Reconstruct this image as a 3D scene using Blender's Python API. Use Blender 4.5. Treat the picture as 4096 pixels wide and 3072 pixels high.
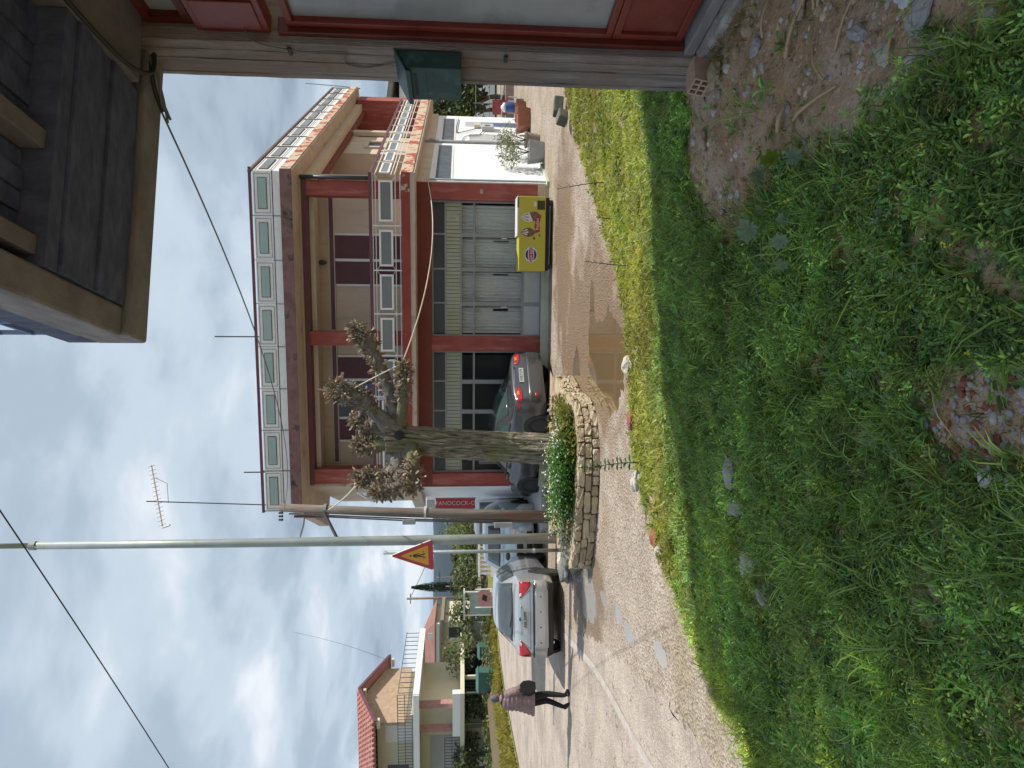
import bpy, bmesh, math, random
import numpy as np
from mathutils import Vector, Matrix
from mathutils.bvhtree import BVHTree
from mathutils import noise as mnoise
R = math.radians
random.seed(7); rng = np.random.default_rng(7)
sc = bpy.context.scene
for o in list(bpy.data.objects): bpy.data.objects.remove(o)
COL = sc.collection

# ------------------------------------------------------------------ camera (phone held on its side: the picture is turned 90 degrees)
CAM_H = 2.24
cam_d = bpy.data.cameras.new('camera'); cam = bpy.data.objects.new('camera', cam_d); COL.objects.link(cam); sc.camera = cam
cam_d.sensor_width = 36; cam_d.lens = 36*2650/4096; cam_d.clip_start = .05; cam_d.clip_end = 12000
pt = math.atan(203/2650)
fwd = Vector((0, math.cos(pt), -math.sin(pt))); upv = Vector((0, math.sin(pt), math.cos(pt))); rgt = Vector((1, 0, 0))
m = Matrix((-upv, rgt, -fwd)).transposed().to_4x4(); m.translation = (0, 0, CAM_H); cam.matrix_world = m
cy = sc.cycles; cy.max_bounces = 5; cy.diffuse_bounces = 3; cy.glossy_bounces = 3; cy.transmission_bounces = 3; cy.transparent_max_bounces = 8; cy.volume_bounces = 0
sc.render.resolution_x = 1024; sc.render.resolution_y = 768

# ------------------------------------------------------------------ light
SUN_EL, SUN_AZ = 51.5, 93          # azimuth clockwise from +Y: the sun stands to the right
w = bpy.data.worlds.new('World'); sc.world = w; w.use_nodes = True
nt = w.node_tree; nt.nodes.clear()
def N(t, **k):
    n = nt.nodes.new(t)
    for a, b in k.items(): setattr(n, a, b)
    return n
out = N('ShaderNodeOutputWorld'); sky = N('ShaderNodeTexSky', sky_type='NISHITA'); sky.sun_disc = False
sky.sun_elevation = R(SUN_EL); sky.sun_rotation = R(SUN_AZ); sky.dust_density = 1.5
bg1 = N('ShaderNodeBackground'); bg1.inputs[1].default_value = .11; nt.links.new(sky.outputs[0], bg1.inputs[0])
tc = N('ShaderNodeTexCoord'); sep = N('ShaderNodeSeparateXYZ'); nt.links.new(tc.outputs['Generated'], sep.inputs[0])
za = N('ShaderNodeMath', operation='MAXIMUM'); nt.links.new(sep.outputs[2], za.inputs[0]); za.inputs[1].default_value = 0
zb = N('ShaderNodeMath', operation='ADD'); nt.links.new(za.outputs[0], zb.inputs[0]); zb.inputs[1].default_value = .22
cmb = N('ShaderNodeCombineXYZ')
for i in (0, 1):
    dv = N('ShaderNodeMath', operation='DIVIDE'); nt.links.new(sep.outputs[i], dv.inputs[0]); nt.links.new(zb.outputs[0], dv.inputs[1]); nt.links.new(dv.outputs[0], cmb.inputs[i])
cmb.inputs[2].default_value = 8.4
def wnoise(scale, detail, rough, dist):
    n = N('ShaderNodeTexNoise'); n.inputs['Scale'].default_value = scale; n.inputs['Detail'].default_value = detail
    n.inputs['Roughness'].default_value = rough; n.inputs['Distortion'].default_value = dist; nt.links.new(cmb.outputs[0], n.inputs['Vector']); return n
def wramp(src, stops):
    r = N('ShaderNodeValToRGB'); nt.links.new(src, r.inputs[0]); e = r.color_ramp.elements
    while len(e) < len(stops): e.new(.5)
    for i, (p, c) in enumerate(stops): e[i].position = p; e[i].color = (*c, 1) if len(c) == 3 else c
    r.color_ramp.interpolation = 'EASE'
    return r
na = wnoise(1.5, 5, .55, .3); nb = wnoise(1.7, 6, .52, .2)
cov = wramp(na.outputs[0], [(.08, (0, 0, 0)), (.30, (1, 1, 1))])
shade = wramp(nb.outputs[0], [(.34, (.155, .195, .245)), (.46, (.225, .275, .33)), (.57, (.30, .352, .405)), (.70, (.45, .468, .50))])
bg2 = N('ShaderNodeBackground'); bg2.inputs[1].default_value = 1.0; nt.links.new(shade.outputs[0], bg2.inputs[0])
mx = N('ShaderNodeMixShader'); nt.links.new(cov.outputs[0], mx.inputs[0]); nt.links.new(bg1.outputs[0], mx.inputs[1]); nt.links.new(bg2.outputs[0], mx.inputs[2])
nt.links.new(mx.outputs[0], out.inputs[0])
sd = bpy.data.lights.new('sun', 'SUN'); so = bpy.data.objects.new('sun', sd); COL.objects.link(so)
sd.energy = 2.85; sd.angle = R(.55); sd.color = (1, .955, .88)
sv = Vector((math.sin(R(SUN_AZ))*math.cos(R(SUN_EL)), math.cos(R(SUN_AZ))*math.cos(R(SUN_EL)), math.sin(R(SUN_EL))))
so.rotation_euler = sv.to_track_quat('Z', 'Y').to_euler(); so.location = (30, 0, 40)
vs = sc.view_settings; vs.view_transform = 'Standard'; vs.look = 'None'; vs.exposure = 1.0; vs.gamma = 1; vs.use_curve_mapping = False

# ------------------------------------------------------------------ materials
MATS = {}
def mat(name, col, rough=.75, col2=None, scale=4, detail=4, lo=.35, hi=.65, bump=0, bscale=30, metal=0, spec=.4, stretch=(1, 1, 1), dirt=None, dscale=1.2, dlo=.5, dhi=.7, coat=0, bstretch=None, dstretch=(1, 1, 1)):
    """principled material: two colours mixed by noise, optional third (dirt / peeled) by a second noise, bump"""
    if name in MATS: return MATS[name]
    m = bpy.data.materials.new(name); m.use_nodes = True; t = m.node_tree; b = t.nodes['Principled BSDF']; L = t.links.new
    geo = t.nodes.new('ShaderNodeNewGeometry')
    def mapped(st):
        mp = t.nodes.new('ShaderNodeMapping'); mp.inputs['Scale'].default_value = st; L(geo.outputs['Position'], mp.inputs[0]); return mp.outputs[0]
    def noise(s, st, d=6, r=.6):
        n = t.nodes.new('ShaderNodeTexNoise'); n.inputs['Scale'].default_value = s; n.inputs['Detail'].default_value = d; n.inputs['Roughness'].default_value = r
        L(mapped(st), n.inputs['Vector']); return n.outputs[0]
    def ramp(v, a, z):
        r = t.nodes.new('ShaderNodeMapRange'); r.inputs[1].default_value = a; r.inputs[2].default_value = z; L(v, r.inputs[0]); return r.outputs[0]
    def mix(f, a, c):
        x = t.nodes.new('ShaderNodeMix'); x.data_type = 'RGBA'; L(f, x.inputs[0])
        for s, v in ((x.inputs[6], a), (x.inputs[7], c)):
            if isinstance(v, tuple): s.default_value = (*v, 1)
            else: L(v, s)
        return x.outputs[2]
    if col2 is None: col2 = tuple(c*.78 for c in col)
    cur = mix(ramp(noise(scale, stretch, detail), lo, hi), col, col2)
    if dirt: cur = mix(ramp(noise(dscale, dstretch, 5, .65), dlo, dhi), cur, dirt)
    L(cur, b.inputs['Base Color'])
    b.inputs['Roughness'].default_value = rough; b.inputs['Metallic'].default_value = metal
    b.inputs['Specular IOR Level'].default_value = spec; b.inputs['Coat Weight'].default_value = coat; b.inputs['Coat Roughness'].default_value = .08
    if bump:
        bp = t.nodes.new('ShaderNodeBump'); bp.inputs['Strength'].default_value = min(1, bump); bp.inputs['Distance'].default_value = .02*max(1, bump)
        L(noise(bscale, bstretch or stretch, 3, .65), bp.inputs['Height']); L(bp.outputs[0], b.inputs['Normal'])
    MATS[name] = m; return m
def vcol(name, rough=.65, trans=.35, spec=.25, field=False):
    """foliage: colour comes from each leaf's own colour attribute (times the plant's own tint where set out by the thousand)"""
    if not field: vcol(name, rough, trans, spec, True)
    name = name+'_field' if field else name
    m = bpy.data.materials.new(name); m.use_nodes = True; t = m.node_tree; b = t.nodes['Principled BSDF']; o = t.nodes['Material Output']
    a = t.nodes.new('ShaderNodeVertexColor'); a.layer_name = 'Col'
    if field:
        ti = t.nodes.new('ShaderNodeAttribute'); ti.attribute_type = 'INSTANCER'; ti.attribute_name = 'tint'; mm = t.nodes.new('ShaderNodeVectorMath'); mm.operation = 'MULTIPLY'; t.links.new(a.outputs[0], mm.inputs[0]); t.links.new(ti.outputs['Vector'], mm.inputs[1]); a = mm
    t.links.new(a.outputs[0], b.inputs['Base Color'])
    b.inputs['Roughness'].default_value = rough; b.inputs['Specular IOR Level'].default_value = spec
    tr = t.nodes.new('ShaderNodeBsdfTranslucent'); x = t.nodes.new('ShaderNodeMixShader'); x.inputs[0].default_value = trans
    g = t.nodes.new('ShaderNodeMix'); g.data_type = 'RGBA'; g.blend_type = 'MULTIPLY'; g.inputs[0].default_value = 1; t.links.new(a.outputs[0], g.inputs[6]); g.inputs[7].default_value = (1.25, 1.2, .55, 1)
    t.links.new(g.outputs[2], tr.inputs[0]); t.links.new(b.outputs[0], x.inputs[1]); t.links.new(tr.outputs[0], x.inputs[2]); t.links.new(x.outputs[0], o.inputs[0])
    MATS[name] = m; return m
def glass(name, col, rough=.03, alpha=.45, spec=.6):
    m = bpy.data.materials.new(name); m.use_nodes = True; t = m.node_tree; b = t.nodes['Principled BSDF']; o = t.nodes['Material Output']
    b.inputs['Base Color'].default_value = (*col, 1); b.inputs['Roughness'].default_value = rough; b.inputs['Specular IOR Level'].default_value = spec
    tr = t.nodes.new('ShaderNodeBsdfTransparent'); tr.inputs[0].default_value = (.95, .96, .95, 1)
    x = t.nodes.new('ShaderNodeMixShader'); x.inputs[0].default_value = alpha
    t.links.new(tr.outputs[0], x.inputs[1]); t.links.new(b.outputs[0], x.inputs[2]); t.links.new(x.outputs[0], o.inputs[0]); MATS[name] = m; return m

# ------------------------------------------------------------------ mesh helpers
class MB:
    def __init__(s): s.v = []; s.f = []
    def add(s, vs, fs):
        n = len(s.v); s.v += [tuple(v) for v in vs]; s.f += [tuple(i+n for i in f) for f in fs]; return s
    def hexa(s, p): return s.add(p, [(3, 2, 1, 0), (4, 5, 6, 7), (0, 1, 5, 4), (1, 2, 6, 5), (2, 3, 7, 6), (3, 0, 4, 7)])
    def box(s, x0, x1, y0, y1, z0, z1):
        return s.hexa([(x0, y0, z0), (x1, y0, z0), (x1, y1, z0), (x0, y1, z0), (x0, y0, z1), (x1, y0, z1), (x1, y1, z1), (x0, y1, z1)])
    def prism(s, poly, z0, z1):
        n = len(poly); v = [(x, y, z0) for x, y in poly]+[(x, y, z1) for x, y in poly]
        a = sum(poly[i][0]*poly[(i+1) % n][1]-poly[(i+1) % n][0]*poly[i][1] for i in range(n))
        f = [tuple(range(n))[::-1], tuple(range(n, 2*n))]+[(i, (i+1) % n, (i+1) % n+n, i+n) for i in range(n)]
        if a < 0: f = [t[::-1] for t in f]
        return s.add(v, f)
    def tube(s, pts, rad, n=8, cap=True, wob=0):
        pts = [Vector(p) for p in pts]; rad = rad if isinstance(rad, (list, tuple)) else [rad]*len(pts)
        rings = []; prev = None; base = len(s.v); vs = []; fs = []
        for i, p in enumerate(pts):
            t = (pts[min(i+1, len(pts)-1)]-pts[max(i-1, 0)]).normalized()
            if prev is None: prev = Vector((0, 0, 1)) if abs(t.z) < .9 else Vector((1, 0, 0))
            a = t.cross(prev).normalized(); b = a.cross(t).normalized(); prev = b
            for k in range(n):
                an = 2*math.pi*k/n; r = rad[i]*(1+wob*mnoise.noise(p*3+Vector((math.cos(an), math.sin(an), 0))*1.5))
                vs.append(p+(a*math.cos(an)+b*math.sin(an))*r)
        for i in range(len(pts)-1):
            for k in range(n): fs.append((i*n+k, i*n+(k+1) % n, (i+1)*n+(k+1) % n, (i+1)*n+k))
        if cap: fs.append(tuple(range(n))[::-1]); fs.append(tuple(range((len(pts)-1)*n, len(pts)*n)))
        return s.add(vs, fs)
    def lathe(s, prof, c=(0, 0, 0), n=20):
        vs = []; fs = []
        for r, z in prof:
            for k in range(n): a = 2*math.pi*k/n; vs.append((c[0]+r*math.cos(a), c[1]+r*math.sin(a), c[2]+z))
        for i in range(len(prof)-1):
            for k in range(n): fs.append((i*n+k, i*n+(k+1) % n, (i+1)*n+(k+1) % n, (i+1)*n+k))
        fs.append(tuple(range(n))[::-1]); fs.append(tuple(range((len(prof)-1)*n, len(prof)*n)))
        return s.add(vs, fs)
    def tf(s, M):
        s.v = [tuple(M @ Vector(v)) for v in s.v]; return s
def link(name, me, mt, parent=None, smooth=False, bevel=0):
    o = bpy.data.objects.new(name, me); COL.objects.link(o)
    if mt is not None and not me.materials: me.materials.append(MATS[mt] if isinstance(mt, str) else mt)
    if smooth: me.polygons.foreach_set('use_smooth', [True]*len(me.polygons))
    if bevel:
        b = o.modifiers.new('bevel', 'BEVEL'); b.width = bevel; b.segments = 2; b.limit_method = 'ANGLE'; b.angle_limit = R(40)
    if parent is not None:
        o.parent = parent; o.matrix_parent_inverse = PINV.get(parent.name, Matrix.Identity(4))
        PINV[o.name] = PINV.get(parent.name, Matrix.Identity(4)) if False else Matrix.Identity(4)
    else: PINV[o.name] = Matrix.Identity(4)
    return o
PINV = {}
def build(name, mb, mt, parent=None, smooth=False, bevel=0):
    me = bpy.data.meshes.new(name); me.from_pydata(mb.v, [], mb.f); me.update()
    return link(name, me, mt, parent, smooth, bevel)
def tag(o, label=None, cat=None, group=None, kind=None):
    for k, v in (('label', label), ('category', cat), ('group', group), ('kind', kind)):
        if v: o[k] = v
    return o
def thing(name, label, cat, loc, group=None, rz=0, local=False):
    """Empty at the base of a thing. Parts are given in world coordinates unless local=True"""
    o = bpy.data.objects.new(name, None); COL.objects.link(o); o.location = loc; o.rotation_euler = (0, 0, rz); o.empty_display_size = .1
    PINV[o.name] = Matrix.Identity(4) if local else Matrix.LocRotScale(Vector(loc), None, None).inverted()
    return tag(o, label, cat, group)
def copy_tree(o, parent=None):
    c = o.copy(); COL.objects.link(c); c.parent = parent
    if parent is not None: c.matrix_parent_inverse = o.matrix_parent_inverse
    for ch in list(o.children): copy_tree(ch, c)
    return c
class Frame:
    """vertical frame: s along D, n outwards along Nn, z up"""
    def __init__(f, O, D, Nn): f.O = O; f.D = D; f.N = Nn
    def p(f, s, n, z): return (f.O[0]+f.D[0]*s+f.N[0]*n, f.O[1]+f.D[1]*s+f.N[1]*n, z)
    def box(f, mb, s0, s1, n0, n1, z0, z1):
        q = [(s0, n0), (s1, n0), (s1, n1), (s0, n1)]
        if f.D[0]*f.N[1]-f.D[1]*f.N[0] < 0: q = q[::-1]
        return mb.hexa([f.p(a, b, z0) for a, b in q]+[f.p(a, b, z1) for a, b in q])
    def frame(f, mb, s0, s1, n0, n1, z0, z1, t, tz=None):
        tz = tz or t
        f.box(mb, s0, s0+t, n0, n1, z0, z1); f.box(mb, s1-t, s1, n0, n1, z0, z1)
        f.box(mb, s0+t, s1-t, n0, n1, z0, z0+tz); f.box(mb, s0+t, s1-t, n0, n1, z1-tz, z1); return mb
    def part(f, name, mt, par, *a, bevel=0): return build(name, f.box(MB(), *a), mt, par, bevel=bevel)
def spline(pts, k=6):
    P = [Vector(p) for p in pts]; P = [P[0]*2-P[1]]+P+[P[-1]*2-P[-2]]; o = []
    for i in range(1, len(P)-2):
        for j in range(k):
            t = j/k; o.append(.5*((2*P[i])+(P[i+1]-P[i-1])*t+(2*P[i-1]-5*P[i]+4*P[i+1]-P[i+2])*t*t+(3*P[i]-P[i-1]-3*P[i+1]+P[i+2])*t**3))
    return o+[P[-2]]
def sag(a, b, d, n=24):
    a, b = Vector(a), Vector(b); return [a.lerp(b, i/n)-Vector((0, 0, 4*d*(i/n)*(1-i/n))) for i in range(n+1)]
def textmesh(body, size, extrude=.002, align='CENTER'):
    c = bpy.data.curves.new('lettering', 'FONT'); c.body = body; c.size = size; c.extrude = extrude; c.align_x = align; c.align_y = 'CENTER'
    o = bpy.data.objects.new('lettering', c); COL.objects.link(o); dg = bpy.context.evaluated_depsgraph_get()
    me = bpy.data.meshes.new_from_object(o.evaluated_get(dg)); bpy.data.objects.remove(o); bpy.data.curves.remove(c); me.materials.clear(); return me
def text(name, body, size, mt, parent, M, extrude=.002):
    me = textmesh(body, size, extrude); me.transform(M); return link(name, me, mt, parent)
def rockmesh(seed, rough=.35, flat=.7, sub=2):
    bm = bmesh.new(); bmesh.ops.create_icosphere(bm, subdivisions=sub, radius=1); r = random.Random(seed); off = Vector((r.random()*90, r.random()*90, r.random()*90))
    sx, sy = r.uniform(.7, 1.25), r.uniform(.7, 1.2)
    for v in bm.verts:
        k = 1+rough*mnoise.noise(v.co*1.3+off)+rough*.4*mnoise.noise(v.co*3.1+off); v.co = Vector((v.co.x*k*sx, v.co.y*k*sy, v.co.z*k*flat))
    me = bpy.data.meshes.new('rock'); bm.to_mesh(me); bm.free(); return me

# scatter: many small plants set out as instances on points, one object
def gn_scatter_group(name, coll):
    g = bpy.data.node_groups.new(name, 'GeometryNodeTree'); g.interface.new_socket('Geometry', in_out='INPUT', socket_type='NodeSocketGeometry'); g.interface.new_socket('Geometry', in_out='OUTPUT', socket_type='NodeSocketGeometry')
    n = g.nodes.new; L = g.links.new; gi, go = n('NodeGroupInput'), n('NodeGroupOutput'); ip = n('GeometryNodeInstanceOnPoints'); ci = n('GeometryNodeCollectionInfo'); ci.inputs['Collection'].default_value = coll; ci.inputs['Separate Children'].default_value = True; ci.inputs['Reset Children'].default_value = True
    def attr(nm, ty): q = n('GeometryNodeInputNamedAttribute'); q.data_type = ty; q.inputs['Name'].default_value = nm; return q.outputs['Attribute']
    L(gi.outputs[0], ip.inputs['Points']); L(ci.outputs[0], ip.inputs['Instance']); ip.inputs['Pick Instance'].default_value = True; L(attr('idx', 'INT'), ip.inputs['Instance Index']); L(attr('scl', 'FLOAT'), ip.inputs['Scale'])
    er = n('FunctionNodeEulerToRotation'); L(attr('rot', 'FLOAT_VECTOR'), er.inputs[0]); L(er.outputs[0], ip.inputs['Rotation']); L(ip.outputs[0], go.inputs[0]); return g
def proto_mesh(name, data, mt):
    V, F, C = data; me = bpy.data.meshes.new(name); me.from_pydata(np.asarray(V).tolist(), [], np.asarray(F).tolist()); me.update(); ca = me.color_attributes.new('Col', 'FLOAT_COLOR', 'POINT')
    ca.data.foreach_set('color', np.concatenate([np.clip(C, .003, .9), np.ones((len(C), 1))], 1).astype(np.float32).ravel()); me.materials.append(MATS[mt] if isinstance(mt, str) else mt); return me
def scatter(name, protos, pts, scale, mt, tilt=.25, colvar=.22, tint=None, kind='stuff'):
    mt = MATS[mt] if isinstance(mt, str) else mt; im = MATS[mt.name+'_field']; coll = bpy.data.collections.new(name+'_kinds'); n = len(pts)
    for i, d in enumerate(protos): coll.objects.link(bpy.data.objects.new('%s_kind_%02d' % (name, i), proto_mesh(name, d, im)))
    me = bpy.data.meshes.new(name); me.vertices.add(n); me.vertices.foreach_set('co', np.asarray(pts, np.float32).ravel())
    def put_attr(nm, ty, arr, key): me.attributes.new(nm, ty, 'POINT').data.foreach_set(key, arr.ravel())
    put_attr('idx', 'INT', rng.integers(0, len(protos), n).astype(np.int32), 'value'); put_attr('scl', 'FLOAT', np.asarray(scale, np.float32), 'value')
    put_attr('rot', 'FLOAT_VECTOR', np.stack([rng.normal(0, tilt, n), rng.normal(0, tilt, n), rng.uniform(0, 6.283, n)], -1).astype(np.float32), 'vector')
    c = (1+rng.normal(0, colvar, n)).clip(.4, 1.8)[:, None]*(np.ones((n, 3)) if tint is None else tint); put_attr('tint', 'FLOAT_VECTOR', c.astype(np.float32), 'vector')
    me.update(); o = link(name, me, im); md = o.modifiers.new('scatter', 'NODES'); md.node_group = gn_scatter_group(name, coll)
    if kind: o['kind'] = kind
    return o
class Proto:
    def __init__(s): s.V = []; s.F = []; s.C = []
    def strip(s, pts, wid, up, col, col2=None):
        """ribbon blade along pts with widths; pointed tip"""
        b = len(s.V); n = len(pts); up = Vector(up)
        for i, p in enumerate(pts):
            p = Vector(p); t = (Vector(pts[min(i+1, n-1)])-Vector(pts[max(i-1, 0)])).normalized(); sd_ = t.cross(up); sd_ = sd_.normalized() if sd_.length > 1e-5 else Vector((1, 0, 0))
            c = [a+(z-a)*i/(n-1) for a, z in zip(col, col2 or col)]
            if i == n-1: s.V.append(p); s.C.append(c)
            else: s.V += [p-sd_*wid[i], p+sd_*wid[i]]; s.C += [c, c]
        for i in range(n-2): a = b+2*i; s.F += [(a, a+1, a+3), (a, a+3, a+2)]
        s.F.append((b+2*(n-2), b+2*(n-2)+1, b+2*(n-1)))
    def leaf(s, base, d, nrm, L, W, col, shape=None, fold=.15):
        """flat leaf with an outline of (along, across) pairs, folded along its midrib"""
        shape = shape or [(.0, .0), (.25, .42), (.55, .5), (.8, .3), (1, 0)]
        base = Vector(base); d = Vector(d).normalized(); nrm = Vector(nrm); sd_ = d.cross(nrm).normalized(); up = sd_.cross(d).normalized(); b = len(s.V)
        mid = [base+d*(L*a)-up*(fold*L*a*a) for a, _ in shape]
        for (a, c), m0 in zip(shape, mid):
            v = random.uniform(.9, 1.1)
            s.V += [m0, m0-sd_*(W*c)+up*(fold*W*c), m0+sd_*(W*c)+up*(fold*W*c)]; s.C += [[q*v for q in col]]*3
        for i in range(len(shape)-1):
            a = b+3*i; s.F += [(a, a+3, a+4), (a, a+4, a+1), (a, a+2, a+5), (a, a+5, a+3)]
    def disc(s, c, nrm, r, col, lobes=5, depth=.25, n=15, cup=.25):
        """round lobed leaf (mallow) or flower head"""
        c = Vector(c); nrm = Vector(nrm).normalized(); a = nrm.orthogonal().normalized(); bb = nrm.cross(a); b = len(s.V); s.V.append(c); s.C.append([q*.85 for q in col]); ph = random.random()*6
        for k in range(n):
            an = ph+2*math.pi*k/n; rr = r*(1-depth*abs(math.sin(lobes*(an-ph)/2)))*random.uniform(.93, 1.05)
            if k == 0: rr *= .35
            s.V.append(c+(a*math.cos(an)+bb*math.sin(an))*rr+nrm*(cup*rr*random.uniform(.6, 1.3))); s.C.append([q*random.uniform(.95, 1.15) for q in col])
        for k in range(n): s.F.append((b, b+1+k, b+1+(k+1) % n))
    def done(s): return np.array([tuple(v) for v in s.V]), np.array(s.F), np.array(s.C)

# ================================================================== ground, road, hills
EDGE = [(14, 17.5), (6.23, 13.93), (4.66, 12.48), (3.15, 10.89), (1.79, 9.36), (.8, 8.67), (-.12, 8.5), (-1.02, 8.3), (-1.7, 7.47), (-2.13, 6.63), (-2.52, 5.95), (-2.9, 4.94), (-3.3, 3.4), (-3.6, 1), (-3.8, -4)]
_E = np.array(EDGE)
def edge_dist(x, y):
    """distance inside the grassy lot from its ragged edge (negative outside)"""
    x = np.asarray(x, float); y = np.asarray(y, float); d = np.full(x.shape, 1e9); sgn = np.ones(x.shape)
    for a, b in zip(_E[:-1], _E[1:]):
        t = np.clip(((x-a[0])*(b[0]-a[0])+(y-a[1])*(b[1]-a[1]))/((b-a)**2).sum(), 0, 1); px, py = a[0]+t*(b[0]-a[0]), a[1]+t*(b[1]-a[1])
        q = np.hypot(x-px, y-py); c = (b[0]-a[0])*(y-a[1])-(b[1]-a[1])*(x-a[0]); up = q < d; d = np.where(up, q, d); sgn = np.where(up, np.where(c > 0, 1, -1), sgn)
    return d*sgn
def wav(x, y, f, s=0): return np.sin(x*f*1.3+s+1.7*np.sin(y*f*.7+s))*np.cos(y*f*1.1-s*2+1.3*np.sin(x*f*.9))
def height(x, y):
    d = edge_dist(x, y); t = np.clip(d/5.2, 0, 1); base = .03+.58*t*t*(3-2*t)**1
    return np.where(d > 0, base, .03+d*.35)+np.clip(d, 0, .6)/.6*(.035*wav(x, y, 2.1)+.018*wav(x, y, 5.3, 2)+.008*wav(x, y, 13, 4))
def hz(x, y): return float(height(np.array([x]), np.array([y]))[0])
DIRT = [(2.3, 5.0), (1.83, 5.02), (1.41, 4.78), (1.19, 4.53), (.94, 4.05), (.99, 3.74), (1.14, 3.3), (1.12, 3.05), (1.0, 2.6), (1.05, 2.3), (1.15, 1.9), (1.3, 1.2), (4, 1.2), (4, 5)]
def inpoly(x, y, P):
    x = np.asarray(x, float); y = np.asarray(y, float); ins = np.zeros(x.shape, bool)
    for (x0, y0), (x1, y1) in zip(P, P[1:]+P[:1]):
        c = ((y0 > y) != (y1 > y)) & (x < (x1-x0)*(y-y0)/((y1-y0) or 1e-9)+x0); ins ^= c
    return ins
mat('soil', (.43, .29, .18), .95, (.28, .185, .115), 3, bump=.9, bscale=45, dirt=(.44, .33, .27), dscale=2.2, dlo=.45, dhi=.62)
mat('far_land', (.16, .17, .07), .95, (.12, .11, .06), .08, dirt=(.22, .2, .12), dscale=.02)
def grid(name, x0, x1, y0, y1, nx, ny, zf, mt):
    xs = np.linspace(x0, x1, nx); ys = np.linspace(y0, y1, ny); X, Yg = np.meshgrid(xs, ys); Zg = zf(X, Yg); v = np.stack([X, Yg, Zg], -1).reshape(-1, 3)
    i = np.arange(nx*ny).reshape(ny, nx); f = np.stack([i[:-1, :-1], i[:-1, 1:], i[1:, 1:], i[1:, :-1]], -1).reshape(-1, 4)
    me = bpy.data.meshes.new(name); me.from_pydata(v.tolist(), [], f.tolist()); me.update(); return link(name, me, mt, smooth=True)
g = build('ground', MB().add([(-6000, -300, -.09), (6000, -300, -.09), (6000, 9000, -.09), (-6000, 9000, -.09)], [(0, 1, 2, 3)]), 'far_land'); tag(g, kind='structure')
lot = grid('lot_ground', -4.6, 9.5, -2.5, 15.5, 240, 300, height, 'soil'); tag(lot, kind='structure')

# gravelly forecourt, smooth street with a jagged edge, a worn edge line
def road_mat(name, c1, c2, bump, vs=38, dirt=None, dlo=.5, dhi=.65, crack=0):
    m = mat(name, c1, .9, c2, 1.1, 5, .3, .7, 0, dirt=dirt, dscale=.55, dlo=dlo, dhi=dhi); t = m.node_tree; b = t.nodes['Principled BSDF']
    geo = t.nodes.new('ShaderNodeNewGeometry'); vo = t.nodes.new('ShaderNodeTexVoronoi'); vo.inputs['Scale'].default_value = vs; t.links.new(geo.outputs[0], vo.inputs['Vector'])
    nz = t.nodes.new('ShaderNodeTexNoise'); nz.inputs['Scale'].default_value = 9; nz.inputs['Detail'].default_value = 4; t.links.new(geo.outputs[0], nz.inputs['Vector'])
    ad = t.nodes.new('ShaderNodeMath'); ad.operation = 'ADD'; t.links.new(vo.outputs[0], ad.inputs[0]); t.links.new(nz.outputs[0], ad.inputs[1])
    bp = t.nodes.new('ShaderNodeBump'); bp.inputs['Strength'].default_value = bump; bp.inputs['Distance'].default_value = .025; t.links.new(ad.outputs[0], bp.inputs['Height']); t.links.new(bp.outputs[0], b.inputs['Normal'])
    # single chippings of different tone
    old = b.inputs['Base Color'].links[0].from_socket; x = t.nodes.new('ShaderNodeMix'); x.data_type = 'RGBA'; x.blend_type = 'OVERLAY'; x.inputs[0].default_value = .55
    t.links.new(old, x.inputs[6]); hs = t.nodes.new('ShaderNodeSeparateColor'); t.links.new(vo.outputs['Color'], hs.inputs[0]); mr = t.nodes.new('ShaderNodeMapRange'); mr.inputs[3].default_value = .3; mr.inputs[4].default_value = .72; t.links.new(hs.outputs[0], mr.inputs[0])
    t.links.new(mr.outputs[0], x.inputs[7]); cur = x.outputs[2]
    if crack:
        v2 = t.nodes.new('ShaderNodeTexVoronoi'); v2.feature = 'DISTANCE_TO_EDGE'; v2.inputs['Scale'].default_value = 1.5
        wv = t.nodes.new('ShaderNodeTexNoise'); wv.inputs['Scale'].default_value = 3; wv.inputs['Detail'].default_value = 3; t.links.new(geo.outputs[0], wv.inputs['Vector'])
        ws = t.nodes.new('ShaderNodeVectorMath'); ws.operation = 'MULTIPLY_ADD'; t.links.new(wv.outputs[1], ws.inputs[0]); ws.inputs[1].default_value = (.5, .5, .5); t.links.new(geo.outputs[0], ws.inputs[2]); t.links.new(ws.outputs[0], v2.inputs['Vector'])
        cr = t.nodes.new('ShaderNodeMapRange'); cr.inputs[1].default_value = .0; cr.inputs[2].default_value = .012; cr.inputs[3].default_value = crack; cr.inputs[4].default_value = 0; t.links.new(v2.outputs[0], cr.inputs[0])
        x2 = t.nodes.new('ShaderNodeMix'); x2.data_type = 'RGBA'; t.links.new(cr.outputs[0], x2.inputs[0]); t.links.new(cur, x2.inputs[6]); x2.inputs[7].default_value = (.1, .085, .07, 1); cur = x2.outputs[2]
    t.links.new(cur, b.inputs['Base Color']); return m
road_mat('gravel_asphalt', (.40, .33, .27), (.28, .225, .18), .95, 34, (.29, .235, .16), .5, .66, .7)
road_mat('street_asphalt', (.43, .36, .30), (.34, .285, .24), .45, 55, (.28, .235, .20), .47, .66, .9)
road_mat('wet_mud', (.25, .165, .105), (.30, .21, .14), .25, 30, (.20, .125, .07))
mat('road_paint', (.43, .39, .35), .8, (.36, .31, .27), 6, lo=.4, hi=.6, bump=.2, bscale=60)
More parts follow.
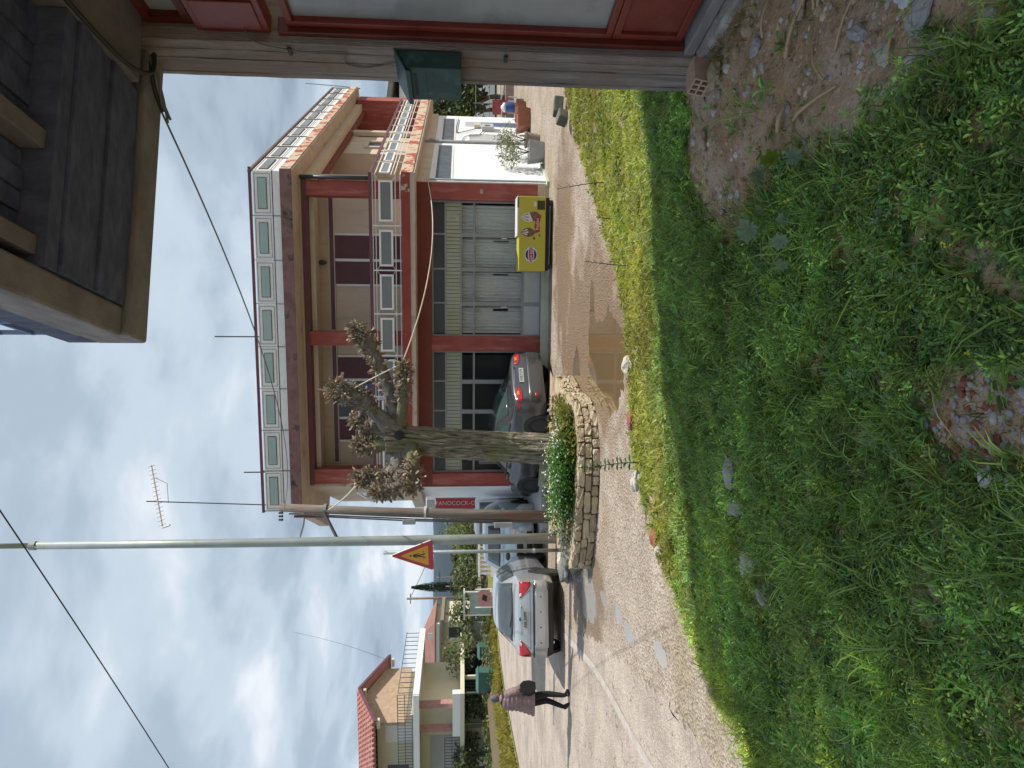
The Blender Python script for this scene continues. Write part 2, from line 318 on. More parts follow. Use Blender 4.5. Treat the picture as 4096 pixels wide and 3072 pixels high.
def mud_stain(m, spots, col):
    t = m.node_tree; b = t.nodes['Principled BSDF']; geo = t.nodes.new('ShaderNodeNewGeometry'); cur = b.inputs['Base Color'].links[0].from_socket; nz = t.nodes.new('ShaderNodeTexNoise'); nz.inputs['Scale'].default_value = 1.7; nz.inputs['Detail'].default_value = 4; t.links.new(geo.outputs[0], nz.inputs['Vector']); acc = None
    for (cx, cy, rx, ry) in spots:
        mp = t.nodes.new('ShaderNodeMapping'); mp.vector_type = 'TEXTURE'; mp.inputs['Location'].default_value = (cx, cy, 0); mp.inputs['Scale'].default_value = (rx, ry, 1); t.links.new(geo.outputs[0], mp.inputs[0])
        ln_ = t.nodes.new('ShaderNodeVectorMath'); ln_.operation = 'LENGTH'; t.links.new(mp.outputs[0], ln_.inputs[0]); ma = t.nodes.new('ShaderNodeMath'); ma.operation = 'MULTIPLY_ADD'; t.links.new(nz.outputs[0], ma.inputs[0]); ma.inputs[1].default_value = 1.5; t.links.new(ln_.outputs['Value'], ma.inputs[2])
        r_ = t.nodes.new('ShaderNodeMapRange'); r_.inputs[1].default_value = 1.45; r_.inputs[2].default_value = 1.9; r_.inputs[3].default_value = 1; r_.inputs[4].default_value = 0; t.links.new(ma.outputs[0], r_.inputs[0])
        if acc is None: acc = r_.outputs[0]
        else: mx_ = t.nodes.new('ShaderNodeMath'); mx_.operation = 'MAXIMUM'; t.links.new(acc, mx_.inputs[0]); t.links.new(r_.outputs[0], mx_.inputs[1]); acc = mx_.outputs[0]
    x = t.nodes.new('ShaderNodeMix'); x.data_type = 'RGBA'; sc2 = t.nodes.new('ShaderNodeMath'); sc2.operation = 'MULTIPLY'; sc2.inputs[1].default_value = .85; t.links.new(acc, sc2.inputs[0]); t.links.new(sc2.outputs[0], x.inputs[0]); t.links.new(cur, x.inputs[6]); x.inputs[7].default_value = (*col, 1); t.links.new(x.outputs[2], b.inputs['Base Color'])
    rr_ = t.nodes.new('ShaderNodeMapRange'); rr_.inputs[3].default_value = .9; rr_.inputs[4].default_value = .42; t.links.new(acc, rr_.inputs[0]); t.links.new(rr_.outputs[0], b.inputs['Roughness'])
mud_stain(MATS['gravel_asphalt'], [(.7, 11.8, 2.0, 3.4), (3.2, 14.6, 2.6, 1.5), (-3.7, 11.6, 1.0, 1.6)], (.19, .125, .075))
BASINS = [(.35, 10.2, .75, 1.25, .034), (1.1, 11.3, .8, .28, .02), (.2, 12.9, .5, .5, .022), (-3.75, 11.9, .55, .95, .03), (-3.38, 8.75, .16, .32, .02), (-3.33, 9.5, .12, .3, .018), (-3.06, 7.3, .12, .28, .018), (-3.4, 10.3, .1, .25, .018)]
def court(x, y):
    z = -.003+.0028*wav(x, y, 1.7, 3)+.0022*wav(x, y, 5.1, 1)+.0016*wav(x, y, 14, 2)+.0012*wav(x, y, 33, 5)
    for cx, cy_, rx, ry, dp in BASINS: z = z-dp*np.exp(-((x-cx)/rx)**2*1.4-((y-cy_)/ry)**2*1.4)*(1+.35*wav(x, y, 4, cx))
    return np.minimum(z, .003)
fc = grid('forecourt', -7, 13.4, 3, 31, 250, 330, court, 'gravel_asphalt'); tag(fc, kind='structure')
tag(build('yard', MB().add([(-9, -4, -.05), (14, -4, -.05), (20, 42, -.05), (-9, 42, -.05)], [(0, 1, 2, 3)]), 'gravel_asphalt'), kind='structure')
def jag(pts, k, amp, seed):
    r = random.Random(seed); o = []
    for a, b in zip(pts[:-1], pts[1:]):
        for i in range(k): t = i/k; o.append((a[0]+(b[0]-a[0])*t+r.uniform(-amp, amp), a[1]+(b[1]-a[1])*t+r.uniform(-amp, amp)))
    return o+[pts[-1]]
SR = [(-3.0, -4), (-3.3, 4), (-3.42, 6.4), (-3.5, 7.4), (-3.72, 8.3), (-4.1, 10.3), (-4.6, 12.0), (-5.0, 13.3), (-5.3, 16), (-6.6, 24), (-8, 33), (-8.2, 44), (-4, 70)]
SL = [(-2, 75), (-10, 58), (-14.2, 45), (-15.6, 38), (-15.7, 33), (-14.7, 25), (-13, 12), (-11, -4)]
pr = jag(SR[:8], 14, .07, 3)+SR[8:]
st = build('street', MB().prism(pr+SL, -.03, .006), 'street_asphalt'); tag(st, kind='structure')
ln = MB()
LP = spline([(-4.35, 5, 0), (-4.48, 7, 0), (-4.62, 8.6, 0), (-4.75, 10.7, 0), (-5.1, 12.6, 0), (-5.6, 15, 0), (-7, 23, 0)], 6)
for a, b in zip(LP[:-1], LP[1:]): ln.add([(a.x-.07, a.y, .011), (a.x+.07, a.y, .011), (b.x+.07, b.y, .011), (b.x-.07, b.y, .011)], [(0, 1, 2, 3)])
tag(build('road_line', ln, 'road_paint'), kind='structure')

# puddles: a brown one by the planter, thin bluish films on the road edge
def water(name, col, rough):
    m = bpy.data.materials.new(name); m.use_nodes = True; b = m.node_tree.nodes['Principled BSDF']; b.inputs['Base Color'].default_value = (*col, 1); b.inputs['Roughness'].default_value = rough; b.inputs['Specular IOR Level'].default_value = .9
    t = m.node_tree; nz = t.nodes.new('ShaderNodeTexNoise'); nz.inputs['Scale'].default_value = 5; bp = t.nodes.new('ShaderNodeBump'); bp.inputs['Strength'].default_value = .03; t.links.new(nz.outputs[0], bp.inputs['Height']); t.links.new(bp.outputs[0], b.inputs['Normal']); MATS[name] = m
water('muddy_water', (.15, .10, .05), .04); water('clear_water', (.27, .24, .21), .03)
def blob(pts, amp, seed, k=5): return [(p.x+random.Random(seed+i).uniform(-amp, amp), p.y+random.Random(seed*3+i).uniform(-amp, amp)) for i, p in enumerate(spline([(*q, 0) for q in pts+pts[:1]], k)[:-1])]
def flat(name, poly, z, mt):
    n = len(poly); return tag(build(name, MB().add([(x, y, z) for x, y in poly], [tuple(range(n))]), mt), kind='structure')
#flat('mud_film', blob([(1.5, 9.7), (.9, 9.0), (.1, 8.85), (-.5, 9.3), (-.55, 10.4), (-.45, 12.4), (-.2, 14.4), (.8, 15.3), (2.3, 15.2), (3.2, 14.2), (2.6, 13.1), (1.9, 11.5)], .05, 5), .004, 'wet_mud')
for cx, cy_, rx, ry, dp in BASINS:
    flat('puddle', [(cx+rx*1.75*math.cos(k*.2618), cy_+ry*1.75*math.sin(k*.2618)) for k in range(24)], -.0105-.0004*(BASINS.index((cx, cy_, rx, ry, dp)) % 3), 'muddy_water' if cx > -1 else 'clear_water')

# verge, bank, hills
mat('verge_grass', (.20, .19, .045), .95, (.12, .13, .035), 2.5, bump=.5, bscale=25)
mat('earth_bank', (.13, .085, .055), .95, (.09, .08, .04), 1.3, bump=.6, bscale=8)
mat('hill_wood', (.022, .034, .04), 1, (.03, .042, .042), .004, bump=0)
def ribbon(name, A, B, za, zb, mt):
    mb = MB(); n = len(A); mb.add([(*a, za) for a in A]+[(*b, zb) for b in B], [(i, i+1, n+i+1, n+i) for i in range(n-1)]); return tag(build(name, mb, mt, smooth=True), kind='structure')
VA = [(-10.9, -4), (-13.1, 12), (-14.7, 25), (-15.7, 33), (-15.6, 38), (-14.2, 45), (-10, 58), (-2, 75)]
off = lambda L, dx, dy: [(x+dx, y+dy) for x, y in L]
ribbon('verge', VA, off(VA, -1.6, .3), .03, .28, 'verge_grass'); ribbon('earth_bank', off(VA, -1.6, .3), off(VA, -2.6, .6), .28, .75, 'earth_bank')
def hill(name, xs, dist, prof, depth):
    mb = MB(); n = len(xs); rows = [(0, 0), (.35, .55), (.7, .85), (1, 1), (1.6, .6), (2.4, 0)]
    for a, hgt in rows: mb.v += [(x*(1+.1*a), dist+depth*a, -2+(hgt*p*(1+.05*math.sin(x*.01+a*5)))) for x, p in zip(xs, prof)]
    for r in range(len(rows)-1): mb.f += [(r*n+i, r*n+i+1, (r+1)*n+i+1, (r+1)*n+i) for i in range(n-1)]
    return tag(build(name, mb, 'hill_wood', smooth=True), kind='structure')
hx = list(np.linspace(-3200, 2600, 90)); hp = [118+26*math.sin(x*.0016+1)+10*math.sin(x*.006)+6*mnoise.noise(Vector((x*.008, 0, 0))) for x in hx]
hill('hill', hx, 2500, hp, 260)

# ================================================================== near house on the right (its pillar, balcony underside, red door)
mat('board_concrete', (.36, .32, .295), .95, (.22, .185, .175), 3, stretch=(7, 7, .3), lo=.4, hi=.6, bump=1.2, bscale=11, bstretch=(9, 9, .6), dirt=(.27, .20, .165), dscale=1.4, dlo=.47, dhi=.62)
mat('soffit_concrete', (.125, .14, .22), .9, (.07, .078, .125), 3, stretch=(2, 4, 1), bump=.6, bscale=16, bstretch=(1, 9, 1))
mat('soffit_light', (.21, .185, .185), .9, (.14, .125, .13), 3, bump=.5, bscale=18)
mat('fascia_concrete', (.26, .24, .24), .9, (.17, .155, .16), 3, stretch=(1, 1, 4), bump=.5, bscale=18)
mat('red_door', (.20, .028, .018), .42, (.15, .02, .013), 5, spec=.5, bump=.12, bscale=60, dirt=(.24, .07, .045), dscale=2.5, dlo=.55, dhi=.75)
mat('brown_frame', (.13, .022, .014), .4, (.09, .016, .01), 5, bump=.1, bscale=60)
mat('step_concrete', (.33, .30, .27), .92, (.22, .19, .17), 4, bump=.8, bscale=25, dirt=(.42, .40, .37), dscale=3, dlo=.52, dhi=.6)
mat('dark_cable', (.03, .028, .028), .6); mat('grey_cable', (.16, .15, .14), .7); mat('white_cable', (.62, .55, .45), .6)
mat('black', (.012, .012, .013), .6); mat('blue_rail', (.10, .14, .26), .5)
dn = Vector((-.131, .991)).normalized(); NF = Frame((2.2, 4.4), tuple(dn), (-dn.y, dn.x))     # s along the house wall away from us, n out to the left
nb_ = thing('near_house', 'bare concrete house with red door at the right edge, balcony overhead', 'house', (2.3, 4.4, .3))
def rough_box(F, s0, s1, n0, n1, z0, z1, k=14, amp=.006, seed=0):
    mb = MB(); zs = [z0+(z1-z0)*i/k for i in range(k+1)]; r = random.Random(seed)
    for z in zs: mb.v += [F.p(s+r.uniform(-amp, amp), n+r.uniform(-amp, amp)*.6, z) for s, n in ((s0, n0), (s1, n0), (s1, n1), (s0, n1))]
    for i in range(k):
        for j in range(4): a, b = i*4+j, i*4+(j+1) % 4; mb.f.append((a, a+4, b+4, b))
    mb.f += [(0, 1, 2, 3), (4*k+3, 4*k+2, 4*k+1, 4*k)]; return mb
plr = build('pillar', rough_box(NF, .012, .368, -.34, -.012, .25, 4.5, 26, .004, 2), 'board_concrete', nb_)
for i, (a, b) in enumerate(((0, .085), (.087, .178), (.18, .262), (.264, .338), (.34, .38))): build('board_face', rough_box(NF, a, b, -.10, -.009+.006*((i*7) % 3)-.003, .25, 4.499, 30, .0035, 20+i), 'board_concrete', plr, bevel=.004)
NF.part('side_wall', 'board_concrete', nb_, .385, 1.08, -4.5, -.95, 0, 4.6)  # unseen block hidden by the pillar, added to shade the lot
NF.part('unseen_upper_storey', 'fascia_concrete', nb_, -4, 1.08, -4.6, -.9, 4.95, 7.3)  # out of view; its front end is set to cast the lot's shade edge
NF.part('wall', 'board_concrete', nb_, -4, -1.15, -.35, -.02, .2, 4.6)
NF.part('lintel_beam', 'soffit_light', nb_, -4, -.002, -.34, .30, 4.27, 4.62, bevel=.012)
dr = NF.part('door_frame', 'brown_frame', nb_, -.045, -.002, -.17, -.06, .74, 3.42, bevel=.006)
build('inner_frame', NF.frame(MB(), -1.1, -.047, -.19, -.10, 1.24, 3.36, .045), 'red_door', nb_, bevel=.006)
mat('door_glass', (.23, .235, .24), .22, (.30, .305, .31), 1.6, detail=3, spec=.6, dirt=(.17, .17, .175), dscale=2)
NF.part('door_pane', 'door_glass', nb_, -1.06, -.09, -.16, -.145, 1.28, 3.32)
build('door_bottom_panel', NF.box(NF.frame(MB(), -1.1, -.047, -.19, -.10, .76, 1.236, .05), -1.05, -.097, -.17, -.125, .8, 1.19), 'red_door', nb_, bevel=.005)
sp = build('spandrel', NF.box(MB(), -1.2, -.004, -.2, -.075, 3.47, 3.93), 'red_door', nb_, bevel=.006)
for i in range(4): NF.part('panel', 'red_door', sp, -1.17+i*.29, -1.17+i*.29+.25, -.0745, -.062, 3.51, 3.89, bevel=.008)
build('top_window_frame', NF.frame(MB(), -1.2, -.004, -.22, -.12, 3.96, 4.26, .05), 'brown_frame', nb_); NF.part('top_window_pane', 'door_glass', nb_, -1.15, -.054, -.19, -.175, 4.0, 4.21)
NF.part('sill', 'fascia_concrete', nb_, -1.6, .0, -.26, -.03, .66, .735, bevel=.01)
build('step', rough_box(NF, -2.2, -.01, -.3, .07, .12, .655, 5, .02, 5), 'step_concrete', nb_, bevel=.015)
build('step_edge', rough_box(NF, -2.2, -.12, .071, .16, .12, .54, 4, .022, 6), 'step_concrete', nb_, bevel=.012)
# balcony: front band, coffers of boards, ribs, edge beams
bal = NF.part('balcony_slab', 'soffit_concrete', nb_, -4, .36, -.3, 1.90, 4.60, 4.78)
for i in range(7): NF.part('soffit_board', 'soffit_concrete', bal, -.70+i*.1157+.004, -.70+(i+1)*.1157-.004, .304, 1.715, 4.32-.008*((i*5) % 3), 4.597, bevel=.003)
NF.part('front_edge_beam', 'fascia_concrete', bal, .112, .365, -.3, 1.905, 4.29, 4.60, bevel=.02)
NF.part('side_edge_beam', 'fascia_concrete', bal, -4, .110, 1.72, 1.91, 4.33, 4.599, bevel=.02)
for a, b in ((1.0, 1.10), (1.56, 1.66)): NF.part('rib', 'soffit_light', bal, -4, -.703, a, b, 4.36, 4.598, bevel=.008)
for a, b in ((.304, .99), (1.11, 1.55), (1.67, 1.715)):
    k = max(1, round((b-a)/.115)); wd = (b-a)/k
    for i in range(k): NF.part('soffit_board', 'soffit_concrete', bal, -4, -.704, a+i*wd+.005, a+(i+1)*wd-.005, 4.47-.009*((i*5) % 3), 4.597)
rl = MB()
for z in (4.95, 5.15, 5.35, 5.55): NF.box(rl, -4, .3, 1.84, 1.865, z, z+.02)
build('balcony_rail', rl, 'blue_rail', nb_)
NF.part('rail_top', 'blue_rail', nb_, -4, .33, 1.825, 1.88, 5.68, 5.75)
for i in range(14): NF.part('rail_post', 'blue_rail', nb_, -3.9+i*.32, -3.87+i*.32, 1.84, 1.865, 4.78, 5.68)
for z, l in ((3.35, .07), (1.93, .06)): NF.part('hinge_lug', 'dark_cable', nb_, .02, .02+l, .001, .014, z, z+.025)
# wires on the house
wires = MB()
def npts(L): return [NF.p(*q) for q in L]
wc = tag(build('house_cable', MB().tube(npts(spline([(-2.6, .5, 4.25), (-1.2, .37, 4.25), (-.35, .34, 4.23), (-.02, .24, 4.2), (.06, .06, 4.22), (.11, .1, 4.26), (.2, .22, 4.27), (.33, .30, 4.27)], 6)), .014, 6), 'dark_cable', smooth=True), 'thick dark cable clipped under the concrete balcony to the pillar head', 'cable')
for k in range(3):
    q = [(.06+.1*i+.01*math.sin(i*2+k*2), .08+.09*i+.018*math.cos(i*2.2+k*2.1), 4.24+.012*math.sin(i*3+k)) for i in range(4)]
    build('twisted_strand', MB().tube(npts(spline(q, 5)), .009, 5), 'grey_cable', wc, smooth=True)
tag(build('thin_wire', MB().tube(npts(spline([(-.06, -.055, 3.62), (-.02, .004, 3.55), (.05, .006, 3.3), (.04, .006, 3.08), (.06, .006, 3.0), (.16, .008, 3.02), (.2, .008, 2.9), (.17, .008, 2.78), (.12, .008, 2.62), (.2, .008, 2.5), (.24, .012, 2.56), (.17, .012, 2.6)], 6)), .005, 5), 'grey_cable', smooth=True), 'thin loose wire curling down the concrete pillar above the mailbox', 'wire')

# mailbox
mat('mailbox_green', (.026, .062, .056), .5, (.017, .044, .042), 6, bump=.15, bscale=40, dirt=(.06, .15, .125), dscale=4, dlo=.55, dhi=.72)
mbx = thing('mailbox', 'dark green metal mailbox fixed to the concrete pillar', 'mailbox', NF.p(.19, .07, 2.24))
pf = [(0, 2.24), (.125, 2.24), (.125, 2.60), (0, 2.665)]
bx = MB(); bx.add([NF.p(s, n+.003, z) for s in (.0, .375) for n, z in pf], [(0, 1, 2, 3), (7, 6, 5, 4), (0, 4, 5, 1), (1, 5, 6, 2), (2, 6, 7, 3), (3, 7, 4, 0)])
build('body', bx, 'mailbox_green', mbx, bevel=.006)
ld = MB(); ld.add([NF.p(s, n, z) for s in (-.012, .387) for n, z in ((.0, 2.672), (.15, 2.596), (.15, 2.575), (.156, 2.575), (.156, 2.604), (.0, 2.685))], [(0, 1, 5), (1, 4, 5), (1, 2, 3, 4), (11, 7, 6), (11, 10, 7), (10, 9, 8, 7), (0, 6, 7, 1), (1, 7, 8, 2), (2, 8, 9, 3), (3, 9, 10, 4), (4, 10, 11, 5), (5, 11, 6, 0)])
build('lid', ld, 'mailbox_green', mbx); NF.part('letter_slot', 'black', mbx, .06, .315, .1282, .1295, 2.535, 2.555); NF.part('door_seam', 'black', mbx, .03, .345, .1282, .1292, 2.47, 2.474)

# ================================================================== corner building (shop below, flat above)
mat('red_paint', (.33, .075, .06), .7, (.26, .055, .045), 1.8, bump=.2, bscale=30, dirt=(.42, .17, .135), dscale=2.2, dlo=.5, dhi=.75, dstretch=(3, 3, .5))
mat('red_peeling', (.30, .055, .04), .7, (.24, .04, .03), 2, bump=.5, bscale=14, dirt=(.50, .38, .28), dscale=2.6, dlo=.64, dhi=.67)
mat('red_very_peeling', (.36, .07, .04), .75, (.42, .10, .06), 2, bump=.9, bscale=14, dirt=(.56, .45, .33), dscale=3.6, dlo=.46, dhi=.50)
mat('roof_fascia', (.17, .085, .085), .85, (.26, .15, .14), 2.6, bump=.5, bscale=12, dirt=(.045, .038, .04), dscale=2.6, dlo=.55, dhi=.68)
mat('maroon', (.15, .058, .072), .55, (.12, .045, .058), 3, bump=.1)
mat('dark_red', (.20, .05, .036), .7, (.145, .036, .027), 2, dirt=(.26, .09, .07), dscale=2, dlo=.52, dhi=.75)
mat('tan_plaster', (.61, .495, .395), .87, (.55, .44, .35), 1.4, bump=.15, bscale=60, dirt=(.44, .35, .28), dscale=1.6, dlo=.52, dhi=.8, dstretch=(3.5, 3.5, .45))
mat('tan_stain', (.54, .44, .355), .88, (.46, .37, .30), 1.5, bump=.3, bscale=25, dirt=(.27, .21, .17), dscale=2.5, dlo=.55, dhi=.75)
mat('white_plaster', (.80, .80, .80), .85, (.76, .76, .77), 1.2, bump=.08, bscale=50)
mat('white_paint', (.78, .77, .75), .5, (.72, .70, .67), 5); mat('off_white', (.62, .60, .56), .6, (.55, .52, .48), 5, dirt=(.42, .25, .15), dscale=7, dlo=.66, dhi=.74)
mat('grey_metal', (.30, .30, .305), .45, (.26, .26, .265), 4, metal=.3); mat('light_grey', (.47, .475, .47), .5, (.42, .425, .42), 3)
mat('dark_panel', (.055, .057, .06), .3, (.045, .047, .05), 3, spec=.5)
mat('slat_panel', (.40, .41, .37), .6, (.36, .38, .30), 1.2, dirt=(.33, .35, .22), dscale=.9, dlo=.45, dhi=.65)
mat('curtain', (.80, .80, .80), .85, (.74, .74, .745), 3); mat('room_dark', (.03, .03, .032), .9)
mat('rail_glass', (.30, .40, .36), .25, (.34, .44, .40), 2, spec=.5); mat('rail_glass_grey', (.17, .175, .175), .3, (.2, .2, .2), 2, spec=.5)
mat('blue_blind', (.05, .10, .17), .4, (.04, .08, .13), 2); mat('plinth_paint', (.50, .53, .43), .7, (.42, .45, .36), 2, bump=.2)
mat('pipe_grey', (.36, .37, .38), .5); mat('dark_pipe', (.06, .062, .068), .45); mat('rust_line', (.13, .09, .085), .7)
mat('white_plastic', (.75, .75, .74), .4)
glass('shop_glass', (.10, .105, .105), .02, .10, .6)
A = (-.9906, .137); NA = (-.137, -.9906); B = (.537, .843); NB = (.843, -.537); W0 = (5.11, 16.89); S0 = (5.12, 16.2)
FW = Frame(W0, A, NA); FS = Frame(W0, B, NB); GA = Frame(S0, A, NA); GB = Frame(S0, B, NB)
lw = Vector((-.25, .968)); FL0 = FW.p(7.91, 0, 0); FL = Frame(FL0[:2], tuple(lw), (-.968, -.25))
cb = thing('corner_building', 'two-storey corner building with dark red columns, white side wall and railed balcony', 'building', (W0[0], W0[1], 0))
P_ = lambda F, *a, **k: F.part(*a[:2], cb, *a[2:], **k)
# --- ground floor
FW.part('column', 'red_paint', cb, .0, .42, -.4, 0, .28, 3.01); FW.part('column', 'red_paint', cb, 3.90, 4.29, -.4, 0, .12, 3.01); FW.part('column', 'red_paint', cb, 7.60, 7.91, -.4, 0, .12, 3.01)
FW.part('bare_column_foot', 'tan_stain', cb, .005, .415, -.4, -.003, -.05, .279)
FW.part('front_beam', 'dark_red', cb, .0, 7.91, -.4, .004, 3.012, 3.37)
FW.part('shop_floor', 'light_grey', cb, .43, 7.6, -5, .1, -.05, .115); FW.part('ledge', 'plinth_paint', cb, .5, 7.9, .102, .32, -.05, .17, bevel=.01)
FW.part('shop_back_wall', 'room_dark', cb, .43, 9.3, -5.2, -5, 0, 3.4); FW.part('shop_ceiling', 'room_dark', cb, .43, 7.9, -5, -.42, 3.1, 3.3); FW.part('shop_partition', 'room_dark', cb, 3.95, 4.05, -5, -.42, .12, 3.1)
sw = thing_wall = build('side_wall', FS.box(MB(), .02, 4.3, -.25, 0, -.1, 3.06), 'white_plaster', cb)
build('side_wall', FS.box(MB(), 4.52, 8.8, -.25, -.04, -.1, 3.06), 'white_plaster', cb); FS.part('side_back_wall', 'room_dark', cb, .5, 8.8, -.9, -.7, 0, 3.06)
FS.part('side_band', 'tan_plaster', cb, .02, 8.8, -.25, .012, 3.062, 3.37)
FL.part('left_wall', 'white_plaster', cb, .02, 7, -.25, 0, -.1, 3.37); FL.part('left_red_strip', 'dark_red', cb, .0, .3, .001, .02, .1, 3.3)
def shopfront(s0, s1, divs, doors, n=-.16):
    f = MB(); FW.frame(f, s0, s1, n-.05, n, .13, 3.01, .05)
    for z in (2.62, 2.22, 1.88): FW.box(f, s0+.05, s1-.05, n-.05, n-.002, z, z+.05)
    for q in divs: FW.box(f, q-.02, q+.02, n-.05, n-.003, 2.67, 2.96)
    for q in doors: FW.box(f, q-.055, q+.055, n-.055, n+.004, .18, 2.22)
    build('shop_frame', f, 'grey_metal', cb)
    e = [s0+.05]+divs+[s1-.05]
    for a, b in zip(e[:-1], e[1:]): FW.part('transom_pane', 'dark_panel', cb, a+.021, b-.021, n-.03, n-.02, 2.67, 2.96)
    k = int((s1-s0-.1)/.095); wd = (s1-s0-.1)/k; sl = MB()
    for i in range(k): FW.box(sl, s0+.05+i*wd+.006, s0+.05+(i+1)*wd-.006, n-.04, n-.012-.008*(i % 2), 2.27, 2.62)
    build('slatted_panel', sl, 'slat_panel', cb)
    e = [s0+.05]+doors+[s1-.05]
    for a, b in zip(e[:-1], e[1:]):
        FW.part('window_pane', 'shop_glass', cb, a+.056, b-.056, n-.03, n-.024, .66, 1.88); FW.part('upper_pane', 'shop_glass', cb, a+.056, b-.056, n-.03, n-.024, 1.93, 2.22)
shopfront(.42, 3.90, [1.26, 2.15, 3.03], [1.28, 2.16, 3.05])
shopfront(4.29, 7.60, [5.1, 5.9, 6.7], [5.12, 5.93])
kp = MB(); FW.box(kp, .47, 3.85, -.2, -.17, .18, .6); build('kick_panel', kp, 'light_grey', cb)
rb = MB(); FW.box(rb, .47, 3.85, -.215, -.158, .6, .66); build('kick_rail', rb, 'grey_metal', cb)
for q in (1.36, 3.13): FW.part('door_handle', 'white_plastic', cb, q-.012, q+.012, -.15, -.11, 1.05, 1.2)
FW.part('kick_panel', 'light_grey', cb, 5.98, 7.55, -.2, -.17, .18, .6)
# pleated curtains with parted gaps
def curtain(s0, s1, z0, z1, gaps):
    mb = MB(); n = int((s1-s0)/.009); zs = [z0, z0+.3*(z1-z0), z0+.62*(z1-z0), z1]; cols = []
    for i in range(n+1):
        s = s0+(s1-s0)*i/n; cols.append(s); ph = s*70+2*math.sin(s*3.1)
        for j, z in enumerate(zs): mb.v.append(FW.p(s+.004*math.sin(j*1.7+s*9), -.31+(.032+.008*math.sin(s*7))*math.sin(ph+.25*j)-.01*j*0, z))
    for i in range(n):
        for j in range(3):
            if j == 1 and any(g0 < cols[i] < g1 for g0, g1 in gaps): continue
            a = i*4+j; mb.f.append((a, a+4, a+5, a+1))
    return build('curtain', mb, 'curtain', cb, smooth=True)
curtain(.50, 1.22, .62, 1.87, []); curtain(1.34, 2.10, .62, 1.87, [(1.40, 1.43)]); curtain(2.23, 3.0, .62, 1.87, [(2.26, 2.30)]); curtain(3.12, 3.83, .62, 1.87, [(3.17, 3.23)])
for a, b in ((.50, 1.22), (1.34, 2.1), (2.23, 3.0), (3.12, 3.83)): curtain(a, b, 1.9, 2.24, [])
# second shop: white furniture glimpsed inside
FW.part('counter', 'off_white', cb, 6.1, 7.0, -1.6, -1.0, .12, 1.1); FW.part('fridge', 'white_paint', cb, 7.0, 7.5, -1.2, -.6, .12, 1.75); FW.part('green_crate', 'mailbox_green', cb, 6.15, 6.6, -1.5, -1.1, 1.11, 1.45)
text('house_number', '80', .11, 'off_white', cb, Matrix(((A[0]*-1, 0, NA[0], FW.p(.2, .004, 0)[0]), (A[1]*-1, 0, NA[1], FW.p(.2, .004, 0)[1]), (0, 1, 0, 1.72), (0, 0, 0, 1))))
# side wall openings and fittings
def blind(s0, s1, z0, z1, k, mt, nn=.0):
    w_ = build('side_window', FS.frame(MB(), s0, s1, nn-.1, nn+.012, z0, z1, .05), 'white_paint', cb); FS.part('pane', mt, w_, s0+.05, s1-.05, nn+.001, nn+.004, z0+.05, z1-.05)
    m_ = MB()
    for i in range(k): q = s0+.06+(s1-s0-.12)*i/k; FS.box(m_, q, q+.022, nn+.0045, nn+.016, z0+.06, z1-.06)
    build('louvre', m_, 'pipe_grey', w_)
blind(.25, 4.05, 2.46, 2.96, 38, 'blue_blind'); blind(4.85, 8.3, 2.42, 2.90, 34, 'blue_blind', -.04)
FS.part('corner_pipe', 'pipe_grey', cb, .10, .17, .001, .06, .0, 3.05); FS.part('corner_strip', 'white_plastic', cb, .02, .085, .001, .03, 0, 3.05)
FS.part('drain_pipe', 'pipe_grey', cb, 4.32, 4.45, -.06, .07, .1, 3.34); build('drain_pipe', MB().tube([FS.p(4.38, .0, 3.3), FS.p(4.38, .09, 3.15), FS.p(4.38, .06, 3.05)], .045, 8), 'pipe_grey', cb)
wd_ = build('side_door_window', FS.frame(MB(), 4.95, 5.85, -.1, -.02, .85, 2.02, .05), 'white_paint', cb); FS.part('pane', 'light_grey', wd_, 5.0, 5.8, -.039, -.036, .9, 1.97)
FS.part('sill', 'light_grey', cb, 4.85, 5.95, -.04, .05, .79, .83)
dd = FS.part('side_door', 'blue_rail', cb, 7.15, 7.75, -.039, -.03, .12, 1.55); FS.part('door_frame', 'light_grey', cb, 7.05, 7.85, -.039, -.034, .1, 2.1)
bxm = FS.part('meter_box', 'light_grey', cb, 6.3, 6.85, -.04, .12, 1.15, 1.55, bevel=.01); FS.part('meter_window', 'dark_panel', bxm, 6.4, 6.6, .1205, .124, 1.28, 1.45)
FS.part('meter_box', 'tan_plaster', cb, 6.75, 7.05, -.04, .08, 1.6, 1.8)
build('wall_cable', MB().tube([FS.p(*q) for q in spline([(6.6, .02, 1.6), (6.5, .0, 1.8), (6.0, .0, 2.2), (6.0, -.01, 2.4), (7.6, -.01, 2.36), (8.2, -.01, 2.35)], 5)], .014, 5), 'dark_cable', cb)
build('wall_cable', MB().tube([FS.p(*q) for q in spline([(6.3, .0, 1.5), (5.6, -.01, 1.7), (5.4, -.01, 2.1), (4.6, -.02, 2.25)], 5)], .012, 5), 'grey_cable', cb)
FS.part('side_plinth', 'plinth_paint', cb, -.1, 8.9, .001, .12, -.1, .06)
# --- balcony slab (front, side and a return on the left)
def corner_at(d):   # plan corner of the offset footprint
    return Vector(S0)
sl_pts = [GB.p(12.1, 0, 0)[:2], S0, GA.p(7.75, 0, 0)[:2], FL.p(3.5, .35, 0)[:2], FL.p(3.5, -3, 0)[:2], FW.p(1, -3.2, 0)[:2], FS.p(12, -3.2, 0)[:2]]
slab = build('balcony_slab', MB().prism(sl_pts, 3.37, 3.70), 'tan_stain', cb)
GA.part('fascia', 'red_peeling', slab, -.0, 7.75, .001, .022, 3.49, 3.70); GB.part('fascia', 'red_very_peeling', slab, .0, 10.3, .001, .022, 3.42, 3.70)
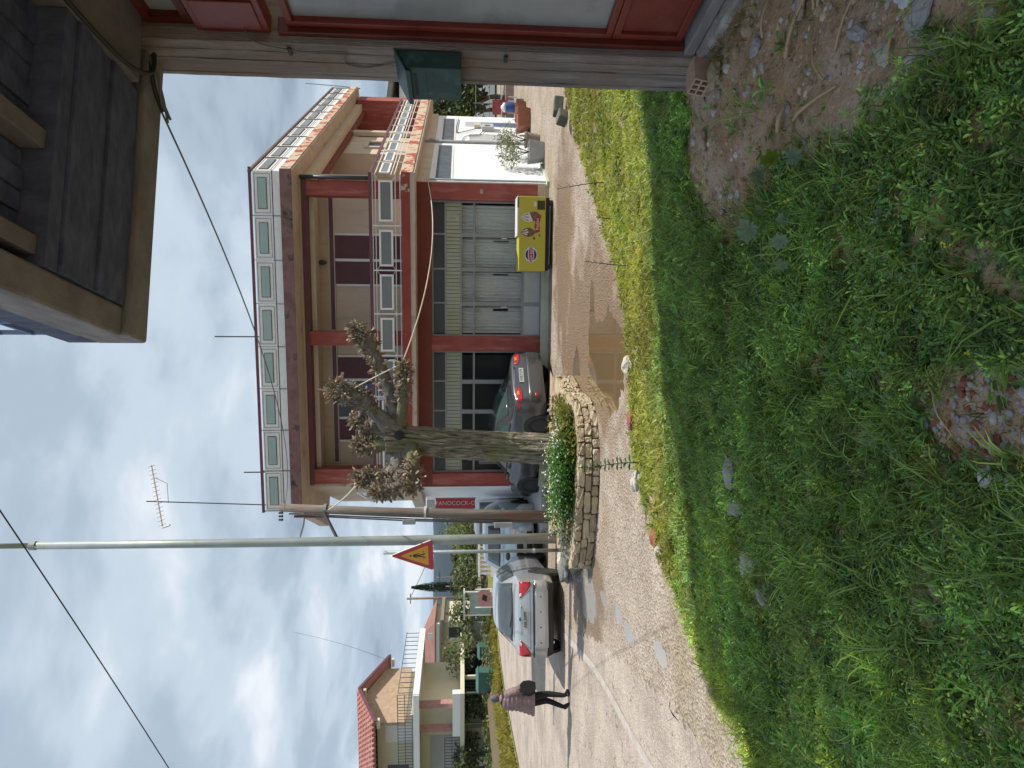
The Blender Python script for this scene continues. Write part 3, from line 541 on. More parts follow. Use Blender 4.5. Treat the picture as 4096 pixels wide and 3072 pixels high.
# --- upper floor
for s0, s1 in ((0, .38), (3.79, 4.15), (7.45, 7.84)): FW.part('upper_column', 'red_paint', cb, s0, s1, -.42, 0, 3.70, 6.12)
FW.part('upper_beam', 'maroon', cb, -.02, 7.86, -.42, .02, 6.12, 6.24)
FW.part('upper_beam_rear', 'tan_plaster', cb, .38, 7.45, -.36, -.30, 6.0, 6.118)
FW.part('flat_wall', 'tan_plaster', cb, .1, 7.84, -1.35, -1.1, 3.70, 6.3); FW.part('loggia_ceiling', 'tan_plaster', cb, .0, 7.8, -1.1, -.43, 6.05, 6.118)
FW.part('loggia_end', 'tan_plaster', cb, 7.6, 7.83, -1.1, -.43, 3.7, 6.05)
for s0, s1, secs in ((.25, 3.80, [(1.27, 1.88), (1.96, 2.56)]), (4.2, 7.5, [(4.56, 5.15), (6.30, 6.88)])):
    lt = FW.part('lintel', 'maroon', cb, s0, s1, -1.1, -1.02, 5.66, 5.77); build('edging', FW.frame(MB(), s0-.02, s1+.02, -1.1, -1.025, 5.64, 5.79, .02), 'off_white', lt)
    for a, b in secs:
        sh = FW.part('shutter', 'maroon', cb, a, b, -1.099, -1.075, 3.75, 5.63); m_ = MB(); k = 44
        for i in range(k): z = 3.78+i*(1.83/k); FW.box(m_, a+.03, b-.03, -1.0745, -1.058, z, z+.024)
        build('louvre', m_, 'maroon', sh)
    f_ = MB(); lo, hi = secs[0][0], secs[-1][1]
    for q in (lo-.05, lo+.0, hi-.0, hi+.05): pass
    for q0, q1 in ((lo-.06, lo-.005), (hi+.005, hi+.06))+(((secs[0][1]+.005, secs[1][0]-.005),) if secs[1][0]-secs[0][1] < .2 else ((secs[0][1]+.005, secs[0][1]+.07), (secs[1][0]-.07, secs[1][0]-.005))): FW.part('window_jamb', 'white_paint', cb, q0, q1, -1.1, -1.06, 3.75, 5.63)
FW.part('window_pane', 'dark_panel', cb, 5.23, 6.22, -1.099, -1.085, 3.75, 5.63); FW.part('window_bar', 'white_paint', cb, 5.69, 5.76, -1.084, -1.06, 3.75, 5.63)
FW.part('blue_cloth', 'blue_rail', cb, 5.3, 5.66, -1.083, -1.06, 3.9, 4.9)
lamp = build('ceiling_lamp', MB().lathe([(.02, .12), (.05, .1), (.07, .02), (.05, -.06), (.02, -.1)], FW.p(2.0, -1.0, 5.95), 10), 'dark_pipe', cb, smooth=True)
FL.part('upper_left_wall', 'tan_stain', cb, .03, 5, -.3, .0, 3.7, 6.3); FL.part('left_window', 'rail_glass', cb, 1.6, 3.6, .001, .02, 4.5, 5.2); build('left_window_frame', FL.frame(MB(), 1.5, 3.7, .001, .04, 4.42, 5.28, .07), 'white_paint', cb)
# side of the flat: recess, pier with a small window, second recess, red pier
FS.part('side_recess_wall', 'tan_plaster', cb, .95, 5, -1.5, -1.3, 3.7, 6.3); FS.part('side_pier', 'tan_plaster', cb, 4.6, 6.9, -1.3, -.45, 3.7, 6.3)
FS.part('pier_recess', 'dark_panel', cb, 5.35, 6.0, -.449, -.446, 4.75, 5.25); build('pier_window', FS.frame(MB(), 5.25, 6.1, -.448, -.38, 4.65, 5.35, .1), 'tan_plaster', cb)
FS.part('side_recess_wall', 'tan_plaster', cb, 6.9, 10.6, -1.5, -1.3, 3.7, 6.3); FS.part('end_pier', 'red_paint', cb, 10.6, 11.4, -1.5, .1, 3.7, 6.2)
FS.part('side_beam', 'dark_red', cb, .45, 10.6, -.42, -.3, 5.92, 6.05); FS.part('side_header', 'tan_plaster', cb, .4, 10.6, -.45, -.05, 6.05, 6.30)
FS.part('side_pipe', 'tan_plaster', cb, 7.0, 7.13, -.44, -.3, 3.7, 6.3); FS.part('side_pipe', 'tan_plaster', cb, 7.25, 7.36, -.44, -.32, 3.7, 6.2)
build('corner_drain', MB().tube([FW.p(-.06, .05, z) for z in (4.45, 6.25)], .05, 10), 'dark_pipe', cb, smooth=True); FW.part('corner_drain_light', 'off_white', cb, -.13, -.09, .0, .05, 4.5, 6.2)
# --- roof
r_pts = [GB.p(12.3, 0, 0)[:2], S0, GA.p(8.48, 0, 0)[:2], FL.p(3.0, .9, 0)[:2], FL.p(3, -3.4, 0)[:2], FW.p(1, -3.4, 0)[:2], FS.p(12.4, -3.4, 0)[:2]]
rf = build('roof_slab', MB().prism(r_pts, 6.29, 6.56), 'tan_stain', cb)
GA.part('fascia', 'roof_fascia', rf, -.02, 8.48, .001, .025, 6.30, 6.575); GB.part('fascia', 'red_very_peeling', rf, .03, 12.3, .001, .025, 6.33, 6.575)
FW.part('roof_soffit_beam', 'tan_plaster', cb, -.1, 8.0, -.4, .0, 6.24, 6.29)
# --- railings: panels in frames
def rail_panel(F, s0, s1, n, z0, z1, bmt, gmt, t=.085, nested=True):
    w_ = build('rail_panel', F.frame(MB(), s0+.10, s1-.10, n-.016, n+.016, z0+.05, z1-.05, t*.55), bmt, cb)
    F.part('pane', gmt, w_, s0+.10+t*.55, s1-.10-t*.55, n-.006, n+.006, z0+.05+t*.55, z1-.05-t*.55)
    return w_
def roof_panel(F, s0, s1, n, z0, z1, gmt):
    fr = F.part('rail_panel', 'white_paint', cb, s0+.015, s1-.015, n-.012, n, z0, z1)
    F.part('pane', gmt, fr, s0+.17, s1-.17, n+.0135, n+.020, z0+.13, z1-.12)
    ln_ = MB(); F.frame(ln_, s0+.155, s1-.155, n+.0005, n+.013, z0+.115, z1-.105, .013); F.frame(ln_, s0+.065, s1-.065, n+.0005, n+.006, z0+.04, z1-.03, .008)
    build('frame_line', ln_, 'rust_line', fr)
for i in range(8):
    a = .02+i*1.055; b = a+1.055 if i < 7 else 8.46
    roof_panel(GA, a, b, -.05, 6.78, 7.22, 'rail_glass')
    GA.part('rail_strip', 'white_paint', cb, a+.01, b-.01, -.06, -.05, 6.60, 6.755); GA.part('roof_rail_post', 'rust_line', cb, b-.008, b+.008, -.06, -.035, 6.56, 7.26)
for i in range(10):
    a = .05+i*1.22; b = a+1.2; roof_panel(GB, a, b, -.05, 6.78, 7.22, 'rail_glass_grey'); GB.part('rail_strip', 'white_paint', cb, a+.01, b-.01, -.06, -.05, 6.60, 6.755); GB.part('roof_rail_post', 'rust_line', cb, b, b+.02, -.06, -.03, 6.56, 7.26)
GA.part('roof_top_rail', 'maroon', cb, -.06, 8.5, -.085, -.025, 7.26, 7.32); GB.part('roof_top_rail', 'rust_line', cb, -.02, 12.3, -.085, -.025, 7.26, 7.32)
GA.part('roof_rail_bar', 'rust_line', cb, 0, 8.46, -.062, -.048, 6.757, 6.778); 
bq = [.08, 1.26, 2.34, 3.41, 4.45, 5.5, 6.55, 7.6]
for a, b in zip(bq[:-1], bq[1:]):
    rail_panel(GA, a, b, -.06, 3.86, 4.30, 'white_paint', 'rail_glass_grey')
    GA.part('rail_post', 'white_paint', cb, b-.014, b+.014, -.075, -.045, 3.70, 4.40)
    d_ = MB()
    for s_, z_, t_, y_ in ((a, 3.84, a+.13, 3.94), (b, 3.84, b-.13, 3.94), (a, 4.32, a+.13, 4.22), (b, 4.32, b-.13, 4.22)): d_.tube([GA.p(s_, -.06, z_), GA.p(t_, -.06, y_)], .007, 5)
    build('rail_brace', d_, 'off_white', cb)
for z in (3.72, 3.835, 4.315, 4.385): GA.part('rail_bar', 'off_white', cb, .0, 7.7, -.07, -.05, z, z+.022)
GA.part('hand_rail', 'maroon', cb, .0, 7.72, -.09, -.03, 4.42, 4.49)
for i in range(9):
    a = .06+i*1.12; b = a+1.12; rail_panel(GB, a, b, -.06, 3.95, 4.30, 'white_paint', 'rail_glass_grey'); GB.part('rail_post', 'off_white', cb, b-.015, b+.015, -.075, -.045, 3.70, 4.42)
for z in (3.71, 3.85, 3.93, 4.32): GB.part('rail_bar', 'off_white', cb, .0, 10.2, -.07, -.05, z, z+.024)
GB.part('hand_rail', 'maroon', cb, .0, 10.25, -.09, -.03, 4.42, 4.48)
for i in range(3): GA.part('rail_bar', 'off_white', cb, 7.7, 7.73, -.1-.9*i-.9, -.1-.9*i, 3.8+.001*i, 3.83)
# things on the roof edge
def spike(x, F, s, z1, lab):
    tag(build('steel_rod', MB().tube([F.p(s, -.1, 6.56), F.p(s+x, -.1, z1)], .018, 6), 'dark_pipe'), lab, 'rod')
spike(.0, GA, 4.0, 8.3, 'bare steel rod standing up from the roof edge behind the railing, middle'); spike(0, GA, 7.45, 7.75, 'short steel rod rising above the roof railing near its left end')
an = thing('television_antenna', 'television aerial on a tall thin mast above the left roof corner', 'antenna', (-3.2, 17.9, 6.56))
build('mast', MB().tube([(-3.22, 17.9, 6.56), (-3.05, 17.9, 10.4)], .016, 6), 'dark_pipe', an)
build('boom', MB().tube([(-3.72, 17.8, 9.95), (-2.12, 18.0, 10.32)], .016, 6), 'tan_plaster', an)
for i in range(15):
    t = i/14; x = -3.65+1.5*t; z = 9.967+.348*t; build('element', MB().tube([(x, 17.62+.2*t, z), (x, 18.0+.2*t, z)], .006, 4), 'grey_metal', an)
build('reflector', MB().tube([(-3.1, 17.9, 9.85), (-2.6, 17.95, 9.9), (-2.45, 17.96, 10.2)], .008, 5), 'grey_metal', an); build('reflector', MB().tube([(-3.65, 17.75, 9.75), (-3.72, 17.8, 9.95)], .03, 6), 'off_white', an)

# freezer with printed front, standing before the right column
mat('freezer_yellow', (.50, .44, .06), .45, (.47, .41, .05), 3); mat('print_red', (.45, .03, .05), .5); mat('print_blue', (.03, .035, .20), .5); mat('choco', (.10, .05, .03), .5, (.22, .13, .09), 14); mat('cream', (.72, .70, .66), .5, (.62, .58, .54), 14); mat('vent_brown', (.12, .095, .012), .6)
FZ = Frame(FW.p(.42, .34, 0)[:2], A, NA); fzw = 1.80; z0f = .18; z1f = .84
fz = thing('ice_cream_freezer', 'yellow ice cream chest freezer in front of the grey curtained shop window', 'freezer', FZ.p(.9, .3, 0))
FZ.part('cabinet', 'freezer_yellow', fz, 0, fzw, 0, .6, z0f, z1f, bevel=.015); FZ.part('base', 'black', fz, .03, fzw-.03, .02, .58, .09, z0f-.001)
FZ.part('lid', 'white_plastic', fz, .0, .95, .0, .6, z1f+.001, z1f+.045, bevel=.01); FZ.part('lid_blue_end', 'blue_rail', fz, .03, .27, .601, .605, z1f+.005, z1f+.04)
for s in (.12, 1.68):
    for n in (.08, .52): build('castor', MB().lathe([(.015, 0), (.045, .01), (.045, .08), (.015, .09)], FZ.p(s, n, 0), 10), 'dark_pipe', fz)
vt = FZ.part('vent', 'vent_brown', fz, .10, .32, .601, .606, z0f+.02, z0f+.21)
for i in range(5): FZ.part('slot', 'black', vt, .11, .31, .6065, .609, z0f+.04+i*.034, z0f+.055+i*.034)
FZ.part('label', 'cream', fz, .13, .24, .6005, .603, z0f+.23, z0f+.29)
def fshape(name, pts, mt, n, par=None):
    k = len(pts); m_ = MB().add([FZ.p(s, n, z) for s, z in pts]+[FZ.p(s, n+.0015, z) for s, z in pts], [tuple(range(k)), tuple(range(2*k-1, k-1, -1))]+[(i, i+k, (i+1) % k+k, (i+1) % k) for i in range(k)]); return build(name, m_, mt, par or fz)
ell = lambda cs, cz, a, b, n=20: [(cs+a*math.cos(2*math.pi*i/n), cz+b*math.sin(2*math.pi*i/n)) for i in range(n)]
fshape('logo_white', ell(1.40, .53, .19, .155), 'white_plastic', .6005); fshape('logo_disc', ell(1.40, .53, .145, .14), 'print_blue', .603)
fshape('logo_band_edge', ell(1.40, .53, .20, .075), 'white_plastic', .6055); fshape('logo_band', ell(1.40, .53, .185, .058), 'print_red', .608)
fm = lambda s, z, n: Matrix(((-A[0], 0, NA[0], FZ.p(s, n, 0)[0]), (-A[1], 0, NA[1], FZ.p(s, n, 0)[1]), (0, 1, 0, z), (0, 0, 0, 1)))
text('logo_text', 'κρι κρι', .10, 'white_plastic', fz, fm(1.40, .53, .611))
cone = lambda cs, top, wv, tip: [(cs, top), (cs-wv*.7, top-.09), (cs-wv, top-.2), (cs-wv*.8, top-.28), (cs, tip), (cs+wv*.8, top-.28), (cs+wv, top-.2), (cs+wv*.7, top-.09)]
fshape('brown_cone', cone(.86, .80, .115, .40), 'choco', .6005); fshape('white_cone', cone(.50, .80, .115, .40), 'cream', .6005)
for q in (-.05, 0, .05): fshape('stripe', [(.50+q*.3, .79), (.50+q*1.5-.012, .62), (.50+q*1.6, .585), (.50+q*1.5+.012, .62)], 'choco', .6025)
for q, z_ in ((-.06, .62), (.0, .6), (.055, .63)): fshape('swirl', [(.86+q*.4, .78), (.86+q-.02, z_), (.86+q+.02, z_+.01)], 'cream', .6025)
fshape('biscuit', [(.38, .58), (.58, .50), (.62, .36), (.45, .30), (.36, .42)], 'choco', .6035); fshape('nut', ell(1.0, .46, .04, .03, 8), 'choco', .603); fshape('nut', ell(.93, .33, .03, .022, 8), 'choco', .603)
fshape('ribbon', [(.44, .40), (.72, .46), (.88, .42), (.84, .32), (.66, .34), (.46, .29)], 'print_red', .606); text('brand_text', 'Rodeo', .105, 'white_plastic', fz, fm(.66, .385, .609))

# ================================================================== planter, tree, poles
mat('planter_stone', (.46, .37, .23), .85, (.36, .28, .17), 5, bump=.7, bscale=18, dirt=(.52, .46, .36), dscale=4)
mat('planter_stone_b', (.52, .44, .31), .88, (.42, .35, .24), 6, bump=.8, bscale=20); mat('planter_stone_c', (.38, .31, .21), .88, (.29, .235, .16), 6, bump=.8, bscale=20)
mat('mortar', (.13, .10, .075), .95, (.09, .07, .05), 6); mat('planter_cap', (.44, .37, .26), .85, (.36, .30, .21), 3, bump=.4, bscale=20)
PB = [(.15, 13.2), (-.12, 12.3), (-.3, 11.25), (-.62, 10.80), (-1.05, 10.64), (-1.5, 10.64), (-2.0, 10.76), (-2.6, 11.0), (-3.0, 11.22), (-3.2, 11.42)]
pl_c = spline([(*q, 0) for q in PB], 10)
pw = thing('stone_planter', 'low curved planter wall of pale yellow stone around the pollarded tree', 'planter', (-1.5, 11.4, 0))
def offs(L, d):
    o = []
    for i, p in enumerate(L):
        t = (L[min(i+1, len(L)-1)]-L[max(i-1, 0)]).normalized(); o.append(Vector((p.x+t.y*d, p.y-t.x*d, 0)))
    return o
# inner side lies towards +y
def arc_at(L, s):
    acc = 0
    for a, b in zip(L[:-1], L[1:]):
        l = (b-a).length
        if acc+l >= s: return a.lerp(b, (s-acc)/l), (b-a).normalized()
        acc += l
    return L[-1], (L[-1]-L[-2]).normalized()
PLEN = sum((b-a).length for a, b in zip(pl_c[:-1], pl_c[1:]))
core = MB(); ou = offs(pl_c, .03); inn = offs(pl_c, .26)
for i in range(len(pl_c)): core.v += [(ou[i].x, ou[i].y, -.05), (ou[i].x, ou[i].y, .335), (inn[i].x, inn[i].y, .335), (inn[i].x, inn[i].y, -.05)]
for i in range(len(pl_c)-1):
    for j in range(4): a, b = i*4+j, i*4+(j+1) % 4; core.f.append((a, b, b+4, a+4))
core.f += [(3, 2, 1, 0), tuple(len(core.v)-4+j for j in range(4))]
build('core', core, 'mortar', pw)
stone_me = []
for k in range(9):
    bm = bmesh.new(); bmesh.ops.create_cube(bm, size=1); bmesh.ops.subdivide_edges(bm, edges=bm.edges[:], cuts=2, use_grid_fill=True); o_ = Vector((k*7.3, k*3.1, 0))
    for v in bm.verts:
        q = v.co*2; r_ = max(abs(q.x)**16+abs(q.y)**16+abs(q.z)**16, 1e-6)**(1/16); v.co = v.co/r_*(1+.0*k); v.co += Vector((mnoise.noise(v.co*4+o_), mnoise.noise(v.co*4+o_+Vector((9, 0, 0)))*1.6, mnoise.noise(v.co*4+o_+Vector((0, 9, 0)))))*.13
    me = bpy.data.meshes.new('stone'); bm.to_mesh(me); bm.free(); me.materials.append(MATS[('planter_stone', 'planter_stone_b', 'planter_stone_c')[k % 3]]); stone_me.append(me)
rs = random.Random(4)
for c in range(3):
    s = -.1*rs.random()
    while s < PLEN:
        l = rs.choice((.12, .16, .2, .24, .3, .36))*rs.uniform(.9, 1.1); p, t = arc_at(pl_c, max(0.01, s+l/2)); nrm = Vector((t.y, -t.x, 0))
        o = link('stone', rs.choice(stone_me), None, pw); o.location = (p.x+nrm.x*.055, p.y+nrm.y*.055, .058+c*.117+rs.uniform(-.004, .004)); o.rotation_euler = (rs.uniform(-.06, .06), rs.uniform(-.04, .04), math.atan2(t.y, t.x)+rs.uniform(-.05, .05)); o.scale = (l-.02, .13+rs.uniform(-.02, .03), .106+rs.uniform(-.012, .004)); s += l
for side, (p, t) in (('a', arc_at(pl_c, PLEN)),):
    for c in range(3):
        o = link('stone', rs.choice(stone_me), None, pw); o.location = (p.x+.02, p.y+.13, .058+c*.117); o.rotation_euler = (0, 0, 1.9); o.scale = (.22, .13, .108)
soil = MB(); inn2 = offs(pl_c, .24)
ctr = (-1.6, 12.7)
tag(build('planter_soil', MB().add([(p.x, p.y, .30) for p in inn2]+[(-3.4, 14.2, .30), (-1.5, 14.6, .30), (.3, 14.4, .30)], [tuple(range(len(inn2)+3))]), 'soil'), kind='structure')
cp = MB()
for i in range(len(pl_c)):
    a, b = offs(pl_c, .0)[i] if False else ou[i], inn[i]; cp.v += [(a.x, a.y, .352+.004*math.sin(i*1.7)), (b.x, b.y, .356), (b.x, b.y, .33), (a.x, a.y, .338)]
for i in range(len(pl_c)-1):
    for j in range(4): a, b = i*4+j, i*4+(j+1) % 4; cp.f.append((a, a+4, b+4, b))
build('coping', cp, 'planter_cap', pw)

# pollarded tree
bark = mat('bark', (.33, .29, .225), .95, (.14, .12, .095), 5, stretch=(4, 4, .9), lo=.42, hi=.58, bump=3, bscale=6, bstretch=(4.5, 4.5, .8), dirt=(.20, .21, .10), dscale=2, dlo=.50, dhi=.72)
mat('bark_knob', (.22, .195, .17), .95, (.11, .095, .085), 7, bump=1.4, bscale=22); mat('moss_bark', (.16, .16, .075), .95, (.11, .095, .07), 6, bump=1.2, bscale=16)
tr = thing('plane_tree', 'pollarded plane tree with knobbly cut limbs in the stone planter', 'tree', (-1.25, 12.4, .3))
mb = MB(); nseg, nr = 40, 110; tp = spline([(-1.27, 12.4, .2), (-1.22, 12.4, .8), (-1.17, 12.4, 1.6), (-1.1, 12.4, 2.6), (-1.02, 12.4, 3.3), (-.98, 12.42, 3.62)], 14)
for i, p in enumerate(tp):
    h_ = i/(len(tp)-1); r0 = .275+.07*math.exp(-h_*12)-.03*h_+(.07*max(0, h_-.75)*4)
    for k in range(nr):
        an = 2*math.pi*k/nr; q = Vector((math.cos(an)*2.1, math.sin(an)*2.1, p.z*.55)); d_ = mnoise.noise(q*3.2)*.016-.05*(1-min(1, abs(mnoise.noise(Vector((math.cos(an)*5.5, math.sin(an)*5.5, p.z*1.1))))*5))+.02*math.sin(an*2+p.z*.6)
        mb.v.append((p.x+(r0+d_)*math.cos(an), p.y+(r0+d_)*math.sin(an), p.z))
for i in range(len(tp)-1):
    for k in range(nr): mb.f.append((i*nr+k, i*nr+(k+1) % nr, (i+1)*nr+(k+1) % nr, (i+1)*nr+k))
mb.f.append(tuple(range((len(tp)-1)*nr, len(tp)*nr))); build('trunk', mb, 'bark', tr, smooth=True)
LIMBS = [([(-.98, 12.42, 3.35), (-.5, 12.3, 3.84), (-.22, 12.2, 4.08), (-.07, 12.15, 4.5)], [.2, .15, .15, .17]), ([(-.85, 12.42, 3.38), (-.07, 12.3, 3.58), (.6, 12.2, 3.84), (1.0, 12.15, 4.12)], [.15, .115, .11, .12]),
         ([(-.8, 12.35, 3.35), (-.12, 12.1, 3.28), (.3, 11.95, 3.24)], [.11, .085, .09]), ([(-.98, 12.5, 3.4), (-.75, 12.65, 3.9), (-.68, 12.75, 4.18)], [.19, .16, .15]), ([(-1.05, 12.5, 3.4), (-1.16, 12.7, 3.9), (-1.16, 12.8, 4.18)], [.15, .12, .11]),
         ([(-1.1, 12.42, 3.33), (-1.6, 12.35, 3.46), (-1.72, 12.3, 3.88), (-1.72, 12.3, 4.08)], [.17, .13, .11, .1]), ([(-1.1, 12.4, 3.22), (-1.55, 12.2, 3.15), (-1.85, 12.05, 3.4), (-1.92, 12.0, 3.74)], [.17, .15, .13, .11]), ([(-1.1, 12.3, 3.15), (-1.5, 11.95, 3.1), (-1.82, 11.8, 3.1)], [.15, .13, .13])]
sp_ = Proto()
for pts, rad in LIMBS:
    P = spline(pts, 7); n = len(P); rr = [float(np.interp(i/(n-1), np.linspace(0, 1, len(rad)), rad))*(1+.16*mnoise.noise(Vector((i*.9, pts[-1][0]*5, 0)))) for i in range(n)]
    rr[-1] *= .6; build('limb', MB().tube(P, rr, 14, wob=.32), 'moss_bark' if len(pts) == 3 else 'bark_knob', tr, smooth=True)
    # knuckles and the curled stubs of cut shoots
    for i in range(n):
        t = i/(n-1)
        if t < .3: continue
        for _b in range(random.choice((0, 1, 1, 2))):
            q = P[i]+Vector((random.gauss(0, 1), random.gauss(0, 1), random.gauss(.3, 1))).normalized()*rr[i]*.8; me = rockmesh(random.randint(0, 999), .5, .9, 2); o = link('burl', me, 'bark_knob', tr, smooth=True); o.location = q; s = rr[i]*random.uniform(.35, .7); o.scale = (s, s, s)
        cnt = int(8+60*t*t) if i < n-1 else 110
        for _ in range(cnt):
            d_ = Vector((random.gauss(0, 1), random.gauss(0, 1), random.gauss(.5, 1))).normalized(); b0 = P[i]+d_*rr[i]*random.uniform(.85, 1.15)+Vector((random.uniform(-.04, .04),)*1+(random.uniform(-.04, .04), random.uniform(-.04, .04))); L_ = random.uniform(.03, .10)
            e = d_+Vector((random.gauss(0, .5), random.gauss(0, .5), random.gauss(-.1, .5))); v = random.uniform(.6, 1.35); c_ = random.choice([(.36, .27, .18), (.27, .215, .16), (.18, .155, .14), (.24, .21, .19), (.40, .32, .23)]); c_ = [x*v for x in c_]
            sp_.strip([b0, b0+d_*L_*.5+e*L_*.15, b0+d_*L_*.75+e*L_*.5, b0+e*L_*.9], [L_*random.uniform(.12, .3), L_*.26, L_*.2, 0], (random.gauss(0, 1), random.gauss(0, 1), random.gauss(0, 1)), c_)
vcol('dry_shoots', .85, .1); V_, F_, C_ = sp_.done()
o = link('cut_shoots', proto_mesh('cut_shoots', (V_, F_, C_), 'dry_shoots'), None, tr); o['kind'] = 'stuff'
build('hollow', MB().lathe([(.09, 0), (.085, .03), (.02, .05)], (0, 0, 0), 12).tf(Matrix.Translation((-.93, 12.13, 3.36)) @ Matrix.Rotation(R(80), 4, 'X')), 'black', tr)

# flowers and ground cover in the planter
leaf = vcol('leaf', .5, .4, .4)
def p_cover(col, n=26, r=.12, hgt=.14, flower=None):
    p = Proto()
    for _ in range(n):
        a = random.random()*6.3; q = r*math.sqrt(random.random()); d = Vector((math.cos(a), math.sin(a), random.uniform(-.1, .9))); c = [x*random.uniform(.65, 1.35) for x in col]
        p.leaf((q*math.cos(a), q*math.sin(a), hgt*random.random()), d, (random.gauss(0, .4), random.gauss(0, .4), 1), random.uniform(.03, .06), random.uniform(.02, .035), c)
    if flower:
        for _ in range(2): p.disc((random.uniform(-r, r), random.uniform(-r, r), hgt*random.uniform(.9, 1.3)), (random.gauss(0, .5), random.gauss(0, .5)-.5, 1), .02, flower, 5, .3, 8, .1)
    return p.done()
GR1, GR2 = (.11, .17, .035), (.19, .21, .05)
rng2 = random.Random(9)
def planter_pts(n, smin, smax, dmin, dmax):
    o = []
    for _ in range(n):
        p, t = arc_at(pl_c, PLEN*rng2.uniform(smin, smax)); d = rng2.uniform(dmin, dmax); o.append((p.x+t.y*d, p.y-t.x*d, .31+rng2.uniform(-.02, .10)*(1-.4*abs(d-.6))))
    return np.array(o)
pp = planter_pts(620, .16, .60, .16, 1.6); scatter('planter_groundcover', [p_cover(GR2), p_cover(GR1), p_cover((.17, .16, .04))], pp, rng.uniform(.8, 1.5, len(pp)), leaf, .3)
pp = planter_pts(240, .52, .86, .2, 1.3)
o = scatter('planter_flowers', [p_cover((.08, .18, .045), 40, .16, .3, (.75, .74, .70)), p_cover((.09, .2, .05), 40, .15, .26), p_cover((.075, .17, .045), 40, .15, .3, (.72, .70, .68))], pp, rng.uniform(.8, 1.35, len(pp)), leaf, .2)
pp = planter_pts(330, .25, .62, .35, 1.2); pp[:, 2] += .1; scatter('planter_white_flowers', [p_cover((.08, .12, .04), 8, .1, .1, (.8, .78, .74))], pp, rng.uniform(.8, 1.2, len(pp)), leaf, .3)
# grey leaved plant at the planter's left end
pp = planter_pts(40, .93, 1.0, .25, .7); pp[:, 2] = .25; scatter('silver_leaved_plant', [p_cover((.30, .31, .30), 30, .12, .22)], pp, np.ones(len(pp)), leaf, .3)
# dark rocks where the posts stand
mat('dark_rock', (.10, .10, .095), .9, (.22, .22, .21), 9, bump=.8, bscale=20); mat('pale_rock', (.55, .50, .40), .9, (.42, .38, .32), 5, bump=.5, bscale=20)
for q, s, mt, lb in (((-3.72, 13.3, .12), .22, 'dark_rock', 'dark speckled rock lying at the foot of the lamp post'), ((-3.75, 14.1, .08), .2, 'pale_rock', 'pale flat rock lying between the lamp post and the silver car'), ((-3.35, 12.3, .1), .2, 'dark_rock', 'dark rock beside the left end of the stone planter')):
    o = link('rock', rockmesh(int(s*1000)+int(q[1]*7), .45, .6, 3), mt); o.location = q; o.scale = (s*1.2, s, s); tag(o, lb, 'rock')

# lamp post, sign post, wooden pole
mat('galvanised', (.34, .37, .36), .5, (.26, .29, .28), 3, metal=.25, stretch=(1, 1, .5), dirt=(.25, .28, .2), dscale=3, dlo=.55, dhi=.7)
mat('pole_wood', (.21, .18, .155), .9, (.13, .11, .095), 4, stretch=(5, 5, .4), bump=.7, bscale=12, bstretch=(8, 8, .4), dirt=(.21, .12, .08), dscale=1.2, dlo=.5, dhi=.7)
lp = thing('lamp_post', 'tall galvanised steel post rising out of the top of the picture', 'lamp post', (-3.17, 13.5, 0))
build('shaft', MB().tube([(-3.17, 13.5, -.05), (-3.16, 13.5, 2.5), (-3.15, 13.5, 7), (-3.13, 13.5, 10.55)], [.105, .1, .085, .072], 14), 'galvanised', lp, smooth=True)
build('top_spigot', MB().tube([(-3.13, 13.5, 10.55), (-3.125, 13.5, 13)], .05, 10), 'galvanised', lp, smooth=True); build('collar', MB().tube([(-3.13, 13.5, 10.45), (-3.13, 13.5, 10.56)], .088, 14), 'pipe_grey', lp)
mat('gusset', (.5, .5, .5), .5); build('base_gusset', MB().add([(-3.06, 13.45, 0), (-2.8, 13.4, 0), (-3.06, 13.45, .45), (-3.06, 13.48, 0), (-2.8, 13.43, 0), (-3.06, 13.48, .45)], [(0, 1, 2), (5, 4, 3), (0, 3, 4, 1), (1, 4, 5, 2), (2, 5, 3, 0)]), 'gusset', lp)
ss = thing('crossing_sign', 'red-bordered yellow triangular warning sign with walking figure on a thin post', 'sign', (-3.38, 13.35, 0))
build('post', MB().tube([(-3.38, 13.35, -.05), (-3.36, 13.35, 3.78)], .036, 10), 'galvanised', ss, smooth=True)
for z in (.75, 2.35): build('clamp', MB().tube([(-3.38, 13.35, z), (-3.38, 13.35, z+.05)], .045, 10), 'pipe_grey', ss)
mat('sign_red', (.42, .03, .035), .45, (.36, .025, .03), 5); mat('sign_yellow', (.62, .30, .02), .45, (.56, .26, .015), 5); mat('sign_black', (.015, .017, .02), .5)
sgn = Vector((-.62, -.785, 0)); sx_ = Vector((.785, -.62, 0)); so_ = Vector((-3.417, 13.303, 3.08))
def rtri(h_, r_):   # triangle outline with rounded corners, height h_ about its centroid
    c = [Vector((0, h_*2/3)), Vector((-h_/math.sqrt(3), -h_/3)), Vector((h_/math.sqrt(3), -h_/3))]; o = []
    for i in range(3):
        a = c[i]; d0 = (c[i-1]-a).normalized(); d1 = (c[(i+1) % 3]-a).normalized()
        for k in range(5): t = k/4; o.append(a+d0*r_*(1-t)+d1*r_*t-(a-(a+(d0+d1)*r_*.5))*0)
    return o
def splate(name, pts, z0, z1, mt):
    n = len(pts); f3 = lambda p, q: so_+sx_*p.x+Vector((0, 0, 1))*p.y+sgn*q
    m_ = MB().add([f3(p, z0) for p in pts]+[f3(p, z1) for p in pts], [tuple(range(n))[::-1], tuple(range(n, 2*n))]+[(i, (i+1) % n, (i+1) % n+n, i+n) for i in range(n)])
    me = build(name, m_, mt, ss); bm = bmesh.new(); bm.from_mesh(me.data); bmesh.ops.recalc_face_normals(bm, faces=bm.faces); bm.to_mesh(me.data); bm.free(); return me
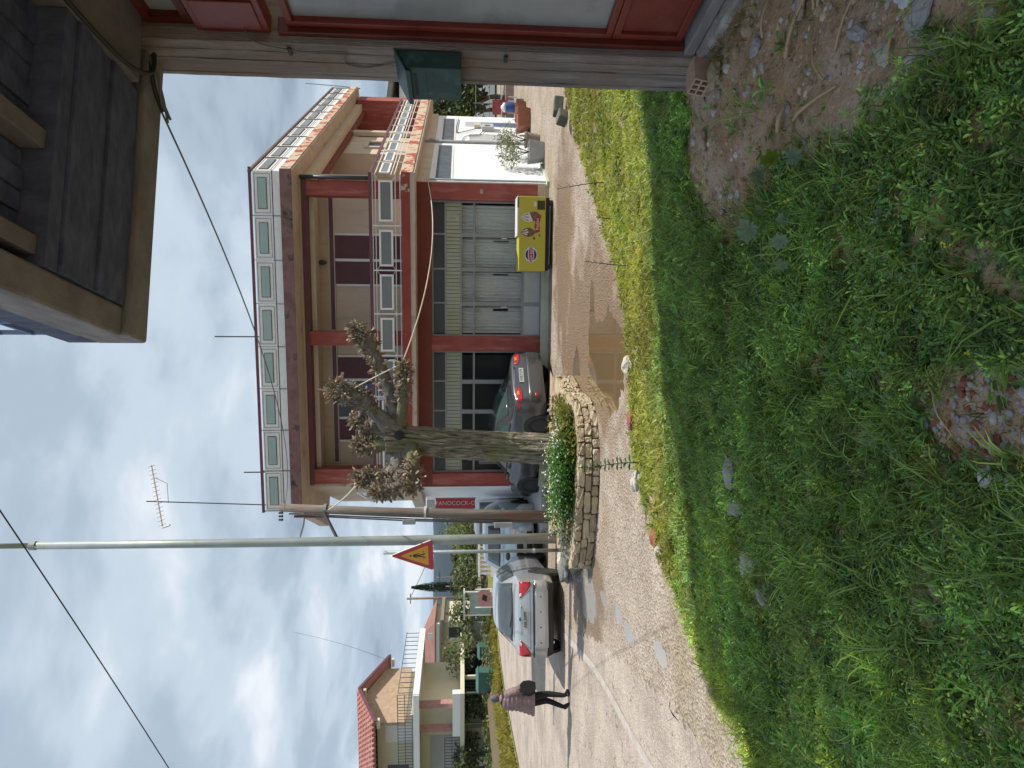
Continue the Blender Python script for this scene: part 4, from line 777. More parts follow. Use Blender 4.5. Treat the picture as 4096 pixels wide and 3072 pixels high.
splate('plate_back', rtri(.85, .05), -.02, 0, 'galvanised'); splate('border', rtri(.85, .05), .001, .003, 'sign_red'); splate('field', rtri(.56, .03), .0035, .0055, 'sign_yellow')
V2 = lambda *a: [Vector(q) for q in a]
def limb2(a, b, w0, w1):
    a, b = Vector(a), Vector(b); d = (b-a).normalized(); n = Vector((-d.y, d.x)); return [a+n*w0, a-n*w0, b-n*w1, b+n*w1]
for nm, q in (('figure_head', [Vector((.0+.026*math.cos(i*.63), .165+.026*math.sin(i*.63))) for i in range(10)]), ('figure_body', V2((-.03, .12), (.03, .12), (.024, .0), (-.024, .0))), ('figure_arm', limb2((.02, .11), (.075, .0), .013, .01)), ('figure_arm', limb2((-.02, .11), (-.07, .03), .013, .01)), ('figure_leg', limb2((.01, .01), (.062, -.13), .018, .013)), ('figure_leg', limb2((-.01, .01), (-.06, -.13), .018, .013))): splate(nm, q, .006, .0075, 'sign_black')
for i in range(7): splate('crossing_dash', [Vector((-.15+i*.045, -.085)), Vector((-.125+i*.045, -.085)), Vector((-.125+i*.045, -.095)), Vector((-.15+i*.045, -.095))], .006, .007, 'sign_black')
wp = thing('utility_pole', 'weathered wooden utility pole with boxes and cables behind the planter', 'utility pole', (-3.12, 15.5, 0))
build('shaft', MB().tube([(-3.12, 15.5, -.1), (-3.05, 15.55, 2), (-2.98, 15.6, 4), (-2.86, 15.7, 6.42)], [.125, .115, .105, .09], 14, wob=.05), 'pole_wood', wp, smooth=True)
wb = lambda z: Vector((-3.12+.26*z/6.42, 15.5+.2*z/6.42, z))
for z0, z1, dx in ((.2, 6.2, -.15), (1.5, 5.6, -.19), (.3, 3.2, -.12)): build('pole_cable', MB().tube([wb(z0)+Vector((dx, -.05, 0)), wb((z0+z1)/2)+Vector((dx-.01, -.06, 0)), wb(z1)+Vector((dx+.02, -.04, 0))], .018, 6), 'grey_cable', wp, smooth=True)
for z, s in ((3.3, .3), (1.05, .42)): 
    c = wb(z)+Vector((-.2, -.06, 0)); build('junction_box', MB().box(c.x-.07, c.x+.05, c.y-.08, c.y+.05, z, z+s), 'pipe_grey', wp, bevel=.01)
build('strap', MB().tube([wb(3.05), wb(3.1)], .14, 12), 'off_white', wp); build('strap', MB().tube([wb(5.35), wb(5.42)], .125, 12), 'grey_metal', wp)
build('arm', MB().tube([wb(5.4)+Vector((-.05, -.1, 0)), wb(5.4)+Vector((-.62, -.4, .38)) - Vector((0, 0, .75))], .035, 8), 'dark_pipe', wp)
build('arm', MB().tube([wb(6.2)+Vector((-.2, 0, -.1)), wb(6.2)+Vector((-.22, 0, -.9))], .03, 8), 'maroon', wp); build('bracket', MB().tube([wb(6.2)+Vector((-.1, 0, -.35)), wb(6.2)+Vector((-.42, .05, -.3)), wb(6.2)+Vector((-.7, .05, -.22))], .02, 6), 'grey_metal', wp)
for i in range(3): c = wb(6.35)+Vector((-.12-.08*i, 0, 0)); build('insulator', MB().lathe([(.02, 0), (.035, .03), (.02, .05), (.03, .08), (.01, .11)], c, 8), 'dark_pipe', wp)
top = wb(6.25)
def wire(a, b, d, r, mt, lab, n=30): return tag(build('overhead_wire', MB().tube(sag(a, b, d, n), r, 5), mt, smooth=True), lab, 'wire')
wire(NF.p(.33, .30, 4.28), top+Vector((.02, -.08, .05)), .35, .007, 'grey_cable', 'grey overhead wire running from the balcony corner to the wooden pole')
wire(FS.p(.3, .05, 3.12), (.36, 11.95, 3.3), .32, .013, 'white_cable', 'pale sagging cable from the white wall to the tree limb')
wire((.36, 11.95, 3.3), (-.1, 12.1, 4.2), -.02, .012, 'white_cable', 'pale cable end tied between two cut limbs of the tree')
wire((-1.78, 12.2, 4.1), wb(5.3)+Vector((0, -.12, 0)), .06, .014, 'white_cable', 'frayed pale rope from the tree knob to the wooden pole')
wire((1.77, 5.6, 7.7), (-12, 16, 7.3), .12, .009, 'dark_cable', 'dark overhead wire slanting across the upper left sky')
wire((-14, 34, 6.0), (-22, 60, 17), .5, .010, 'dark_cable', 'faint far wire low over the left house')
wire(GB.p(12, 0, 6.2), (16, 36, 10.5), .3, .02, 'dark_cable', 'dark wire running up from the far right roof corner')

# ================================================================== vehicles
mat('tyre', (.018, .018, .019), .85, (.028, .027, .026), 8); mat('rim', (.48, .48, .49), .35, (.4, .4, .41), 5, metal=.7); mat('rim_dark', (.34, .34, .35), .4, metal=.6)
mat('car_silver', (.50, .51, .52), .28, (.47, .48, .49), 2, metal=.55, coat=.7, dirt=(.42, .40, .38), dscale=2.2, dlo=.55, dhi=.8); mat('car_grey', (.105, .105, .108), .27, (.09, .09, .094), 2, metal=.5, coat=.8)
mat('car_blue', (.50, .58, .62), .3, (.46, .54, .58), 2, metal=.3, coat=.6); mat('car_white', (.62, .64, .65), .35, coat=.5)
mat('bumper_black', (.03, .03, .031), .6, (.04, .04, .04), 6); mat('car_glass', (.045, .055, .06), .06, (.06, .07, .075), 2, spec=.8); mat('car_glass_green', (.03, .055, .05), .06, (.04, .065, .06), 2, spec=.8)
mat('tail_red', (.48, .012, .015), .2, (.36, .008, .01), 20, coat=1); mat('tail_white', (.7, .62, .6), .2, coat=1); mat('tail_orange', (.75, .2, .02), .2, coat=1); mat('plate_white', (.50, .51, .47), .5, (.42, .43, .40), 6); mat('chrome', (.6, .6, .61), .15, metal=1)
mat('seat_grey', (.30, .34, .33), .8)
def put(o, loc, scl): o.location = loc; o.scale = scl; return o
STN = ('x', 'zl', 'zb', 'zt', 'wl', 'wb', 'wt')
def car_body(st):
    """loft: st = list of (x, z_sill, z_belt, z_top, w_sill, w_belt, w_top) from tail to nose"""
    arr = np.array(st); t = np.arange(len(st)); rows = []
    fine = spline([Vector(a[:3]) for a in arr], 5); fine2 = spline([Vector(a[3:6]) for a in arr], 5); fine3 = spline([Vector((a[6], 0, 0)) for a in arr], 5)
    rings = []
    for p, q, r in zip(fine, fine2, fine3):
        x, zl, zb = p; zt, wl, wb = q; wt = r.x; zm = zl+(zb-zl)*.55; wm = max(wl, wb)+.015; up = max(0, zt-zb)
        h_ = [(0, zl), (wl*.8, zl), (wl, zl+.07), (wm, zm), (wb+.012, zb-.06), (wb, zb), (wb+(wt-wb)*.5+.02*min(1, up*4), zb+up*.52), (wt+.012, zt-.05*min(1, up*5+.2)), (wt*.82, zt-.012*min(1, up*5+.2)), (wt*.4, zt+.004), (0, zt+.006)]
        h_ = [(v.x, v.y) for v in spline([(a, b, 0) for a, b in h_], 2)]
        rings.append([(x, -a, b) for a, b in h_]+[(x, a, b) for a, b in h_[-2:0:-1]])
    n = len(rings[0]); mb = MB()
    for r in rings: mb.v += r
    for i in range(len(rings)-1):
        for k in range(n): mb.f.append((i*n+k, i*n+(k+1) % n, (i+1)*n+(k+1) % n, (i+1)*n+k))
    mb.f.append(tuple(range(n))); mb.f.append(tuple(range((len(rings)-1)*n, len(rings)*n))[::-1])
    bm = bmesh.new(); me = bpy.data.meshes.new('body'); me.from_pydata(mb.v, [], mb.f); bm.from_mesh(me); bmesh.ops.recalc_face_normals(bm, faces=bm.faces); bm.to_mesh(me); tree = BVHTree.FromBMesh(bm); bm.free(); return me, tree
def decal(name, tree, poly, axis, mt, par, off=.007, th=.01, smooth=True, cuts=5):
    """a thin curved pane or lamp laid on the bodywork; poly in (a, z); axis 'x-','x+','y-','y+' = side it is seen from"""
    bm = bmesh.new(); f = bm.faces.new([bm.verts.new((a, z, 0)) for a, z in poly]); bmesh.ops.triangulate(bm, faces=[f]); bmesh.ops.subdivide_edges(bm, edges=bm.edges[:], cuts=cuts, use_grid_fill=True)
    sg = 1 if axis[1] == '+' else -1; ok = True
    for v in bm.verts:
        a, z = v.co.x, v.co.y; o, d = (Vector((sg*6, a, z)), Vector((-sg, 0, 0))) if axis[0] == 'x' else (Vector((a, sg*6, z)), Vector((0, -sg, 0)))
        h_, nn, i, ds = tree.ray_cast(o, d)
        if h_ is None: h_ = o+d*(6-.7); nn = -d
        v.co = h_+nn*off
    r_ = bmesh.ops.extrude_face_region(bm, geom=bm.faces[:])
    for v in [g_ for g_ in r_['geom'] if isinstance(g_, bmesh.types.BMVert)]: v.co -= d*th*.5
    bmesh.ops.recalc_face_normals(bm, faces=bm.faces); me = bpy.data.meshes.new(name); bm.to_mesh(me); bm.free(); return link(name, me, mt, par, smooth)
def wheel(par, x, y, r, side, rimmt='rim', nsp=7):
    w_ = build('wheel', MB().lathe([(r*.62, -.09), (r*.9, -.1), (r, -.07), (r, .07), (r*.9, .1), (r*.66, .095), (r*.64, .05), (r*.62, .05)], (0, 0, 0), 28).tf(Matrix.Translation((x, y, r)) @ Matrix.Rotation(R(90)*-side, 4, 'X')), 'tyre', par, smooth=True)
    m_ = MB().lathe([(r*.55, .0), (r*.64, .01), (r*.66, .07), (r*.60, .075), (r*.58, .02), (r*.1, .03), (.03, .05)], (0, 0, 0), 24)
    for k in range(nsp):
        a = 2*math.pi*k/nsp; c, s = math.cos(a), math.sin(a); m_.hexa([(c*u-s*v, s*u+c*v, z) for z in (.02, .072) for u, v in ((.03, -.02), (r*.62, -.028), (r*.62, .028), (.03, .02))])
    build('rim', m_.tf(Matrix.Translation((x, y, r)) @ Matrix.Rotation(R(90)*-side, 4, 'X')), rimmt, w_)
def arch(par, x, y, r, side):
    build('wheel_arch', MB().lathe([(r*1.18, -.06), (r*1.18, .006), (r*1.0, .008), (.02, .008)], (0, 0, 0), 26).tf(Matrix.Translation((x, y, r+.02)) @ Matrix.Rotation(R(90)*-side, 4, 'X')), 'bumper_black', par)
SEDAN = [(-2.16, .42, .62, .66, .62, .64, .52), (-2.13, .30, .84, .90, .74, .74, .60), (-2.06, .24, .95, 1.02, .80, .78, .62), (-1.80, .21, .99, 1.055, .835, .80, .62), (-1.52, .20, 1.0, 1.08, .845, .805, .61), (-1.18, .20, 1.0, 1.24, .845, .80, .57), (-.82, .20, .99, 1.385, .85, .80, .54), (-.3, .20, .98, 1.445, .85, .80, .55), (.25, .20, .96, 1.44, .85, .795, .555), (.6, .20, .95, 1.37, .85, .79, .56), (1.0, .20, .94, 1.15, .85, .785, .59), (1.25, .20, .92, 1.0, .85, .78, .62), (1.7, .21, .86, .92, .83, .75, .6), (2.02, .24, .74, .82, .76, .68, .5), (2.16, .38, .6, .66, .6, .55, .4)]
def side_glass(t, tree, mt, par):
    for s in '-+':
        decal('side_window', tree, [(-1.28, 1.035), (-.92, 1.30), (-.42, 1.37), (-.40, 1.03)], 'y'+s, mt, par); decal('side_window', tree, [(-.34, 1.03), (-.34, 1.37), (.25, 1.37), (.62, 1.24), (.86, 1.02)], 'y'+s, mt, par)
def mirrors(par, mt):
    for s in (-1, 1): o = link('door_mirror', rockmesh(3, .05, .7, 2), mt, par, smooth=True); o.location = (.72, s*.93, 1.02); o.scale = (.07, .11, .09)
def plate(par, x, z, txt, w_=.40, tilt=0, y=0, d=-1):
    p_ = build('number_plate', MB().box(x-.006, x+.006, y-w_/2, y+w_/2, z-.055, z+.055), 'plate_white', par)
    text('plate_text', txt, .095, 'sign_black', p_, Matrix(((0, 0, d, x+d*.008), (d, 0, 0, y), (0, 1, 0, z-.002), (0, 0, 0, 1))) if d < 0 else Matrix(((0, 0, 1, x+.008), (1, 0, 0, y), (0, 1, 0, z), (0, 0, 0, 1))))
# silver saloon seen from behind
def heading(v): return math.atan2(v[1], v[0])
sc_ = thing('silver_car', 'silver saloon car seen from behind on the street, red triangular tail lights', 'car', (-5.32, 16.35, .01), rz=R(96.5), local=True)
me, tree = car_body(SEDAN); link('body', me, 'car_silver', sc_, smooth=True)
decal('rear_window', tree, [(-.64, 1.075), (.64, 1.075), (.53, 1.355), (0, 1.378), (-.53, 1.355)], 'x-', 'car_glass', sc_); side_glass(sc_, tree, 'car_glass', sc_); decal('windscreen', tree, [(-.62, 1.02), (.62, 1.02), (.5, 1.36), (-.5, 1.36)], 'x+', 'car_glass', sc_); mirrors(sc_, 'bumper_black')
for s in (-1, 1):
    l_ = decal('tail_light', tree, [(s*.775, .97), (s*.48, .985), (s*.44, .955), (s*.60, .80), (s*.70, .74), (s*.785, .74)], 'x-', 'tail_red', sc_, .006, .012); decal('reversing_lamp', tree, [(s*.52, .975), (s*.46, .97), (s*.5, .92), (s*.56, .93)], 'x-', 'tail_white', l_, .016)
    wheel(sc_, -1.28, s*.785, .315, s); arch(sc_, -1.28, s*.868, .315, s); wheel(sc_, 1.32, s*.785, .315, s); arch(sc_, 1.32, s*.866, .315, s)
    decal('door_handle', tree, [(-.62, .9), (-.46, .9), (-.46, .93), (-.62, .93)], 'y'+'-+'[s > 0], 'car_silver', sc_, .012, .02); decal('door_seam', tree, [(-.385, .35), (-.375, .35), (-.375, 1.0), (-.385, 1.0)], 'y'+'-+'[s > 0], 'black', sc_, .001, .002)
decal('bumper', tree, [(-.80, .36), (.80, .36), (.80, .655), (-.80, .655)], 'x-', 'car_silver', sc_, .02, .03); decal('bumper_strip', tree, [(-.78, .655), (.78, .655), (.78, .685), (-.78, .685)], 'x-', 'bumper_black', sc_, .03, .02)
decal('lower_bumper', tree, [(-.74, .25), (.74, .25), (.78, .38), (-.78, .38)], 'x-', 'bumper_black', sc_, .012, .03)
sm = [[(-.62, .74), (.62, .74), (.62, .747), (-.62, .747)], [(-.62, .74), (-.613, .74), (-.42, .975), (-.427, .975)], [(.62, .74), (.613, .74), (.42, .975), (.427, .975)]]
for q in sm: decal('boot_seam', tree, q, 'x-', 'black', sc_, .003, .004)
decal('grip_strip', tree, [(-.3, .93), (.3, .93), (.3, .945), (-.3, .945)], 'x-', 'chrome', sc_, .01, .012); decal('badge', tree, [(.04*math.cos(i*.52), .962+.018*math.sin(i*.52)) for i in range(12)], 'x-', 'print_blue', sc_, .012, .01)
plate(sc_, -2.165, .855, 'AIK3099', .43)
for y in (-.48, -.16, .16, .48): decal('parking_sensor', tree, [(y+.016*math.cos(i), .52+.016*math.sin(i)) for i in (0, 1, 2.1, 3.1, 4.2, 5.2)], 'x-', 'bumper_black', sc_, .052, .004, cuts=1)
build('wiper', MB().tube([(-1.54, .0, 1.095), (-1.46, .32, 1.14)], .012, 5), 'bumper_black', sc_); build('exhaust', MB().tube([(-2.1, .5, .24), (-1.6, .5, .24)], .03, 8), 'chrome', sc_); put(link('silencer', rockmesh(1, .05, .5, 2), 'grey_metal', sc_, smooth=True), (-1.85, .35, .27), (.16, .28, .16))
put(link('head_rest', rockmesh(2, .08, .9, 2), 'seat_grey', sc_, smooth=True), (-1.05, -.3, 1.02), (.06, .13, .1))
# dark grey saloon parked at an angle by the shop
gv = Vector((-2.34+.94, 17.65-16.1)); ga = math.atan2(gv.y, gv.x)
gcar = thing('grey_car', 'dark grey saloon car parked at an angle before the shop, half behind the tree', 'car', (0, 0, 0), rz=ga, local=True)
fw_ = Vector((math.cos(ga), math.sin(ga))); lf_ = Vector((-fw_.y, fw_.x)); rwl = Vector((-.94, 16.05)); cen = rwl+fw_*1.28-lf_*.76*1.0
gcar.location = (cen.x, cen.y, .005)
me, tree = car_body(SEDAN); link('body', me, 'car_grey', gcar, smooth=True)
decal('rear_window', tree, [(-.60, 1.09), (.60, 1.09), (.50, 1.34), (0, 1.36), (-.50, 1.34)], 'x-', 'car_glass_green', gcar); side_glass(gcar, tree, 'car_glass_green', gcar); decal('windscreen', tree, [(-.62, 1.02), (.62, 1.02), (.5, 1.36), (-.5, 1.36)], 'x+', 'car_glass_green', gcar); mirrors(gcar, 'car_grey')
for s in (-1, 1):
    l_ = decal('tail_light', tree, [(s*.77, .94), (s*.40, .93), (s*.36, .86), (s*.55, .80), (s*.78, .80)], 'x-', 'tail_red', gcar, .006, .012); decal('indicator_lamp', tree, [(s*.62, .925), (s*.5, .92), (s*.5, .86), (s*.62, .86)], 'x-', 'tail_orange', l_, .016); decal('tail_light_side', tree, [(-2.07, .92), (-1.83, .94), (-1.86, .86), (-2.07, .81)], 'y'+'-+'[s > 0], 'tail_red', gcar, .006)
    wheel(gcar, -1.28, s*.785, .325, s, 'rim_dark', 10); arch(gcar, -1.28, s*.868, .325, s); wheel(gcar, 1.32, s*.785, .325, s, 'rim_dark', 10); arch(gcar, 1.32, s*.866, .325, s)
    decal('door_seam', tree, [(-.385, .35), (-.375, .35), (-.375, 1.0), (-.385, 1.0)], 'y'+'-+'[s > 0], 'black', gcar, .001, .002); decal('sill_trim', tree, [(-.9, .24), (.9, .24), (.9, .30), (-.9, .30)], 'y'+'-+'[s > 0], 'bumper_black', gcar, .006)
decal('bumper', tree, [(-.79, .3), (.79, .3), (.79, .64), (-.79, .64)], 'x-', 'car_grey', gcar, .02, .03); decal('chrome_strip', tree, [(-.3, .945), (.3, .945), (.3, .96), (-.3, .96)], 'x-', 'chrome', gcar, .01, .012)
decal('reflector', tree, [(.6, .45), (.7, .45), (.7, .5), (.6, .5)], 'x-', 'tail_red', gcar, .05, .006); plate(gcar, -2.165, .79, 'EYB 7179', .46)
# pale blue car facing us behind the silver one, and a pale van further back
bc = thing('pale_blue_car', 'pale blue car facing us, partly hidden behind the silver car', 'car', (-4.62, 19.9, .01), rz=R(-90), local=True)
HATCH = [(-1.9, .3, .8, .95, .7, .72, .55), (-1.85, .25, 1.0, 1.35, .8, .78, .58), (-1.6, .22, 1.03, 1.52, .83, .8, .6), (-.6, .2, 1.02, 1.57, .84, .8, .62), (.3, .2, 1.0, 1.55, .84, .8, .62), (.62, .2, .99, 1.47, .84, .79, .62), (1.1, .2, .98, 1.1, .84, .78, .64), (1.4, .21, .95, 1.02, .83, .77, .62), (1.8, .24, .82, .92, .77, .7, .55), (1.95, .36, .66, .72, .66, .6, .45)]
me, tree = car_body(HATCH); link('body', me, 'car_blue', bc, smooth=True)
decal('windscreen', tree, [(-.6, 1.12), (.6, 1.12), (.5, 1.45), (-.5, 1.45)], 'x+', 'car_glass', bc); decal('grille', tree, [(-.4, .55), (.4, .55), (.45, .72), (-.45, .72)], 'x+', 'bumper_black', bc); decal('lower_bumper', tree, [(-.6, .3), (.6, .3), (.62, .45), (-.62, .45)], 'x+', 'bumper_black', bc)
for s in (-1, 1): decal('headlight', tree, [(s*.44, .76), (s*.66, .74), (s*.68, .86), (s*.5, .86)], 'x+', 'tail_white', bc); wheel(bc, 1.15, s*.775, .3, s); wheel(bc, -1.2, s*.775, .3, s); arch(bc, 1.15, s*.857, .3, s); arch(bc, -1.2, s*.857, .3, s); decal('side_window', tree, [(-1.3, 1.08), (-1.1, 1.45), (.3, 1.45), (.75, 1.08)], 'y'+'-+'[s > 0], 'car_glass', bc)
mirrors(bc, 'car_blue')
vn = thing('white_van', 'pale van parked further back, glimpsed between the two posts', 'van', (-4.55, 24.2, .01), rz=R(-96), local=True)
VAN = [(-2.1, .35, 1.0, 1.55, .75, .8, .66), (-2.05, .3, 1.05, 1.72, .84, .84, .70), (-.5, .28, 1.05, 1.78, .85, .85, .72), (.9, .28, 1.05, 1.74, .85, .84, .7), (1.25, .28, 1.04, 1.6, .85, .83, .66), (1.7, .28, 1.0, 1.1, .84, .8, .66), (2.1, .32, .8, .9, .76, .7, .55), (2.2, .42, .65, .7, .66, .6, .45)]
me, tree = car_body(VAN); link('body', me, 'car_white', vn, smooth=True); decal('windscreen', tree, [(-.7, 1.15), (.7, 1.15), (.6, 1.6), (-.6, 1.6)], 'x+', 'car_glass', vn); decal('grille', tree, [(-.4, .6), (.4, .6), (.4, .75), (-.4, .75)], 'x+', 'bumper_black', vn); decal('bumper', tree, [(-.66, .38), (.66, .38), (.66, .55), (-.66, .55)], 'x+', 'bumper_black', vn)
for s in (-1, 1): wheel(vn, 1.3, s*.75, .3, s); wheel(vn, -1.3, s*.75, .3, s); arch(vn, 1.3, s*.835, .3, s); arch(vn, -1.3, s*.835, .3, s); decal('headlight', tree, [(s*.45, .78), (s*.68, .78), (s*.68, .92), (s*.5, .92)], 'x+', 'tail_white', vn)

# ================================================================== person walking, back to us
mat('jacket', (.25, .17, .165), .6, (.165, .11, .115), 9, bump=.35, bscale=40); mat('trousers', (.012, .012, .014), .8); mat('shoe', (.014, .014, .016), .4); mat('shoe_pale', (.45, .43, .38), .6); mat('hair', (.18, .17, .17), .75, (.08, .075, .08), 20, stretch=(1, 1, .3), bump=.6, bscale=60); mat('skin', (.45, .27, .2), .55); mat('bag', (.012, .012, .013), .38); mat('scarf', (.36, .22, .24), .8)
pe = thing('person', 'person in a quilted mauve brown jacket and black trousers walking away on the street', 'person', (-6.5, 13.55, .006), rz=R(-28), local=True)
# local: faces +y, x to the right; height 1.6
def skin(name, verts, edges, rads, mt, par, root=0, sub=2):
    me = bpy.data.meshes.new(name); me.from_pydata(verts, edges, []); o = bpy.data.objects.new(name, me); COL.objects.link(o)
    md = o.modifiers.new('skin', 'SKIN'); md.use_smooth_shade = True
    for i, r in enumerate(rads): sv_ = me.skin_vertices[0].data[i]; sv_.radius = (r, r) if not isinstance(r, tuple) else r; sv_.use_root = i == root
    ss_ = o.modifiers.new('sub', 'SUBSURF'); ss_.levels = sub; ss_.render_levels = sub
    dg = bpy.context.evaluated_depsgraph_get(); m2 = bpy.data.meshes.new_from_object(o.evaluated_get(dg)); bpy.data.objects.remove(o); return link(name, m2, mt, par, True)
bv = [(0, 0, .88), (0, .0, 1.05), (0, .01, 1.25), (0, .03, 1.36), (.015, .06, 1.43), (.02, .075, 1.50), (.02, .085, 1.57),
      (.085, .0, .84), (.10, .06, .47), (.11, .0, .10), (.115, .10, .045), (-.085, 0, .84), (-.09, .05, .46), (-.09, -.12, .13), (-.085, -.06, .05),
      (.17, .02, 1.32), (.27, .03, 1.10), (.25, .17, .95), (.24, .22, .90), (-.17, .02, 1.32), (-.23, .07, 1.08), (-.16, .22, 1.0), (-.1, .26, 1.0)]
be = [(0, 1), (1, 2), (2, 3), (3, 4), (4, 5), (5, 6), (0, 7), (7, 8), (8, 9), (9, 10), (0, 11), (11, 12), (12, 13), (13, 14), (3, 15), (15, 16), (16, 17), (17, 18), (3, 19), (19, 20), (20, 21), (21, 22)]
br = [(.15, .11), .14, .15, .10, .055, .085, .07, .095, .065, .045, .035, .095, .065, .045, .035, .07, .05, .035, .03, .07, .05, .035, .03]
skin('body', bv, be, br, 'trousers', pe)
put(link('head', rockmesh(5, .03, 1.22, 3), 'skin', pe, smooth=True), (.02, .085, 1.52), (.075, .085, .085))
hr = link('hair', rockmesh(8, .12, 1.1, 3), 'hair', pe, smooth=True); hr.location = (.015, .062, 1.535); hr.scale = (.092, .098, .10)
put(link('scarf', rockmesh(9, .15, .5, 3), 'scarf', pe, smooth=True), (.02, .03, 1.41), (.105, .1, .1))
for s in (-1, 1): put(link('ear', rockmesh(2, .05, 1, 1), 'skin', pe, smooth=True), (.02+s*.075, .085, 1.51), (.012, .02, .028))
# quilted jacket: stacked puffs, flaring to the left hem
jm = MB(); nz, na_ = 46, 36
for i in range(nz):
    t = i/(nz-1); z = .74+t*.66; puff = .022*abs(math.sin(t*math.pi*8)); wx = float(np.interp(t, [0, .35, .7, .88, 1], [.275, .245, .24, .2, .085]))+puff; wy = float(np.interp(t, [0, .35, .7, .88, 1], [.17, .15, .14, .115, .07]))+puff; fl = max(0, 1-t*1.7)
    for k in range(na_):
        a = 2*math.pi*k/na_; c, s = math.cos(a), math.sin(a); ex = .17*fl*max(0, -c)**2 + .02*mnoise.noise(Vector((c*2, s*2, z*4)))
        jm.v.append((wx*c-ex, wy*s+.01-.03*fl*max(0, -c), z-.10*fl*max(0, -c)*0-.02*max(0, -c)*fl))
for i in range(nz-1):
    for k in range(na_): jm.f.append((i*na_+k, i*na_+(k+1) % na_, (i+1)*na_+(k+1) % na_, (i+1)*na_+k))
jk = build('jacket', jm, 'jacket', pe, smooth=True)
def sleeve(pts, r0, r1): P = spline(pts, 8); n = len(P); build('sleeve', MB().tube(P, [(r0+(r1-r0)*i/(n-1))*(1+.13*abs(math.sin(i*.9))) for i in range(n)], 14), 'jacket', jk, smooth=True)
sleeve([(.15, .02, 1.33), (.25, .02, 1.18), (.285, .03, 1.07), (.27, .13, .98), (.245, .2, .92)], .085, .06); sleeve([(-.15, .02, 1.33), (-.225, .05, 1.17), (-.23, .08, 1.05), (-.17, .2, 1.0)], .085, .06)
for sx0, (x, y, z), (dx, dy) in ((1, (.242, .215, .895), (-.2, .9)), (-1, (-.11, .255, 1.0), (.9, .3))):   # hands: palm and five curled fingers
    hd = link('hand', rockmesh(4, .04, .5, 2), 'skin', pe, smooth=True); hd.location = (x, y, z); hd.scale = (.028, .042, .045)
    for f_ in range(4): build('finger', MB().tube([(x+.012*(f_-1.5), y+.03, z-.005), (x+.012*(f_-1.5), y+.06-.004*abs(f_-1.5), z-.02), (x+.012*(f_-1.5), y+.055, z-.045)], [.008, .0075, .006], 6), 'skin', hd).matrix_parent_inverse = Matrix.LocRotScale(Vector((x, y, z)), None, Vector((.028, .042, .045))).inverted()
    build('thumb', MB().tube([(x-.02*sx0, y+.005, z), (x-.034*sx0, y+.03, z-.01), (x-.03*sx0, y+.045, z-.02)], [.009, .008, .006], 6), 'skin', hd).matrix_parent_inverse = Matrix.LocRotScale(Vector((x, y, z)), None, Vector((.028, .042, .045))).inverted()
def shoe(x, y, z, pitch, mt):
    o = link('shoe', rockmesh(6, .05, .5, 3), mt, pe, smooth=True); o.location = (x, y, z); o.scale = (.045, .13, .085); o.rotation_euler = (R(pitch), 0, 0)
shoe(.112, .055, .043, 0, 'shoe'); shoe(-.088, -.10, .075, -42, 'shoe')
bg = thing('handbag', 'black leather bag hanging at the side of the walking person', 'bag', (-6.5, 13.55, .006), rz=R(-28), local=True)
m_ = MB(); prof = [(.0, .0), (.13, .0), (.17, .08), (.16, .2), (.09, .26), (-.02, .25), (-.05, .1)]
for x in (.30, .42):
    m_.v += [(x, y-.05, z+.76) for y, z in prof]
k = len(prof); m_.f = [tuple(range(k)), tuple(range(2*k-1, k-1, -1))]+[(i, (i+1) % k, (i+1) % k+k, i+k) for i in range(k)]
bb_ = build('pouch', m_, 'bag', bg, bevel=.03); build('strap', MB().tube(spline([(.36, -.02, 1.0), (.33, .0, 1.14), (.30, .03, 1.2), (.30, .08, 1.12), (.35, .1, 1.0)], 6), .012, 6), 'bag', bg, smooth=True)

# ================================================================== things round the corner building
mat('terracotta', (.30, .12, .07), .8, (.24, .095, .055), 4, bump=.2); mat('clay_grey', (.27, .22, .18), .85, (.22, .18, .15), 4, bump=.2); mat('concrete_pot', (.36, .36, .35), .85, (.30, .30, .29), 4, bump=.3)
mat('bucket_blue', (.03, .08, .28), .4); mat('red_plastic', (.34, .07, .075), .5); mat('fence_metal', (.20, .21, .19), .6); mat('moss_block', (.075, .08, .06), .95, (.14, .14, .11), 6, bump=.6, bscale=20)
def cluster_leaves(n, rx, ry, rz, L, W, cols, lean=.3, base=(0, 0, 0), shape=None):
    p = Proto()
    for _ in range(n):
        d = Vector((random.gauss(0, 1), random.gauss(0, 1), random.gauss(0, 1))).normalized(); r = random.random()**.45; q = Vector((d.x*rx*r, d.y*ry*r, d.z*rz*r))+Vector(base)
        dd = Vector((random.gauss(0, 1)+d.x, random.gauss(0, 1)+d.y, random.gauss(lean, .7))); c = random.choice(cols); v = random.uniform(.65, 1.35)
        p.leaf(q, dd, (random.gauss(0, .6), random.gauss(0, .6), 1), L*random.uniform(.6, 1.3), W*random.uniform(.7, 1.2), [x*v for x in c], shape)
    return p.done()
def leafobj(name, data, par=None, mt=None):
    return link(name, proto_mesh(name, data, mt or leaf), None, par)
OL = [(.10, .13, .07), (.15, .18, .10), (.06, .085, .04), (.2, .22, .15)]
